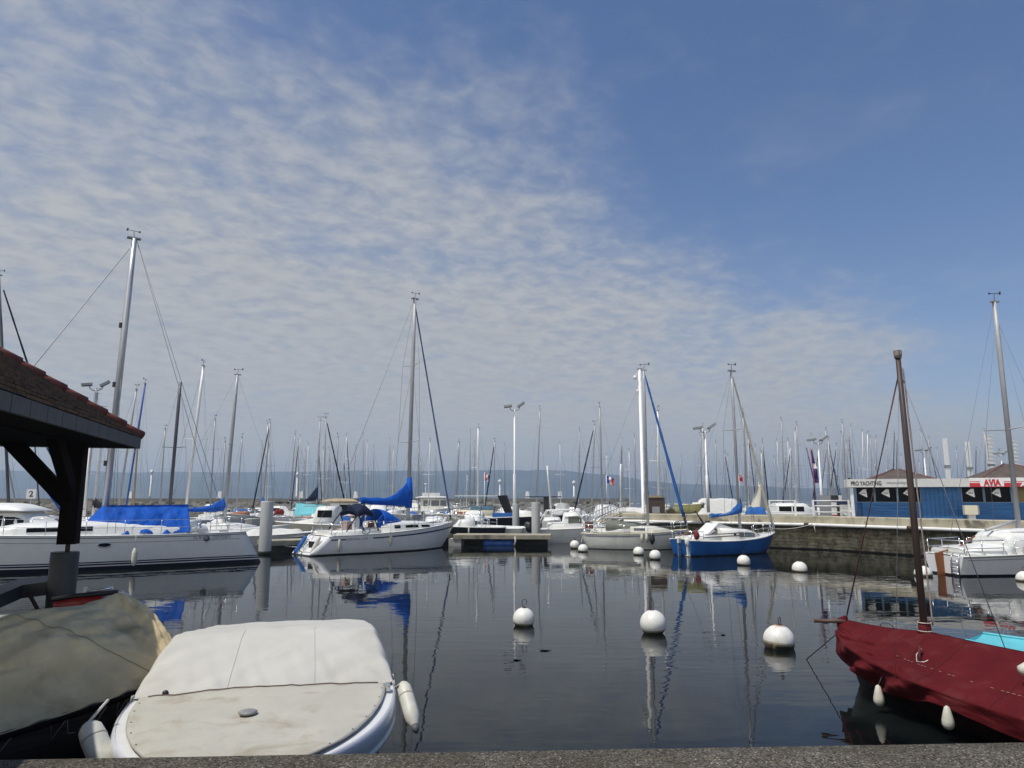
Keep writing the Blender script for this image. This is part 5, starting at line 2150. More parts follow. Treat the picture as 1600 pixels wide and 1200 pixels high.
        for k in (-1, 1):
            MB().lathe([(.018, -.01), (.02, .01), (.0, .015)], ax * (h - .04) + Vector((k * .035, -.05, 0)), 8, axis=(0, -1, .3)).build('eyelet', black_pl, f)
        return ax * h
    e = fend(f, axis, .078)
    MB().tube([e, top - f.location], .012, 6).build('rope', rope_w, f)
    p0, p1 = at(137, 1130, 6.3), at(172, 1215, 6.1)
    f2 = thing('fender', 'pale fender wedged between the covered speedboat and the brown covered boat', 'fender', tuple((p0 + p1) / 2), 0, 'dirty cream fenders on the speedboat')
    e = fend(f2, p0 - p1, .10)
    MB().tube([e, e + Vector((.02, .25, .12))], .012, 6).build('rope', rope_w, f2)


speedboat()


# -- boat under the brown canvas ----------------------------------------------------------
def brown_boat():
    # plan: bow near the quay at the left, broad stern towards the pile
    stn = [  # ridge (x,y,z), right edge, left edge
        ((-5.95, 5.85, .95), (-5.80, 5.92, .55), (-6.05, 5.9, .55)),
        ((-5.88, 6.5, 1.15), (-5.25, 6.5, .55), (-6.5, 6.5, .55)),
        ((-5.75, 7.2, 1.32), (-4.80, 7.2, .58), (-6.7, 7.3, .6)),
        (tuple(at(2, 967, 7.9)), (-4.38, 7.72, .66), (-6.8, 8.0, .6)),
        (tuple(at(76, 951, 8.35)), (-4.12, 8.15, .72), (-6.75, 8.6, .62)),
        (tuple(at(138, 944, 8.9)), (-3.98, 8.6, .78), (-6.5, 9.2, .66)),
        (tuple(at(187, 927, 9.25)), (-3.98, 8.95, .80), (-6.1, 9.6, .7)),
        ((-4.92, 9.42, 1.42), (-4.15, 9.35, .78), (-5.8, 9.75, .7)),
        ((-4.85, 9.55, 1.0), (-4.45, 9.6, .74), (-5.4, 9.8, .7)),
    ]
    o = Vector((-5.3, 7.8, 0))
    t = thing('covered_boat', 'wooden boat under a stained brown-grey canvas laced along its gunwale', 'covered boat', tuple(o))

    def interp(u, i):
        x = u * (len(stn) - 1)
        k = min(int(x), len(stn) - 2)
        q = x - k
        # catmull-rom
        P = [Vector(stn[max(0, min(len(stn) - 1, k + d))][i]) for d in (-1, 0, 1, 2)]
        return .5 * ((2 * P[1]) + (-P[0] + P[2]) * q + (2 * P[0] - 5 * P[1] + 4 * P[2] - P[3]) * q * q + (-P[0] + 3 * P[1] - 3 * P[2] + P[3]) * q ** 3) - o

    def cover(side):
        def f(u, v):
            r, e = interp(u, 0), interp(u, side)
            p = r + (e - r) * v
            p.z = r.z + (e.z - r.z) * v ** 1.35
            # belly out a bit, pleats radiating from the peak, creases
            peak = max(0.0, 1 - abs(u - .72) * 3.0)
            pl = math.sin(u * 95 + 3 * v) * .045 * max(0, u - .52) * 3.2 * math.sin(PI * min(v * 1.05, 1)) ** .7
            cr = fbm(u * 4, v * 3, side, 5) * .065 + fbm(u * 14, v * 8, side + 5, 4) * .02 - .03 * max(0, 1 - abs(mnoise.noise(Vector((u * 9, v * 3.5, side * 3)))) * 9) * v
            # long drapes hanging away from the raised stern frame
            an = math.atan2(v * 1.5, .76 - u) if u < .76 or v > 0 else 0
            cr += .040 * math.sin(an * 13 + fbm(u * 3, v * 3, 7, 3) * 2.2) * min(1, math.hypot(.76 - u, v) * 1.6) * (1 - .5 * v)
            n = Vector((.6 if side == 1 else -.6, -.2, .6))
            q = p + n * (pl + cr * math.sin(PI * min(v + .1, 1)))
            # seam ridge
            if abs(u - .40 - .10 * v) < .012:
                q += n * .008
            if v > .93:
                q.z += .025 * math.sin(u * 70)
            return q
        return f
    cm = mat('stained_brown_canvas', (.68, .555, .33), .9, spec=.12, vary=.25, vscale=1.6, bump=.008, bscale=4.5, dirt=(.27, .225, .135), dirt_amt=.85, dscale=1.4)
    m = MB()
    m.grid(cover(1), 150, 56)
    m.build('canvas_cover', cm, t, solid=.006)
    # far side: the canvas is thrown back near the stern, so the red inside shows
    m = MB()
    m.grid(lambda u, v: cover(2)(u * .72, v), 80, 30)
    m.build('canvas_cover', cm, t, solid=.006)
    # hull of dark lapped planks below
    hullm = mat('dark_planked_hull', (.075, .055, .045), .55, vary=.4, vscale=2.5, stretch=(1, 1, 10), dirt=(.14, .075, .03), dirt_amt=.5, dscale=1.8)
    for side in (1, 2):
        m = MB()
        cen = [interp(i / 40, 0) for i in range(41)]

        def hull(u, v, side=side):
            e = interp(u, side)
            r = interp(u, 0)
            inn = Vector((r.x, r.y, 0)) - Vector((e.x, e.y, 0))
            z = e.z + .02 - v * (e.z + .25)
            q = Vector((e.x, e.y, z)) + inn * (.03 + .55 * v ** 2.0)
            q += inn.normalized() * (-.012 * ((v * 6) % 1.0)) if inn.length > 1e-3 else Vector()
            return q
        m.grid(hull, 60, 24)
        m.build('hull', hullm, t)
        m = MB()
        m.tube([interp(i / 60, side) + Vector((.02 if side == 1 else -.02, 0, -.015)) for i in range(61)], .03, 8)
        m.build('gunwale', dark_wood, t)
    # sewn seam running across the panel, in a tone darker than the canvas
    m = MB()
    fc = cover(1)
    for (ua, ub) in ((.40, .58),):
        m.tube([fc(ua + (ub - ua) * k / 40, .04 + .92 * k / 40) + Vector((.008, -.006, .006)) for k in range(41)], .0035, 5)
    m.build('seam', mat('sewn_seam_tan', (.30, .25, .16), .9), t)
    # lacing zigzag below the hem
    m = MB()
    for k in (3, 5, 6, 8, 11, 12, 14, 16, 17, 19, 22):
        u = k / 36
        a, b = interp(u, 1), interp(u + 1 / 72, 1)
        out = Vector((.03, -.02, 0))
        m.tube([a + out + Vector((0, 0, -.02)), b + out * .3 + Vector((-.05, 0, -.20)), interp(u + (1 / 36 if k % 3 else 1 / 60), 1) + out + Vector((0, 0, -.02 if k % 3 else -.19))], .0055, 5)
    m.build('lacing', mat('grey_cord', (.30, .28, .23), .9), t)
    # hem of a lighter band
    m = MB()
    f = cover(1)
    m.tube([f(i / 120, 1.0) + Vector((.006, 0, 0)) for i in range(121)], .008, 6)
    m.build('hem', mat('dark_hem', (.20, .18, .13), .9), t)
    # red interior and frames near the stern
    ra, rb = at(84, 938, 9.5) - o, at(160, 930, 9.5) - o
    m = MB()
    m.grid(lambda u, v: ra.lerp(rb, u) + Vector((0, .03 * math.sin(u * 9), -.30 * v)), 12, 4)
    m.build('red_interior', mat('red_leatherette', (.30, .012, .014), .45, vary=.2), t, solid=.03)
    m = MB()
    a, b = at(82, 937, 9.46) - o, at(184, 925, 9.46) - o
    m.tube([a, a.lerp(b, .3) + Vector((0, 0, .015)), b], .03, 8)
    m.build('coaming', black_pl, t)
    m = MB()
    m.tube([a.lerp(b, .45) + Vector((0, .05, .04)), a.lerp(b, .9) + Vector((0, .02, .06))], .018, 6)
    m.box(a.lerp(b, .48) + Vector((0, .03, .06)), (.04, .04, .09))
    m.tube([b + Vector((-.02, 0, 0)), b + Vector((.06, .0, .0)), b + Vector((.14, 0, -.06))], .022, 6)
    m.build('chrome_fitting', steel, t)


brown_boat()


# -- dinghy under the red cover -----------------------------------------------------------
def red_boat():
    hd = Vector((-.342, .940, 0)).normalized()
    bow = Vector((5.19, 11.55, 0))
    L = 5.4
    c = bow - hd * (L / 2)
    ang = math.atan2(hd.y, hd.x)
    t = thing('covered_dinghy', 'gaff dinghy under a dark red canvas cover with a dark wooden mast', 'covered sailing dinghy', tuple(c), ang)
    H = Hull(L, 1.95, .52, .48, .72, .25, .28, .05, wl=.62, ws=.62, mid=.42, bowp=2.0, bowe=.75, n=36, p=.7)
    H.build(t, mat('dark_red_hull', (.035, .012, .012), .35, vary=.3, bands=[(-1, (.01, .01, .01)), (0, (.012, .01, .01)), (.06, (.030, .010, .010))]), dark_wood, .03)
    cm = mat('dark_red_canvas', (.092, .008, .0105), .85, spec=.12, vary=.2, vscale=2.2, bump=.006, bscale=6, dirt=(.15, .045, .04), dirt_amt=.3, dscale=3)
    xm = L / 2 - 1.50

    def ridge(x):
        # height of the ridge pole under the cover
        tb = (L / 2 - x)
        if tb < 1.50:
            return .92 + .06 * tb / 1.50 - .03 * math.sin(PI * tb / 1.50)
        return .98 + .10 * (tb - 1.50) / 3.8 - .05 * math.sin(PI * min(1, (tb - 1.50) / 3.8))

    def cover(sd):
        def f(u, v):
            tt = 1.0 - u * .995
            x = -L / 2 + tt * L + .06 * (1 - u) ** 8
            zs = H.sheer(tt)
            hb = H.half(tt)
            zr = ridge(x)
            # v 0..0.72 ridge to gunwale, then hanging
            hang = .22 + .10 * max(0, 1 - u * 4) + .05 * math.sin(u * 11) + .12 * math.exp(-((u - .30) / .10) ** 2)
            if v < .72:
                q = v / .72
                y = hb * q * 1.02 + .02
                z = zr + (zs + .03 - zr) * (q ** 1.06) - .035 * math.sin(PI * q)
            else:
                q = (v - .72) / .28
                y = hb * 1.02 + .045 - .03 * q + .02
                z = zs + .03 - hang * q
            # folds: slack canvas in the fore part below the mast strap
            w = math.exp(-((u - .22) / .17) ** 2) * max(0, v - .25)
            fo = math.sin((v * 2.2 + u * 5.0) * 9) * .11 * w + fbm(u * 9, v * 5, sd, 4) * .12 * w
            fo += fbm(u * 5, v * 2.4, sd + 3, 4) * .045 * min(1, v * 3)
            if v > .72:
                fo += math.sin(u * 42 + fbm(u * 6, 1, 2) * 4) * .022 * (v - .72) / .28
            # taut lines running from the mast down to the strap
            tl = abs((u - .30) + (v - .1) * .22)
            fo += max(0, .012 - abs(tl - .02)) * 1.2 * max(0, .6 - v)
            return (x, sd * (y + fo), z + fo * .45)
        return f
    for sd in (1, -1):
        m = MB()
        m.grid(cover(sd), 190, 60)
        m.build('canvas_cover', cm, t, solid=.006)
    # panel seams running from the ridge to the hem
    for u in (.13, .40, .58, .76):
        fs_ = cover(1)
        MB().tube([Vector(fs_(u, .02 + .96 * k / 40)) + Vector((0, .004, .005)) for k in range(41)], .004, 5).build('panel_seam', mat('red_seam', (.07, .006, .008), .9), t)
    # pale worn stitching seam along the side
    m = MB()
    f = cover(1)
    for k in range(60):
        if RNG.random() < .55:
            u = .25 + .7 * k / 60
            a, b = Vector(f(u, .47 + .05 * u)), Vector(f(u + .007, .47 + .05 * u))
            m.tube([a + Vector((0, .008, .008)), b + Vector((0, .008, .008))], .004, 4)
    m.build('seam_stitching', mat('worn_thread', (.36, .22, .17), .9), t)
    # stem nose and bowsprit
    m = MB()
    m.tube([(L / 2 - .06, 0, .50), (L / 2 + .01, 0, .68), (L / 2 + .01, 0, .90), (L / 2 - .10, 0, .95)], [.03, .055, .06, .04], 10)
    m.build('stem_cover', cm, t)
    tip = Matrix.Rotation(-ang, 4, 'Z') @ (at(1272, 970, 11.75) - c)
    m = MB()
    m.tube([(L / 2 - .1, .0, .90), tip], [.035, .028], 8)
    m.build('bowsprit', mat('old_spar', (.10, .055, .04), .6, vary=.3), t)
    # mast
    mb = Vector((xm, 0, .96))
    wtop = at(1413, 552, 9.98)
    tl_ = Matrix.Rotation(-ang, 4, 'Z') @ (wtop - c)
    top = Vector((xm + .0, tl_.y * .6, wtop.z))
    mm = mat('dark_wood_mast', (.055, .036, .030), .55, vary=.3, vscale=3, stretch=(4, 4, .4))
    m = MB()
    m.tube([(xm, 0, .2), mb.lerp(top, .5), top], [.049, .045, .035], 14)
    mo = m.build('mast', mm, t)
    m = MB()
    m.tube([top + Vector((0, 0, -.05)), top + Vector((0, 0, .05))], [.05, .055], 6)
    m.box(top + Vector((0, 0, .03)), (.08, .10, .08), .3)
    m.build('masthead', mat('grey_wood', (.22, .2, .18), .8), mo)
    # red boot round the mast foot with cord
    m = MB()
    m.tube([mb + Vector((0, 0, -.06)), mb + Vector((0, 0, .03)), mb + Vector((0, 0, .15))], [.10, .085, .075], 14)
    m.build('mast_boot', cm, t)
    m = MB()
    for zz in (.03, .14):
        m.tube([mb + Vector((.082 * math.cos(a), .082 * math.sin(a), zz)) for a in [2 * PI * k / 16 for k in range(17)]], .007, 5)
    m.build('boot_lashing', rope_w, t)
    # halyards: one pale, beaded on the mast, one red stay forward, one aft
    m = MB()
    a, b = mb + Vector((-.05, -.10, .1)), top + Vector((-.02, -.06, -.2))
    m.tube([a.lerp(b, k / 40) + Vector((0, .004 * math.sin(k), 0)) for k in range(41)], .010, 5)
    m.build('halyard', mat('flecked_rope', (.42, .33, .30), .85, vary=.6, vscale=60), t)
    m = MB()
    a, b = mb + Vector((-.0, -.145, .1)), top + Vector((-.0, -.075, -.2))
    m.tube([a.lerp(b, k / 40) for k in range(41)], .006, 5)
    m.build('halyard', rope_w, t)
    line(t, [top + Vector((0, 0, -.25)), (L / 2 - .12, 0, 1.0)], .009, rope_r, 'forestay')
    line(t, [top + Vector((0, 0, -.22)), (L / 2 - .35, .25, .95)], .006, rope_d, 'forestay')
    line(t, [top + Vector((0, 0, -.22)), (xm - .5, -.95, .5)], .006, wire)
    line(t, [top + Vector((0, 0, -.22)), (xm - .3, .93, .5)], .0035, wire)
    # strap and rope on the cover
    f = cover(1)
    s0 = Vector(f(.335, .36))
    m = MB()
    m.tube([s0 + Vector((.0, 0, .10)), s0 + Vector((.04, .05, .02)), s0 + Vector((.02, .08, -.06)), s0 + Vector((-.08, .07, -.05)), s0 + Vector((-.12, .04, -.02))], .008, 5)
    m.build('strap_cord', rope_w, t)
    m = MB()
    m.tube([s0 + Vector((.02, 0, .13)), s0 + Vector((.0, .05, .03)), s0 + Vector((-.03, .07, -.05))], .018, 6)
    m.build('strap', mat('dark_strap', (.08, .012, .015), .8), t)
    m = MB()
    p = Vector(f(.17, .02))
    m.tube([p + Vector((.12 * math.cos(a), 0, .02 + .06 * math.sin(a))) for a in [PI * k / 10 for k in range(11)]], .007, 5)
    m.build('cord_loop', rope_d, t)
    # fenders below the hem
    for (px, py, Y, lb) in ((1373, 1088, 9.85, 'small drop shaped white fender under the bow half of the red cover'), (1481, 1123, 8.75, 'small drop shaped white fender under the middle of the red cover')):
        p = at(px, py, Y)
        o = thing('fender', lb, 'fender', tuple(p), 0, 'drop fenders under the red cover')
        s_ = .9
        MB().lathe([(.008, .16 * s_), (.03, .14 * s_), (.05, .06 * s_), (.066, -.02 * s_), (.068, -.07 * s_), (.05, -.115 * s_), (.02, -.135 * s_), (.0, -.14 * s_)], (0, 0, 0), 18).build('body', fender_m, o)
        MB().tube([(0, 0, .13), (.09, .05, .24)], .006, 5).build('rope', rope_d, o)
    # bow mooring line to the water
    w = atz(1258, 1029)
    o = line(None, [world_of(t, (L / 2 + .05, 0, .72)), w + Vector((0, 0, -.03))], .009, rope_d, 'mooring_rope')
    tag(o, 'dark thin mooring line from the red covered dinghy\'s bow into the water', 'rope')


red_boat()


def turquoise_boat():
    # upturned-looking turquoise tender behind the red cover
    a, b = atz(1523, 999, .5), atz(1600, 1009, .5)
    ang, L = heading(a, b)
    c = a + (b - a).normalized() * 1.55
    c.z = 0
    t = thing('rowing_boat', 'turquoise rowing boat partly hidden behind the red covered dinghy', 'rowing boat', (c.x, c.y, 0), ang)
    H = Hull(3.1, 1.25, .54, .50, .62, .18, .3, .1, wl=.75, ws=.7)
    tq = mat('turquoise_paint', (.10, .47, .53), .4, vary=.1, dirt=(.2, .35, .33), dirt_amt=.3)
    H.build(t, tq, mat('turquoise_inside', (.13, .52, .58), .5, vary=.15), -.10)
    for x in (-.7, .4):
        MB().bx(x - .12, x + .12, -.55, .55, .46, .50).build('thwart', tq, t)
    m = MB()
    for sd in (1, -1):
        m.tube([H.pt(k / 26, H.sheer(k / 26), sd) + Vector((0, 0, .01)) for k in range(27)], .022, 6)
    m.build('gunwale', tq, t)
    MB().bx(.2, .5, .25, .31, .44, .6).build('rowlock', black_pl, t)
    m = MB()
    m.tube([(1.3, -.2, .5), (2.0, -.1, .47), (2.6, 0, .40)], .03, 6)
    m.tube([(2.6, 0, .40), (2.75, 0, .40)], [.07, .03], 8)
    m.build('oar', tq, t)
    p = at(1608, 1045, 8.3)
    o = thing('white_float', 'smooth white float lying on the red cover at the right edge', 'float', tuple(p))
    MB().lathe([(.0, -.12), (.055, -.10), (.08, 0), (.055, .10), (0, .12)], (0, 0, 0), 16, axis=(1, 0, .2)).build('body', fender_m, o)


turquoise_boat()


# -- mooring buoys -------------------------------------------------------------------------
def buoys():
    near = [(818, 949, 977, 36, 'white mooring buoy left of the other two big buoys, with a hook-shaped top ring', (0, .04)),
            (1022, 953, 989, 43, 'largest clean white mooring buoy in the middle of the open water', (.03, 0)),
            (1217, 976, 1012, 50, 'white mooring buoy with a rust stained crown nearest the red dinghy', (.05, .02))]
    far = [(1162, 867, 883, 20, 'small white buoy in front of the blue sailboat\'s bow'), (1249.5, 877, 893, 23, 'small white buoy alone before the dark quay wall'),
           (1024, 859, 874, 18, 'small white buoy left of the blue sailboat\'s stern, nearer one'), (998, 854, 867, 17, 'small white buoy under the low weathered sloop'),
           (911, 850, 862, 16, 'small white buoy at the stern of the low weathered sloop, lower one'), (898, 844, 857, 15, 'small white buoy touching the stern ladder of the low weathered sloop'),
           (1443, 884, 900, 26, 'white buoy half hidden behind the red dinghy\'s dark mast'), (1603, 892, 908, 26, 'white buoy cut by the right edge under the white sailboat')]
    for k, row in enumerate(near + far):
        px, yt, yw, dpx, lab = row[:5]
        p = atz(px, yw)
        r = dpx / 2 * p.y / 1130.0 * (.93 if k < 3 else 1.0)
        zt = at(px, yt, p.y).z
        t = thing('mooring_buoy', lab, 'buoy', (p.x, p.y, 0), RNG.uniform(0, 6), 'white mooring buoys')
        t.rotation_euler.x, t.rotation_euler.y = RNG.uniform(-.07, .07), RNG.uniform(-.07, .07)
        m = MB()
        cz = max(zt - r, r * .25)
        n = 24
        prof = []
        for i in range(n + 1):
            a = -PI / 2 + PI * i / n
            prof.append((max(.001, r * math.cos(a)), cz + r * math.sin(a) * (1.0 if math.sin(a) < 0 else (zt - cz) / r)))
        m.lathe(prof, n=32)
        bm_ = buoy_m
        if k == 2:
            bm_ = mat('stained_buoy_plastic', (.7, .7, .6), .45, vary=.10, vscale=9, bands=[(-1, (.03, .03, .02)), (0, (.03, .03, .02)), (.06, (.14, .13, .08)), (.085, (.40, .38, .28)), (.11, (.76, .75, .68)), (zt - .035, (.58, .47, .36)), (zt - .014, (.34, .19, .11))],
                      dirt=(.48, .36, .25), dirt_amt=.5, dscale=7)
        b = m.build('float', bm_, t)
        # collar and top ring
        m = MB()
        m.lathe([(.05, zt - .012), (.045, zt + .012), (.02, zt + .02)], n=12)
        m.build('collar', rust, t)
        if r > .15:
            m = MB()
            h = .25 if k == 1 else .14
            if k == 0:
                pts = [(0, 0, zt), (-.05, 0, zt + .07), (-.055, 0, zt + .13), (-.02, 0, zt + .18), (.035, 0, zt + .17), (.05, 0, zt + .12), (.035, 0, zt + .07)]
            else:
                w = .07 if k == 1 else .048
                pts = [(w * math.sin(a), 0, zt + h / 2 - h / 2 * math.cos(a)) for a in [2 * PI * q / 18 for q in range(19)]]
            m.tube(pts, .0085, 6)
            m.build('ring', rust, t)


buoys()
for px, py, s_, lab in ((852, 1016, .07, 'small dark leaf floating right of the leftmost big buoy'), (808, 1031, .05, 'tiny dark scrap floating just below the leftmost big buoy'), (1130, 992, .03, 'tiny dark scrap floating right of the largest buoy')):
    p = atz(px, py, .004)
    m = MB()
    m.grid(lambda u, v: ((u - .5) * 3 * s_, (v - .5) * 1.6 * s_ * math.sin(PI * min(max(u, .02), .98)), .012 * math.sin(u * 4 + v * 3) + .006), 8, 4)
    o = m.build('floating_leaf', rope_d, None, .004)
    o.location = p
    tag(o, lab, 'leaf')
# ------------------------------------------------------------------ motor boats in the middle distance
def motorboat(px, Y, L, B, rz, label, hullc, name='motor_boat', cat='motor boat', fs=.75, fb=1.05, cab=None, roof=None, win=None, roof_m=None, cab_m=None, dm=None, engine=False, canopy=None, rails=True, z=0.0, win_m=None, rub=None):
    p = at(px, 800, Y)
    t = thing(name, label, cat, (p.x, p.y, z), rz)
    H = Hull(L, B, fs, (fs + fb) / 2 - .06, fb, .3, .9, .1, wl=.74, ws=.86, mid=.5, bowp=2.1, bowe=.75, n=18, p=.9)
    H.build(t, hullc, dm or gel, .05, toe=(rub or white_paint, .04))
    if cab:
        c = cabin(t, cab, cab_m or gel)
    if win:
        for x0, x1, f0, f1 in win:
            side_window(t, cab, x0, x1, f0, f1, win_m or dark_glass)
    if roof:
        x0, x1, hw, zr, th = roof
        m = MB()
        m.loft([[(x0 + (x1 - x0) * q, y, zr + th * (1 - (2 * q - 1) ** 4) * (1 - (y / hw) ** 4 * .8)) for y in [hw * k / 4 for k in range(-4, 5)]] + [(x0 + (x1 - x0) * q, y, zr - .03) for y in (hw, 0, -hw)] for q in [k / 12 for k in range(13)]], True)
        m.build('roof', roof_m or white_paint, t)
    if canopy:
        x0, x1, hw, zb, zt, cm = canopy
        tent(t, x0, x1, hw, zb, zt, cm)
    if engine:
        outboard(t, (-L / 2 - .28, 0, fs - .05), 1.0)
    if rails:
        rail_loop(t, H, .72, .985, .5, r=.018)
    return t, H


def cruisers():
    # rounded-roof cruiser behind the long yacht, far left
    zc = .95
    t, H = motorboat(22, 39.5, 8.5, 3.0, 0.03, 'white motor cruiser with rounded hardtop and dark side windows, left of the boathouse post', gel, fs=1.0, fb=1.3,
                     cab=[(-2.8, 1.25, zc, zc + 1.15), (.9, 1.25, zc + .0, zc + 1.15), (2.2, 1.1, zc + .05, zc + .35), (3.4, .5, zc + .2, zc + .26)], win=[(-2.3, -.9, .32, .8), (-.82, .2, .32, .8), (.28, 1.3, .32, .74)],
                     roof=(-3.2, 1.35, 1.35, zc + 1.16, .42))
    MB().bx(-2.2, -1.2, -.5, .5, zc + 1.5, zc + 1.75).build('radar_base', white_paint, t)
    # fishing cruiser right of the blue boom cover
    zc = 1.1
    t, H = motorboat(684, 92, 8.2, 3.0, .15, 'white fishing cruiser with tall wheelhouse and flybridge right of the blue boom cover', gel, fs=1.1, fb=1.7,
                     cab=[(-2.2, 1.2, zc, zc + 1.75), (1.0, 1.2, zc, zc + 1.75), (1.9, 1.1, zc + .1, zc + .75), (3.3, .6, zc + .3, zc + .42)], win=[(-1.9, -1.1, .4, .8), (-.9, .1, .4, .8), (.25, 1.0, .4, .8)],
                     roof=(-2.9, 1.3, 1.35, zc + 1.76, .18), win_m=grey_glass, cab_m=gel_old)
    MB().bx(-2.0, .2, -.9, .9, zc + 1.95, zc + 2.35).build('flybridge', gel, t)
    m = MB()
    m.tube([(-1.6, 0, zc + 2.3), (-1.6, 0, zc + 3.4)], .05, 6)
    m.lathe([(.02, 0), (.22, .03), (.2, .12), (.02, .16)], (-1.6, .0, zc + 3.4), 10)
    m.build('radar_mast', white_paint, t)
    zc = 1.1
    t, H = motorboat(640, 98, 8.0, 2.9, .1, 'low white cabin cruiser behind the blue boom cover mast', gel, fs=1.0, fb=1.5,
                     cab=[(-1.8, 1.2, zc, zc + 1.2), (1.0, 1.2, zc, zc + 1.2), (2.4, .9, zc + .2, zc + .35)], win=[(-1.5, -.3, .4, .8), (-.2, .9, .4, .8)], roof=(-3.2, 1.2, 1.3, zc + 1.22, .2))
    # cream boat with awning
    zc = .95
    t, H = motorboat(752, 66, 8.4, 2.8, PI - .08, 'cream day boat with white awning roof and red-framed windows', cream, fs=1.0, fb=1.35,
                     cab=[(-1.2, 1.15, zc, zc + .75), (1.9, 1.15, zc, zc + .78), (2.5, 1.0, zc + .05, zc + .78), (2.85, .8, zc + .1, zc + .55), (3.2, .6, zc + .15, zc + .2)], win=[(1.0, 1.45, .25, .8), (1.55, 2.0, .25, .8), (2.05, 2.4, .25, .8)], cab_m=cream,
                     win_m=mat('red_curtain', (.30, .09, .07), .5, vary=.3), rails=False)
    m = MB()
    m.bx(-2.0, 2.3, -1.1, 1.1, 2.95, 3.02)
    m.build('awning', white_paint, t)
    m = MB()
    for x in (-1.8, 0, 1.8):
        for y in (-1, 1):
            m.tube([(x, y, zc), (x, y, 2.96)], .025, 6)
    m.build('awning_post', steel, t)
    MB().bx(-1.2, .9, -.9, .9, 1.72, 2.05).build('blue_screen', mat('pale_blue_screen', (.10, .22, .30), .4, vary=.3), t)
    m = MB()
    m.v = [(-3.0, -1.15, .95), (-2.5, -1.15, .95), (-1.6, -1.15, 3.0), (-2.3, -1.15, 3.05), (-3.0, 1.15, .95), (-2.5, 1.15, .95), (-1.6, 1.15, 3.0), (-2.3, 1.15, 3.05)]
    for f in ((0, 1, 2, 3), (4, 5, 6, 7), (0, 3, 7, 4), (1, 2, 6, 5)):
        m.face(f)
    m.build('black_screen', canv_black, t)
    # black-hulled boat with dark awning behind the piles
    t, H = motorboat(818, 60, 8.0, 2.6, .05, 'black hulled launch with dark flat awning behind the grey piles', mat('black_hull', (.012, .012, .014), .3), fs=1.15, fb=1.45, cab=[(-.8, .7, 1.1, 1.75), (.6, .7, 1.1, 1.7), (.9, .6, 1.1, 1.25)], rails=False, dm=gel_old)
    m = MB()
    m.bx(.2, 3.1, -1, 1, 2.85, 2.93)
    m.build('awning', canv_navy, t)
    m = MB()
    m.box((1.9, 0, 2.2), (.4, .5, 1.3))
    m.build('awning_mast', black_pl, t)
    MB().bx(-2.6, -.9, -.8, .8, 1.2, 1.55).build('blue_bag', canv_blue2, t)
    # dark hulled runabout right behind the right pontoon
    t, H = motorboat(727, 46.2, 5.2, 2.0, PI, 'dark hulled white topped runabout moored behind the short pontoon', mat('navy_hull', (.014, .016, .025), .3), fs=.95, fb=1.1, cab=[(-.6, .6, .9, 1.45), (.4, .6, .9, 1.4), (.7, .5, .9, 1.0)], rails=False)
    for k in (-1, 1):
        MB().tube([(.9 * k - .2, -.8, 1.0), (.7 * k - .2, -.7, 2.05), (.7 * k - .2, .7, 2.05), (.9 * k - .2, .8, 1.0)], .03, 6).build('arch', steel, t)
    m = MB()
    for k in range(2):
        m.tube([(1.6 + k * .35, -.85, 1.05), (1.3 + k * .35, -.8, 1.55)], .07, 8)
    m.build('rod_holder', white_paint, t)
    MB().lathe([(.02, -.2), (.05, -.15), (.05, .15), (.02, .2)], (-.3, 1.05, .75), 10).build('bow_fender', fender_m, t)
    # two black outboards on small boats beside it
    zc = .8
    t, H = motorboat(768, 46.8, 4.2, 1.8, PI * .96, 'small white open boat with a black outboard, left one behind the short pontoon', gel_old, fs=.85, fb=1.0, engine=True, rails=False)
    t, H = motorboat(790, 47.4, 4.0, 1.8, PI * .9, 'small white open boat with a large black outboard beside the pale pile', gel, fs=.9, fb=1.0, engine=True, rails=True)
    # white cabin boat behind the near pile, stern with black outboard
    zc = .95
    t, H = motorboat(879, 46.4, 5.6, 2.2, 0.0, 'white cabin motorboat with black outboard and green-grey windscreen behind the pontoon end', gel, fs=.78, fb=1.05,
                     cab=[(-1.9, .85, zc - .2, zc + .25), (-.9, .9, zc - .15, zc + .3), (-.8, .9, zc - .15, zc + .85), (.1, .85, zc - .1, zc + .9), (.6, .75, zc, zc + .3), (1.9, .4, zc + .08, zc + .16)], rails=True)
    t.location.x = at(862, 800, 46.4).x + 1.6
    side_window(t, [(-.8, .9, zc - .15, zc + .85), (.1, .85, zc - .1, zc + .9), (.6, .75, zc, zc + .3)], -.6, .25, .4, .82, mat('greenish_glass', (.07, .09, .06), .15))
    m = MB()
    for y in (-.95, .95):
        m.tube([(-2.6, y, .85), (-1.9, y, 2.0), (-.2, y, 2.06), (.6, y, 1.2)], .035, 6)
    m.tube([(-1.9, -.95, 2.0), (-1.9, .95, 2.0)], .035, 6)
    m.build('roof_frame', white_paint, t)
    ob = outboard(t, (-3.05, -.45, .70), 1.15)
    MB().bx(-3.3, -3.0, -1.05, -.8, -.2, .62).build('blue_rudder', canv_blue2, t)


cruisers()


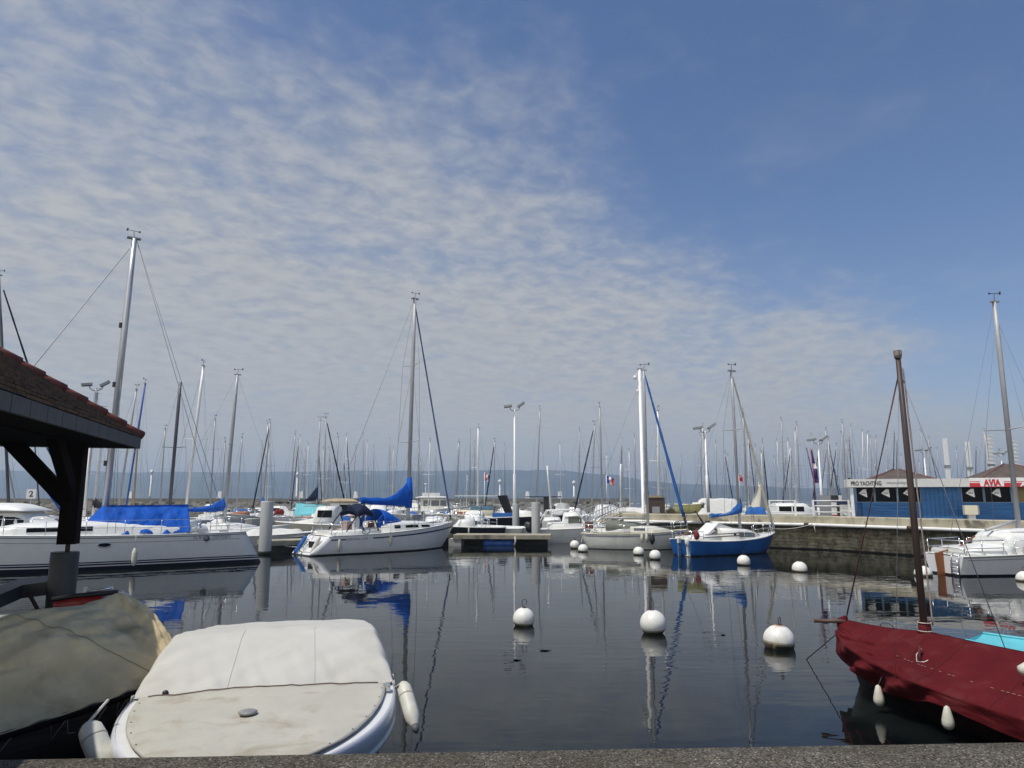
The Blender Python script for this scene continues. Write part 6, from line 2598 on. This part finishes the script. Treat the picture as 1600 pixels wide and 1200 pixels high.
def small_moored():
    # turquoise covered sailboat
    t, H = motorboat(478, 72, 7.0, 2.3, .12, 'white sailboat hull with a striped turquoise tent cover beyond the pontoon', gel, fs=.95, fb=1.15, rails=False, name='tented_sailboat', cat='sailboat')
    m = MB()
    for sd in (1, -1):
        m.grid(lambda u, v: (-1.0 + 2.9 * u, sd * (1.05 * v + .012 * math.sin(u * 75)), 2.35 - .3 * u - (1.35 - .3 * u * 1.6) * v), 60, 6)
    tc_ = m.build('tent_cover', canv_turq, t, solid=.01)
    m = MB()
    m.grid(lambda u, v: (-1.02, (u * 2 - 1) * 1.02 * v, 2.35 - 1.35 * v), 6, 5)
    m.build('tent_end', canv_navy, t, solid=.01)
    m = MB()
    for y in (-.5, .1, .5):
        m.lathe([(.02, 0), (.2, .1), (.25, .4), (.1, .7)], (-2.6 + y * .3, y, 1.0), 8)
    m.build('red_bags', canv_red, t)
    base = at(494, 790, 72)
    sail_cover(t, canv_navy, base.x - t.location.x + .1, -1.7, 2.5, 4.3, 2.6, .14)
    mast(t, (base.x - t.location.x, 0, 1.2), (base.x - t.location.x, 0, at(495, 657, 72).z), .07, alu_grey, (.55,), .8)
    m = MB()
    m.tube([(base.x - t.location.x, 0, 2.4), (-1.8, 0, 2.5)], .05, 6)
    m.build('boom', alu_grey, t)
    # tiny outboard boats in the gap, left of the sloop's transom
    motorboat(486, 60, 4.6, 1.8, -1.25, 'small white boat with grey cover and tilted outboard in the gap beyond the pontoon', gel, fs=.6, fb=.75, rails=False, engine=True, canopy=(1.4, -1.2, .7, .6, 1.2, canv_grey), name='small_boat', cat='small boat')
    motorboat(512, 66, 5.4, 2.0, -1.35, 'small white boat with black outboard just left of the white sloop\'s cockpit', gel_old, fs=.7, fb=.85, rails=False, engine=True, name='small_boat', cat='small boat')
    zc = .95
    motorboat(536, 70, 7.5, 2.6, .2, 'white cabin boat with cream roof rack and red stripe above the white sloop\'s cockpit', gel, fs=.95, fb=1.2, rails=False, cab=[(-1.2, 1.1, zc, zc + 1.5), (1.3, 1.1, zc, zc + 1.45), (1.8, 1.0, zc, zc + .5), (3.0, .5, zc + .2, zc + .26)],
              win=[(-.3, .45, .3, .82)], roof=(-2.1, 1.5, 1.2, zc + 1.5, .3), roof_m=mat('tan_roofbox', (.42, .33, .20), .7, vary=.3), rub=red_paint)
    # boats between the long yacht's stern and the left pile
    motorboat(344, 47, 6.0, 2.2, -1.1, 'white boat with loose white cover behind the long yacht\'s stern deck', gel, fs=.9, fb=1.1, rails=False, canopy=(2.0, -1.6, .95, .85, 1.5, canv_white), name='small_boat', cat='small boat')
    motorboat(372, 62, 6.2, 2.3, -1.57, 'white hull seen bow-on with an orange-brown hatch, right of the spreader mast', gel_old, fs=1.0, fb=1.5, rails=False, cab=[(-1, .7, 1.1, 1.6), (.8, .6, 1.15, 1.5), (1.4, .4, 1.2, 1.3)], cab_m=mat('orange_hatch', (.38, .14, .05), .6, vary=.3), name='small_boat', cat='small boat')
    motorboat(405, 58, 5.4, 2.0, -1.4, 'small white boat bow-on left of the thick mooring pile', gel, fs=.8, fb=1.2, rails=False, name='small_boat', cat='small boat')
    motorboat(428, 43.5, 5.2, 2.0, .25, 'pale low hull under a light grey cover right of the thick mooring pile', canv_white, fs=.55, fb=.75, rails=False, canopy=(2.0, -1.8, .85, .5, .95, canv_white), name='small_boat', cat='small boat')
    # beyond the quay
    zc = 1.1
    motorboat(1122, 72, 8.5, 2.8, .1, 'boat under a pale grey tent cover beyond the quay, left of the white draped sail', gel, fs=1.0, fb=1.3, rails=False, canopy=(2.6, -2.6, 1.15, 1.0, 2.75, canv_white))
    motorboat(975, 64, 8.0, 2.6, .05, 'long white boat with flat pale cover beyond the gangway top', gel, fs=1.2, fb=1.5, rails=False, canopy=(3.0, -2.6, 1.1, 1.2, 1.95, canv_white))
    motorboat(1181, 63, 2.6, 1.4, .15, 'small boat with a blue tent cover peeking over the quay edge', cream, fs=1.2, fb=1.3, rails=False, canopy=(1.0, -1.0, .65, 1.2, 2.0, canv_blue2))
    motorboat(1232, 60, 7.0, 2.4, -.1, 'white cabin boat seen through the left white railing', gel, fs=1.2, fb=1.5, rails=False, cab=[(-1.2, 1.0, 1.3, 2.3), (1.2, 1.0, 1.3, 2.3), (2.2, .7, 1.4, 1.6)], win=[(-1.0, .0, .4, .8), (.1, 1.0, .4, .8)])
    motorboat(1262, 62, 6.5, 2.3, .2, 'white sport boat with slanted arch between the two railings', gel_old, fs=1.2, fb=1.5, rails=True, cab=[(-.4, 1.0, 1.3, 2.0), (.9, .9, 1.3, 1.9), (1.8, .6, 1.4, 1.5)])
    # pale yellow dinghy on its stand
    p = at(1078, 796, 41.6)
    t = thing('dinghy_on_stand', 'pale yellow dinghy resting on a dark steel stand at the quay edge', 'dinghy', (p.x, p.y, 0), -.25)
    zb = at(1078, 799, 41.6).z
    H = Hull(1.75, .9, .40, .38, .44, .12, .35, .05, wl=.7, ws=.75, n=14)
    hb = H.build(t, mat('pale_yellow', (.60, .56, .22), .5, vary=.12), mat('pale_yellow_deck', (.62, .60, .40), .6), .08, toe=(cream, .03))
    for o in t.children:
        o.location.z = zb
    m = MB()
    for (x0, x1) in ((-.35, -.25), (.3, .75)):
        for y in (-.25, .25):
            m.tube([(x0, y, zb + .02), (x1, y, 1.3)], .04, 6)
    m.build('stand', black_pl, t)
    MB().bx(.62, .8, -.15, .15, zb + .2, zb + .5).build('motor_clamp', black_pl, t)


small_moored()


def crowd():
    """small craft packed in the rows behind the pontoons and beyond the quay"""
    protos = []
    zc = .85
    lab = 'one of the small white boats crowded together in the rows behind the pontoons and quay'
    grp = 'small craft crowded behind the pontoons and quay'
    for i in range(4):
        cab = [None, [(-1.2, .8, .8, 1.7), (.4, .8, .82, 1.72), (.9, .7, .85, 1.15), (2.0, .4, .95, 1.0)], [(-.6, .75, .8, 1.35), (.7, .7, .85, 1.3), (1.4, .5, .9, 1.0)], [(-1.6, .85, .8, 2.1), (-.2, .85, .82, 2.1), (.1, .8, .85, 1.3), (1.9, .4, .95, 1.02)]][i]
        t, H = motorboat(700 + i * 10, 80, 5.4 + .4 * i, 2.0, 0, lab, [gel, gel_old, gel, cream][i], fs=.8, fb=1.05, cab=cab, win=[(-1.0, .2, .35, .8)] if i in (1,) else ([(-1.4, -.3, .45, .85)] if i == 3 else None),
                         engine=i in (0, 2), canopy=(1.7, -1.6, .85, .8, 1.35, [canv_blue2, None, None, None][i]) if i == 0 else None, rails=i in (1, 3), name='small_craft', cat='small boat')
        t['group'] = grp
        m = MB()
        for x in (-1.9, -.5):
            m.tube([(x, -.85, .8), (x + .05, -.8, 1.75), (x + .05, .8, 1.75), (x, .85, .8)], .028, 6)
        m.tube([(-1.85, -.8, 1.75), (-.45, -.8, 1.75)], .028, 6)
        if i in (0, 2):
            m.build('frame_rails', steel, t)
        if i == 1:
            MB().bx(-2.4, -1.6, -.6, .6, .9, 1.2).build('red_cushion', canv_red, t)
        protos.append(t)
    spots = []
    for k in range(46):
        z = RNG.random()
        if z < .40:
            px, Y = RNG.uniform(640, 905), RNG.uniform(53, 100)
        elif z < .62:
            px, Y = RNG.uniform(425, 625), RNG.uniform(52, 105)
        elif z < .75:
            px, Y = RNG.uniform(290, 410), RNG.uniform(52, 100)
        else:
            px, Y = RNG.uniform(930, 1325), RNG.uniform(60, 100)
        spots.append((px, Y))
    for k, (px, Y) in enumerate(spots):
        p = at(px, 800, Y)
        if any((p.xy - o.location.xy).length < 2.3 for o in bpy.data.objects if o.get('category') in ('small boat', 'motor boat')):
            continue
        o = protos[k % 4] if k < 4 else copy_tree(protos[k % 4])
        o.location = (p.x, p.y, 0)
        o.rotation_euler = (0, 0, RNG.choice((PI / 2, -PI / 2, -PI / 2, .1, PI)) + RNG.uniform(-.25, .25))


crowd()


# ------------------------------------------------------------------ the forest of masts: far sailboats, each one a thing
HULLS = {}


def far_boat(px0, pxt, pyt, label, Y=None, Hm=11.0, col=None, hull=None, L=7.5, head=None, spr=1, cover=None, jib=None, r=.058, vane=True, wide=.85, quay=False):
    hull = hull or gel
    col = col or alu_grey
    if Y is None:
        Y = (Hm - CH) * 1085.0 / (778 - pyt)
    p0 = at(px0, 790, Y)
    pt = at(pxt, pyt, Y)
    head = RNG.choice((PI / 2, -PI / 2, PI / 2 + .15, -PI / 2 - .2)) if head is None else head
    t = thing('sailboat', label, 'sailboat', (p0.x, p0.y, 0), head, 'sailboats moored across the harbour')
    key = (hull.name, L)
    if key not in HULLS:
        H = Hull(L, L * .31, .85, .85, 1.15, .35, .8, .3, n=14)
        h = H.build(t, hull, gel, .05)
        d = [c for c in t.children if c.name.startswith('deck')][0]
        st = [(-L * .12, .75, .88, 1.28), (L * .1, .7, .9, 1.24), (L * .24, .4, .98, 1.08)]
        cb = cabin(t, st, gel)
        HULLS[key] = (H, h, d, cb)
        side_window(t, st, -L * .08, L * .08, .3, .75, dark_glass)
    else:
        H, h, d, cb = HULLS[key]
        for s in (h, d, cb):
            c = s.copy()
            COL.objects.link(c)
            c.parent = t
    xm = 0.0
    R = Matrix.Rotation(-head, 4, 'Z')
    tl = R @ (pt - Vector((p0.x, p0.y, 0)))
    rr = max(r, .000 * Y)
    top = Vector((tl.x, tl.y, pt.z))
    base = Vector((xm, 0, 1.2))
    fr = {0: (), 1: (.52,), 2: (.36, .68), 3: (.28, .52, .76)}[spr]
    mast(t, base, top, rr, col, fr, wide, windex=vane)
    lr = max(.006, Y * .00011)
    m = MB()
    m.tube([top, (L * .48, 0, 1.15)], lr, 4)
    o = m.build('forestay', wire, t)
    m = MB()
    m.tube([top, (-L * .49, 0, .9)], lr, 4)
    m.build('backstay', wire, t)
    for sd in (1, -1):
        m = MB()
        pts = [top]
        for f in reversed(fr):
            pts.append(base.lerp(top, f) + Vector((-.1, sd * wide, .05)))
        pts.append((xm - .1, sd * L * .14, .95))
        m.tube(pts, lr, 4)
        m.build('shroud', wire, t)
    m = MB()
    m.tube([(xm, 0, 2.0), (xm - L * .36, 0, 2.05)], .05, 6)
    m.build('boom', col, t)
    if cover:
        sail_cover(t, cover, xm + .1, xm - L * .36, 1.95, 2.95, 2.28, .14)
    if jib:
        furled(t, (L * .46, 0, 1.45), top.lerp(Vector((L * .46, 0, 1.45)), .06), .085, jib, top=.6)
    return t


def fleet():
    W, D, G, T = alu_white, alu_dark, alu_grey, alu_tan
    fb = far_boat
    up, dn = PI / 2, -PI / 2
    # left of and behind the boathouse
    fb(18, -2, 430, 'sailboat with a very tall dark mast cut by the left edge above the boathouse roof', Y=46, col=D, jib=canv_navy, head=1.0, L=9, r=.09)
    fb(30, 2, 668, 'sailboat with a bright blue furled jib leaning at the left edge under the boathouse', Y=60, col=G, jib=canv_blue, head=1.1, L=8)
    fb(64, 52, 660, 'sailboat with dark furled sail seen between boathouse brace and post', Y=64, col=D, jib=canv_blue2, head=1.1, L=8)
    fb(133, 152, 615, 'sailboat with thin grey mast showing just left of the tall aluminium mast', Y=52, col=G, head=up, spr=2)
    fb(147, 163, 642, 'sailboat with pale mast close beside the boathouse post, black boom cover', Y=58, col=W, cover=canv_black, head=PI * .9, r=.1)
    fb(184, 213, 609, 'sailboat with slim brownish-grey mast right of the tall aluminium mast', Y=50, col=G, head=up, spr=1)
    fb(209, 218, 652, 'sailboat with tan wooden mast just behind the boathouse eave corner', Y=56, col=T, head=dn, spr=0, vane=False)
    fb(196, 227, 600, 'sailboat with blue sleeved mast beside the boathouse eave corner', Y=54, col=mat('blue_sleeve', (.03, .10, .36), .7), head=dn, spr=0)
    fb(250, 258, 670, 'sailboat with faint thin mast above the middle of the blue tarp', Hm=10, col=G, head=up)
    fb(265, 282, 597, 'sailboat with thick dark mast above the blue tarp', Y=50, col=D, spr=1, r=.095, head=up, vane=False)
    fb(290, 318, 572, 'sailboat with bright white mast above the right end of the blue tarp', Y=50, col=W, spr=1, r=.085, head=dn)
    fb(329, 336, 655, 'sailboat with slim grey mast and two spreaders left of the tall spreader mast', Hm=10.5, spr=2, col=G, head=up)
    fb(352, 371, 586, 'sailboat with long blue boom cover and tall grey mast behind the long yacht\'s stern', Y=44.5, col=G, spr=1, cover=canv_blue, head=.35, r=.1, L=8)
    fb(346, 352, 690, 'sailboat with very faint mast close left of the tall spreader mast', Hm=9, col=G, head=dn)
    fb(370, 378, 683, 'sailboat with short pale mast right of the tall spreader mast', Hm=9.5, col=G, spr=0, head=up)
    fb(410, 422, 661, 'sailboat with blue wrapped mast foot and navy furled jib above the thick pile', Y=74, col=G, jib=canv_navy, cover=canv_blue, head=2.2, spr=1)
    # between the thick pile and the sloop's mast
    fb(453, 461, 678, 'sailboat with plain grey mast left of the navy boom cover', Hm=10.5, col=G, head=up)
    fb(506, 509, 652, 'sailboat with tall grey mast and dark furled jib slanting to the right', Y=70, col=G, jib=canv_black, head=1.1, spr=2)
    fb(525, 528, 683, 'sailboat with fine mast right of the slanting dark jib', Hm=9.5, col=G, head=dn)
    fb(548, 556, 700, 'sailboat with short faint mast above the navy bimini', Hm=9, col=G, head=up)
    fb(669, 672, 690, 'sailboat with pale mast just right of the blue sail cover', Hm=10, col=W, head=up)
    fb(655, 658, 722, 'sailboat with lowest faint mast beside the blue sail cover', Hm=8.5, col=G, head=dn, spr=0)
    fb(712, 717, 690, 'sailboat with stout grey mast behind the white sloop\'s bow', Hm=10.5, col=G, spr=0, r=.1, head=up)
    fb(746, 747.5, 668, 'sailboat with gleaming white mast over the cream awning boat', Hm=11, col=W, spr=1, r=.1, head=dn)
    fb(729, 730, 742, 'sailboat with very short white mast and crosstree left of the cream awning boat', Hm=7, col=W, spr=1, wide=.5, head=up)
    fb(771, 773, 690, 'sailboat with dark spiral furled jib slanting left over the cream awning boat', Y=80, col=G, jib=canv_navy, head=1.9, spr=1)
    # around the floodlight mast
    fb(838, 843.5, 640, 'sailboat with slender grey mast rising from behind the near grey pile', Y=66, col=G, spr=0, head=up)
    fb(862, 855, 728, 'sailboat with short white mast leaning left beside the near grey pile', Hm=7.5, Y=58, col=W, spr=0, head=dn, vane=False)
    fb(904, 905.5, 673, 'sailboat with faint mast and crosstree over the gangway foot', Hm=11, col=G, spr=2, head=up)
    fb(924, 929, 664, 'sailboat with navy furled jib slanting left above the gangway', Y=68, col=G, jib=canv_navy, head=1.97, spr=1)
    fb(941, 937, 636, 'sailboat with tall thin grey mast above the gangway top', Y=60, col=G, spr=1, head=up, r=.06)
    fb(969, 970, 725, 'sailboat with short thick white mast beside the tricolour flagpole', Hm=8, col=W, spr=0, r=.11, head=dn, vane=False)
    fb(993, 991.5, 683, 'sailboat with fine dark mast just left of the white camera pole', Hm=11, col=G, spr=1, head=up)
    fb(1029, 1028, 642, 'sailboat with bright white mast behind the blue furled jib', Y=62, col=W, spr=1, head=dn, r=.085)
    fb(1041, 1040, 706, 'sailboat with faint mast under the blue furled jib', Hm=9.5, col=G, head=up, spr=2)
    fb(1062, 1064, 715, 'sailboat with dark furled jib leaning right between jib and floodlight', Hm=9.5, col=G, jib=canv_navy, head=1.35, spr=1)
    fb(1097, 1094, 680, 'sailboat with fine spreader mast left of the twin-headed floodlight', Hm=11.5, col=G, spr=2, head=up)
    fb(1121, 1118, 692, 'sailboat with fine mast left of the blue sailboat\'s own mast', Hm=11, col=G, spr=1, head=dn)
    fb(1140, 1137, 712, 'sailboat with blue boom cover low behind the blue sailboat\'s mast', Hm=9.5, col=G, cover=canv_blue2, head=0, spr=1)
    fb(1167, 1161, 645, 'sailboat with tall grey mast right of the blue sailboat\'s mast', Y=70, col=G, spr=2, head=up, r=.085)
    fb(1181, 1180, 698, 'sailboat with a faint mast beside the white draped sail', Hm=10.5, col=G, spr=1, head=dn)
    fb(1196, 1191, 690, 'sailboat with a navy furled jib slanting right above the left railing', Y=82, col=G, jib=canv_navy, head=1.12, spr=1)
    # forest at the right
    fb(1226, 1221, 657, 'sailboat with pale many-spreader mast, left of the two over the left railing', Y=86, col=G, spr=3, head=up)
    fb(1250, 1245, 664, 'sailboat with pale many-spreader mast, right of the two over the left railing', Y=88, col=G, spr=3, head=up)
    fb(1238, 1234.5, 700, 'sailboat with clean white mast rising behind the left railing', Hm=10.5, col=W, spr=0, r=.1, head=dn, vane=False)
    fb(1213, 1210, 716, 'sailboat with low faint mast over the left railing\'s post', Hm=9.5, col=G, head=up)
    fb(1275, 1268, 681, 'sailboat with dark mast behind the furled purple flag', Hm=12, col=G, spr=2, head=up)
    fb(1299, 1290, 672, 'sailboat with long grey mast over the fuel pump', Hm=12.5, col=G, spr=1, head=dn, r=.08)
    fb(1305, 1298, 716, 'sailboat with low fine mast over the fuel pump\'s display', Hm=10, col=G, spr=1, head=up)
    fb(1323, 1316, 660, 'sailboat with tall dark mast left of the kiosk fascia end', Hm=13, col=G, spr=2, head=up, r=.08)
    fb(1340, 1329, 667, 'sailboat with double-spreader mast at the kiosk fascia\'s left end', Hm=13, col=G, spr=2, head=dn)
    fb(1334, 1327, 688, 'sailboat with short dark mast behind the kiosk fascia\'s left end', Hm=11.5, col=D, spr=1, head=up)
    fb(1356, 1355.5, 678, 'sailboat with light mast over the word at the kiosk fascia\'s left part', Hm=12, col=W, spr=1, head=dn)
    fb(1363, 1360, 684, 'sailboat with thin grey mast over the left brown kiosk roof', Hm=12, col=G, spr=2, head=up)
    fb(1372, 1368, 685, 'sailboat with thinnest mast over the left brown kiosk roof\'s slope', Hm=12, col=G, spr=0, head=dn, r=.055)
    fb(1394, 1397.5, 677, 'sailboat with dark blue-grey mast above the left brown roof\'s peak', Hm=12.5, col=D, spr=1, head=up)
    fb(1400, 1401.5, 692, 'sailboat with shorter blue-grey mast beside the roof peak', Hm=11.5, col=D, spr=0, head=dn)
    fb(1410, 1408, 712, 'sailboat with lowest mast just left of the dinghy\'s dark mast', Hm=10, col=G, spr=1, head=up)
    fb(1446, 1439, 675, 'sailboat with thin raked mast right of the dinghy\'s dark mast', Hm=12.5, col=G, spr=1, head=up, r=.055)
    fb(1455, 1451, 686, 'sailboat with dark mast beside the distant floodlight', Hm=12, col=G, spr=1, head=dn)
    fb(1438, 1437, 722, 'sailboat with small faint mast behind the kiosk right of the dinghy\'s mast', Hm=9.5, col=G, spr=0, head=up)
    fb(1498, 1494, 702, 'sailboat with faint mast right of the plain white lift column', Hm=11, col=G, spr=1, head=dn)
    fb(1512, 1508, 698, 'sailboat with faint mast touching the double lift column\'s left side', Hm=11, col=G, spr=0, head=up)
    fb(1524, 1525, 703, 'sailboat with dark mast right of the double lift column', Hm=11, col=D, spr=1, head=dn)
    fb(1540, 1538, 673, 'sailboat with tall mauve-grey mast left of the ladder-like lift column', Hm=13, col=G, spr=2, head=up, r=.085)
    fb(1562, 1560, 706, 'sailboat with faint mast right of the ladder-like lift column', Hm=11, col=G, spr=1, head=dn)
    fb(1578, 1578, 716, 'sailboat with faintest mast between the last two lift columns', Hm=10.5, col=G, spr=0, head=up)
    # the far forest: dozens of thin masts that nothing tells apart
    k = 0
    while k < 64:
        px = RNG.choice((RNG.uniform(1150, 1600), RNG.uniform(1150, 1600), RNG.uniform(640, 1150), RNG.uniform(400, 640)))
        Y = RNG.uniform(98, 128) if px < 960 else RNG.uniform(96, 170)
        Hm = RNG.uniform(9, 13.5)
        pyt = at(px, 700, Y).z
        yt = 778 - (Hm - CH) * 1085 / Y
        t = fb(px, px - (px - 800) * .006 + RNG.uniform(-1.5, 1.5), yt, 'one of the many thin-masted sailboats blurred together in the farthest rows', Y=Y, col=RNG.choice((G, G, W)), spr=RNG.choice((0, 1, 1, 2)), head=RNG.choice((up, dn)), r=.05, jib=RNG.choice((None, None, None, canv_navy)))
        t['group'] = 'thin-masted sailboats in the farthest rows'
        k += 1
    # a sail draped to dry
    p = at(1188, 796, 66)
    t = thing('draped_sail', 'white sail half hoisted in a tall triangle beyond the quay', 'sail', (p.x, p.y, 0))
    zt, zb = at(1186, 758, 66).z, 1.7
    m = MB()
    m.grid(lambda u, v: ((-.12 + .25 * u) + (-.75 + 1.5 * u) * v + .05 * math.sin(u * 9), .25 * math.sin(u * 7 + v * 2), zt - (zt - zb) * v), 16, 14)
    m.build('sailcloth', mat('drying_sail', (.58, .55, .47), .85, vary=.1), t, solid=.01)
    MB().tube([(-.05, .05, .3), (0, .05, zt + .3)], .04, 6).build('pole', alu_grey, t)


fleet()

# ------------------------------------------------------------------ the air over the lake
hz = MB()
hz.bx(-4300, 4300, -40, 4600, -1.0, 160)
hm_ = bpy.data.materials.new('lake_haze')
hm_.use_nodes = True
ht = hm_.node_tree
ht.nodes.clear()
pv = ht.nodes.new('ShaderNodeVolumePrincipled')
pv.inputs['Color'].default_value = (.68, .83, 1.0, 1)
pv.inputs['Density'].default_value = HAZE
pv.inputs['Anisotropy'].default_value = 0.2
ho = ht.nodes.new('ShaderNodeOutputMaterial')
ht.links.new(pv.outputs[0], ho.inputs['Volume'])
if HAZE > 0:
    tag(hz.build('haze', hm_), None, None, kind='stuff')
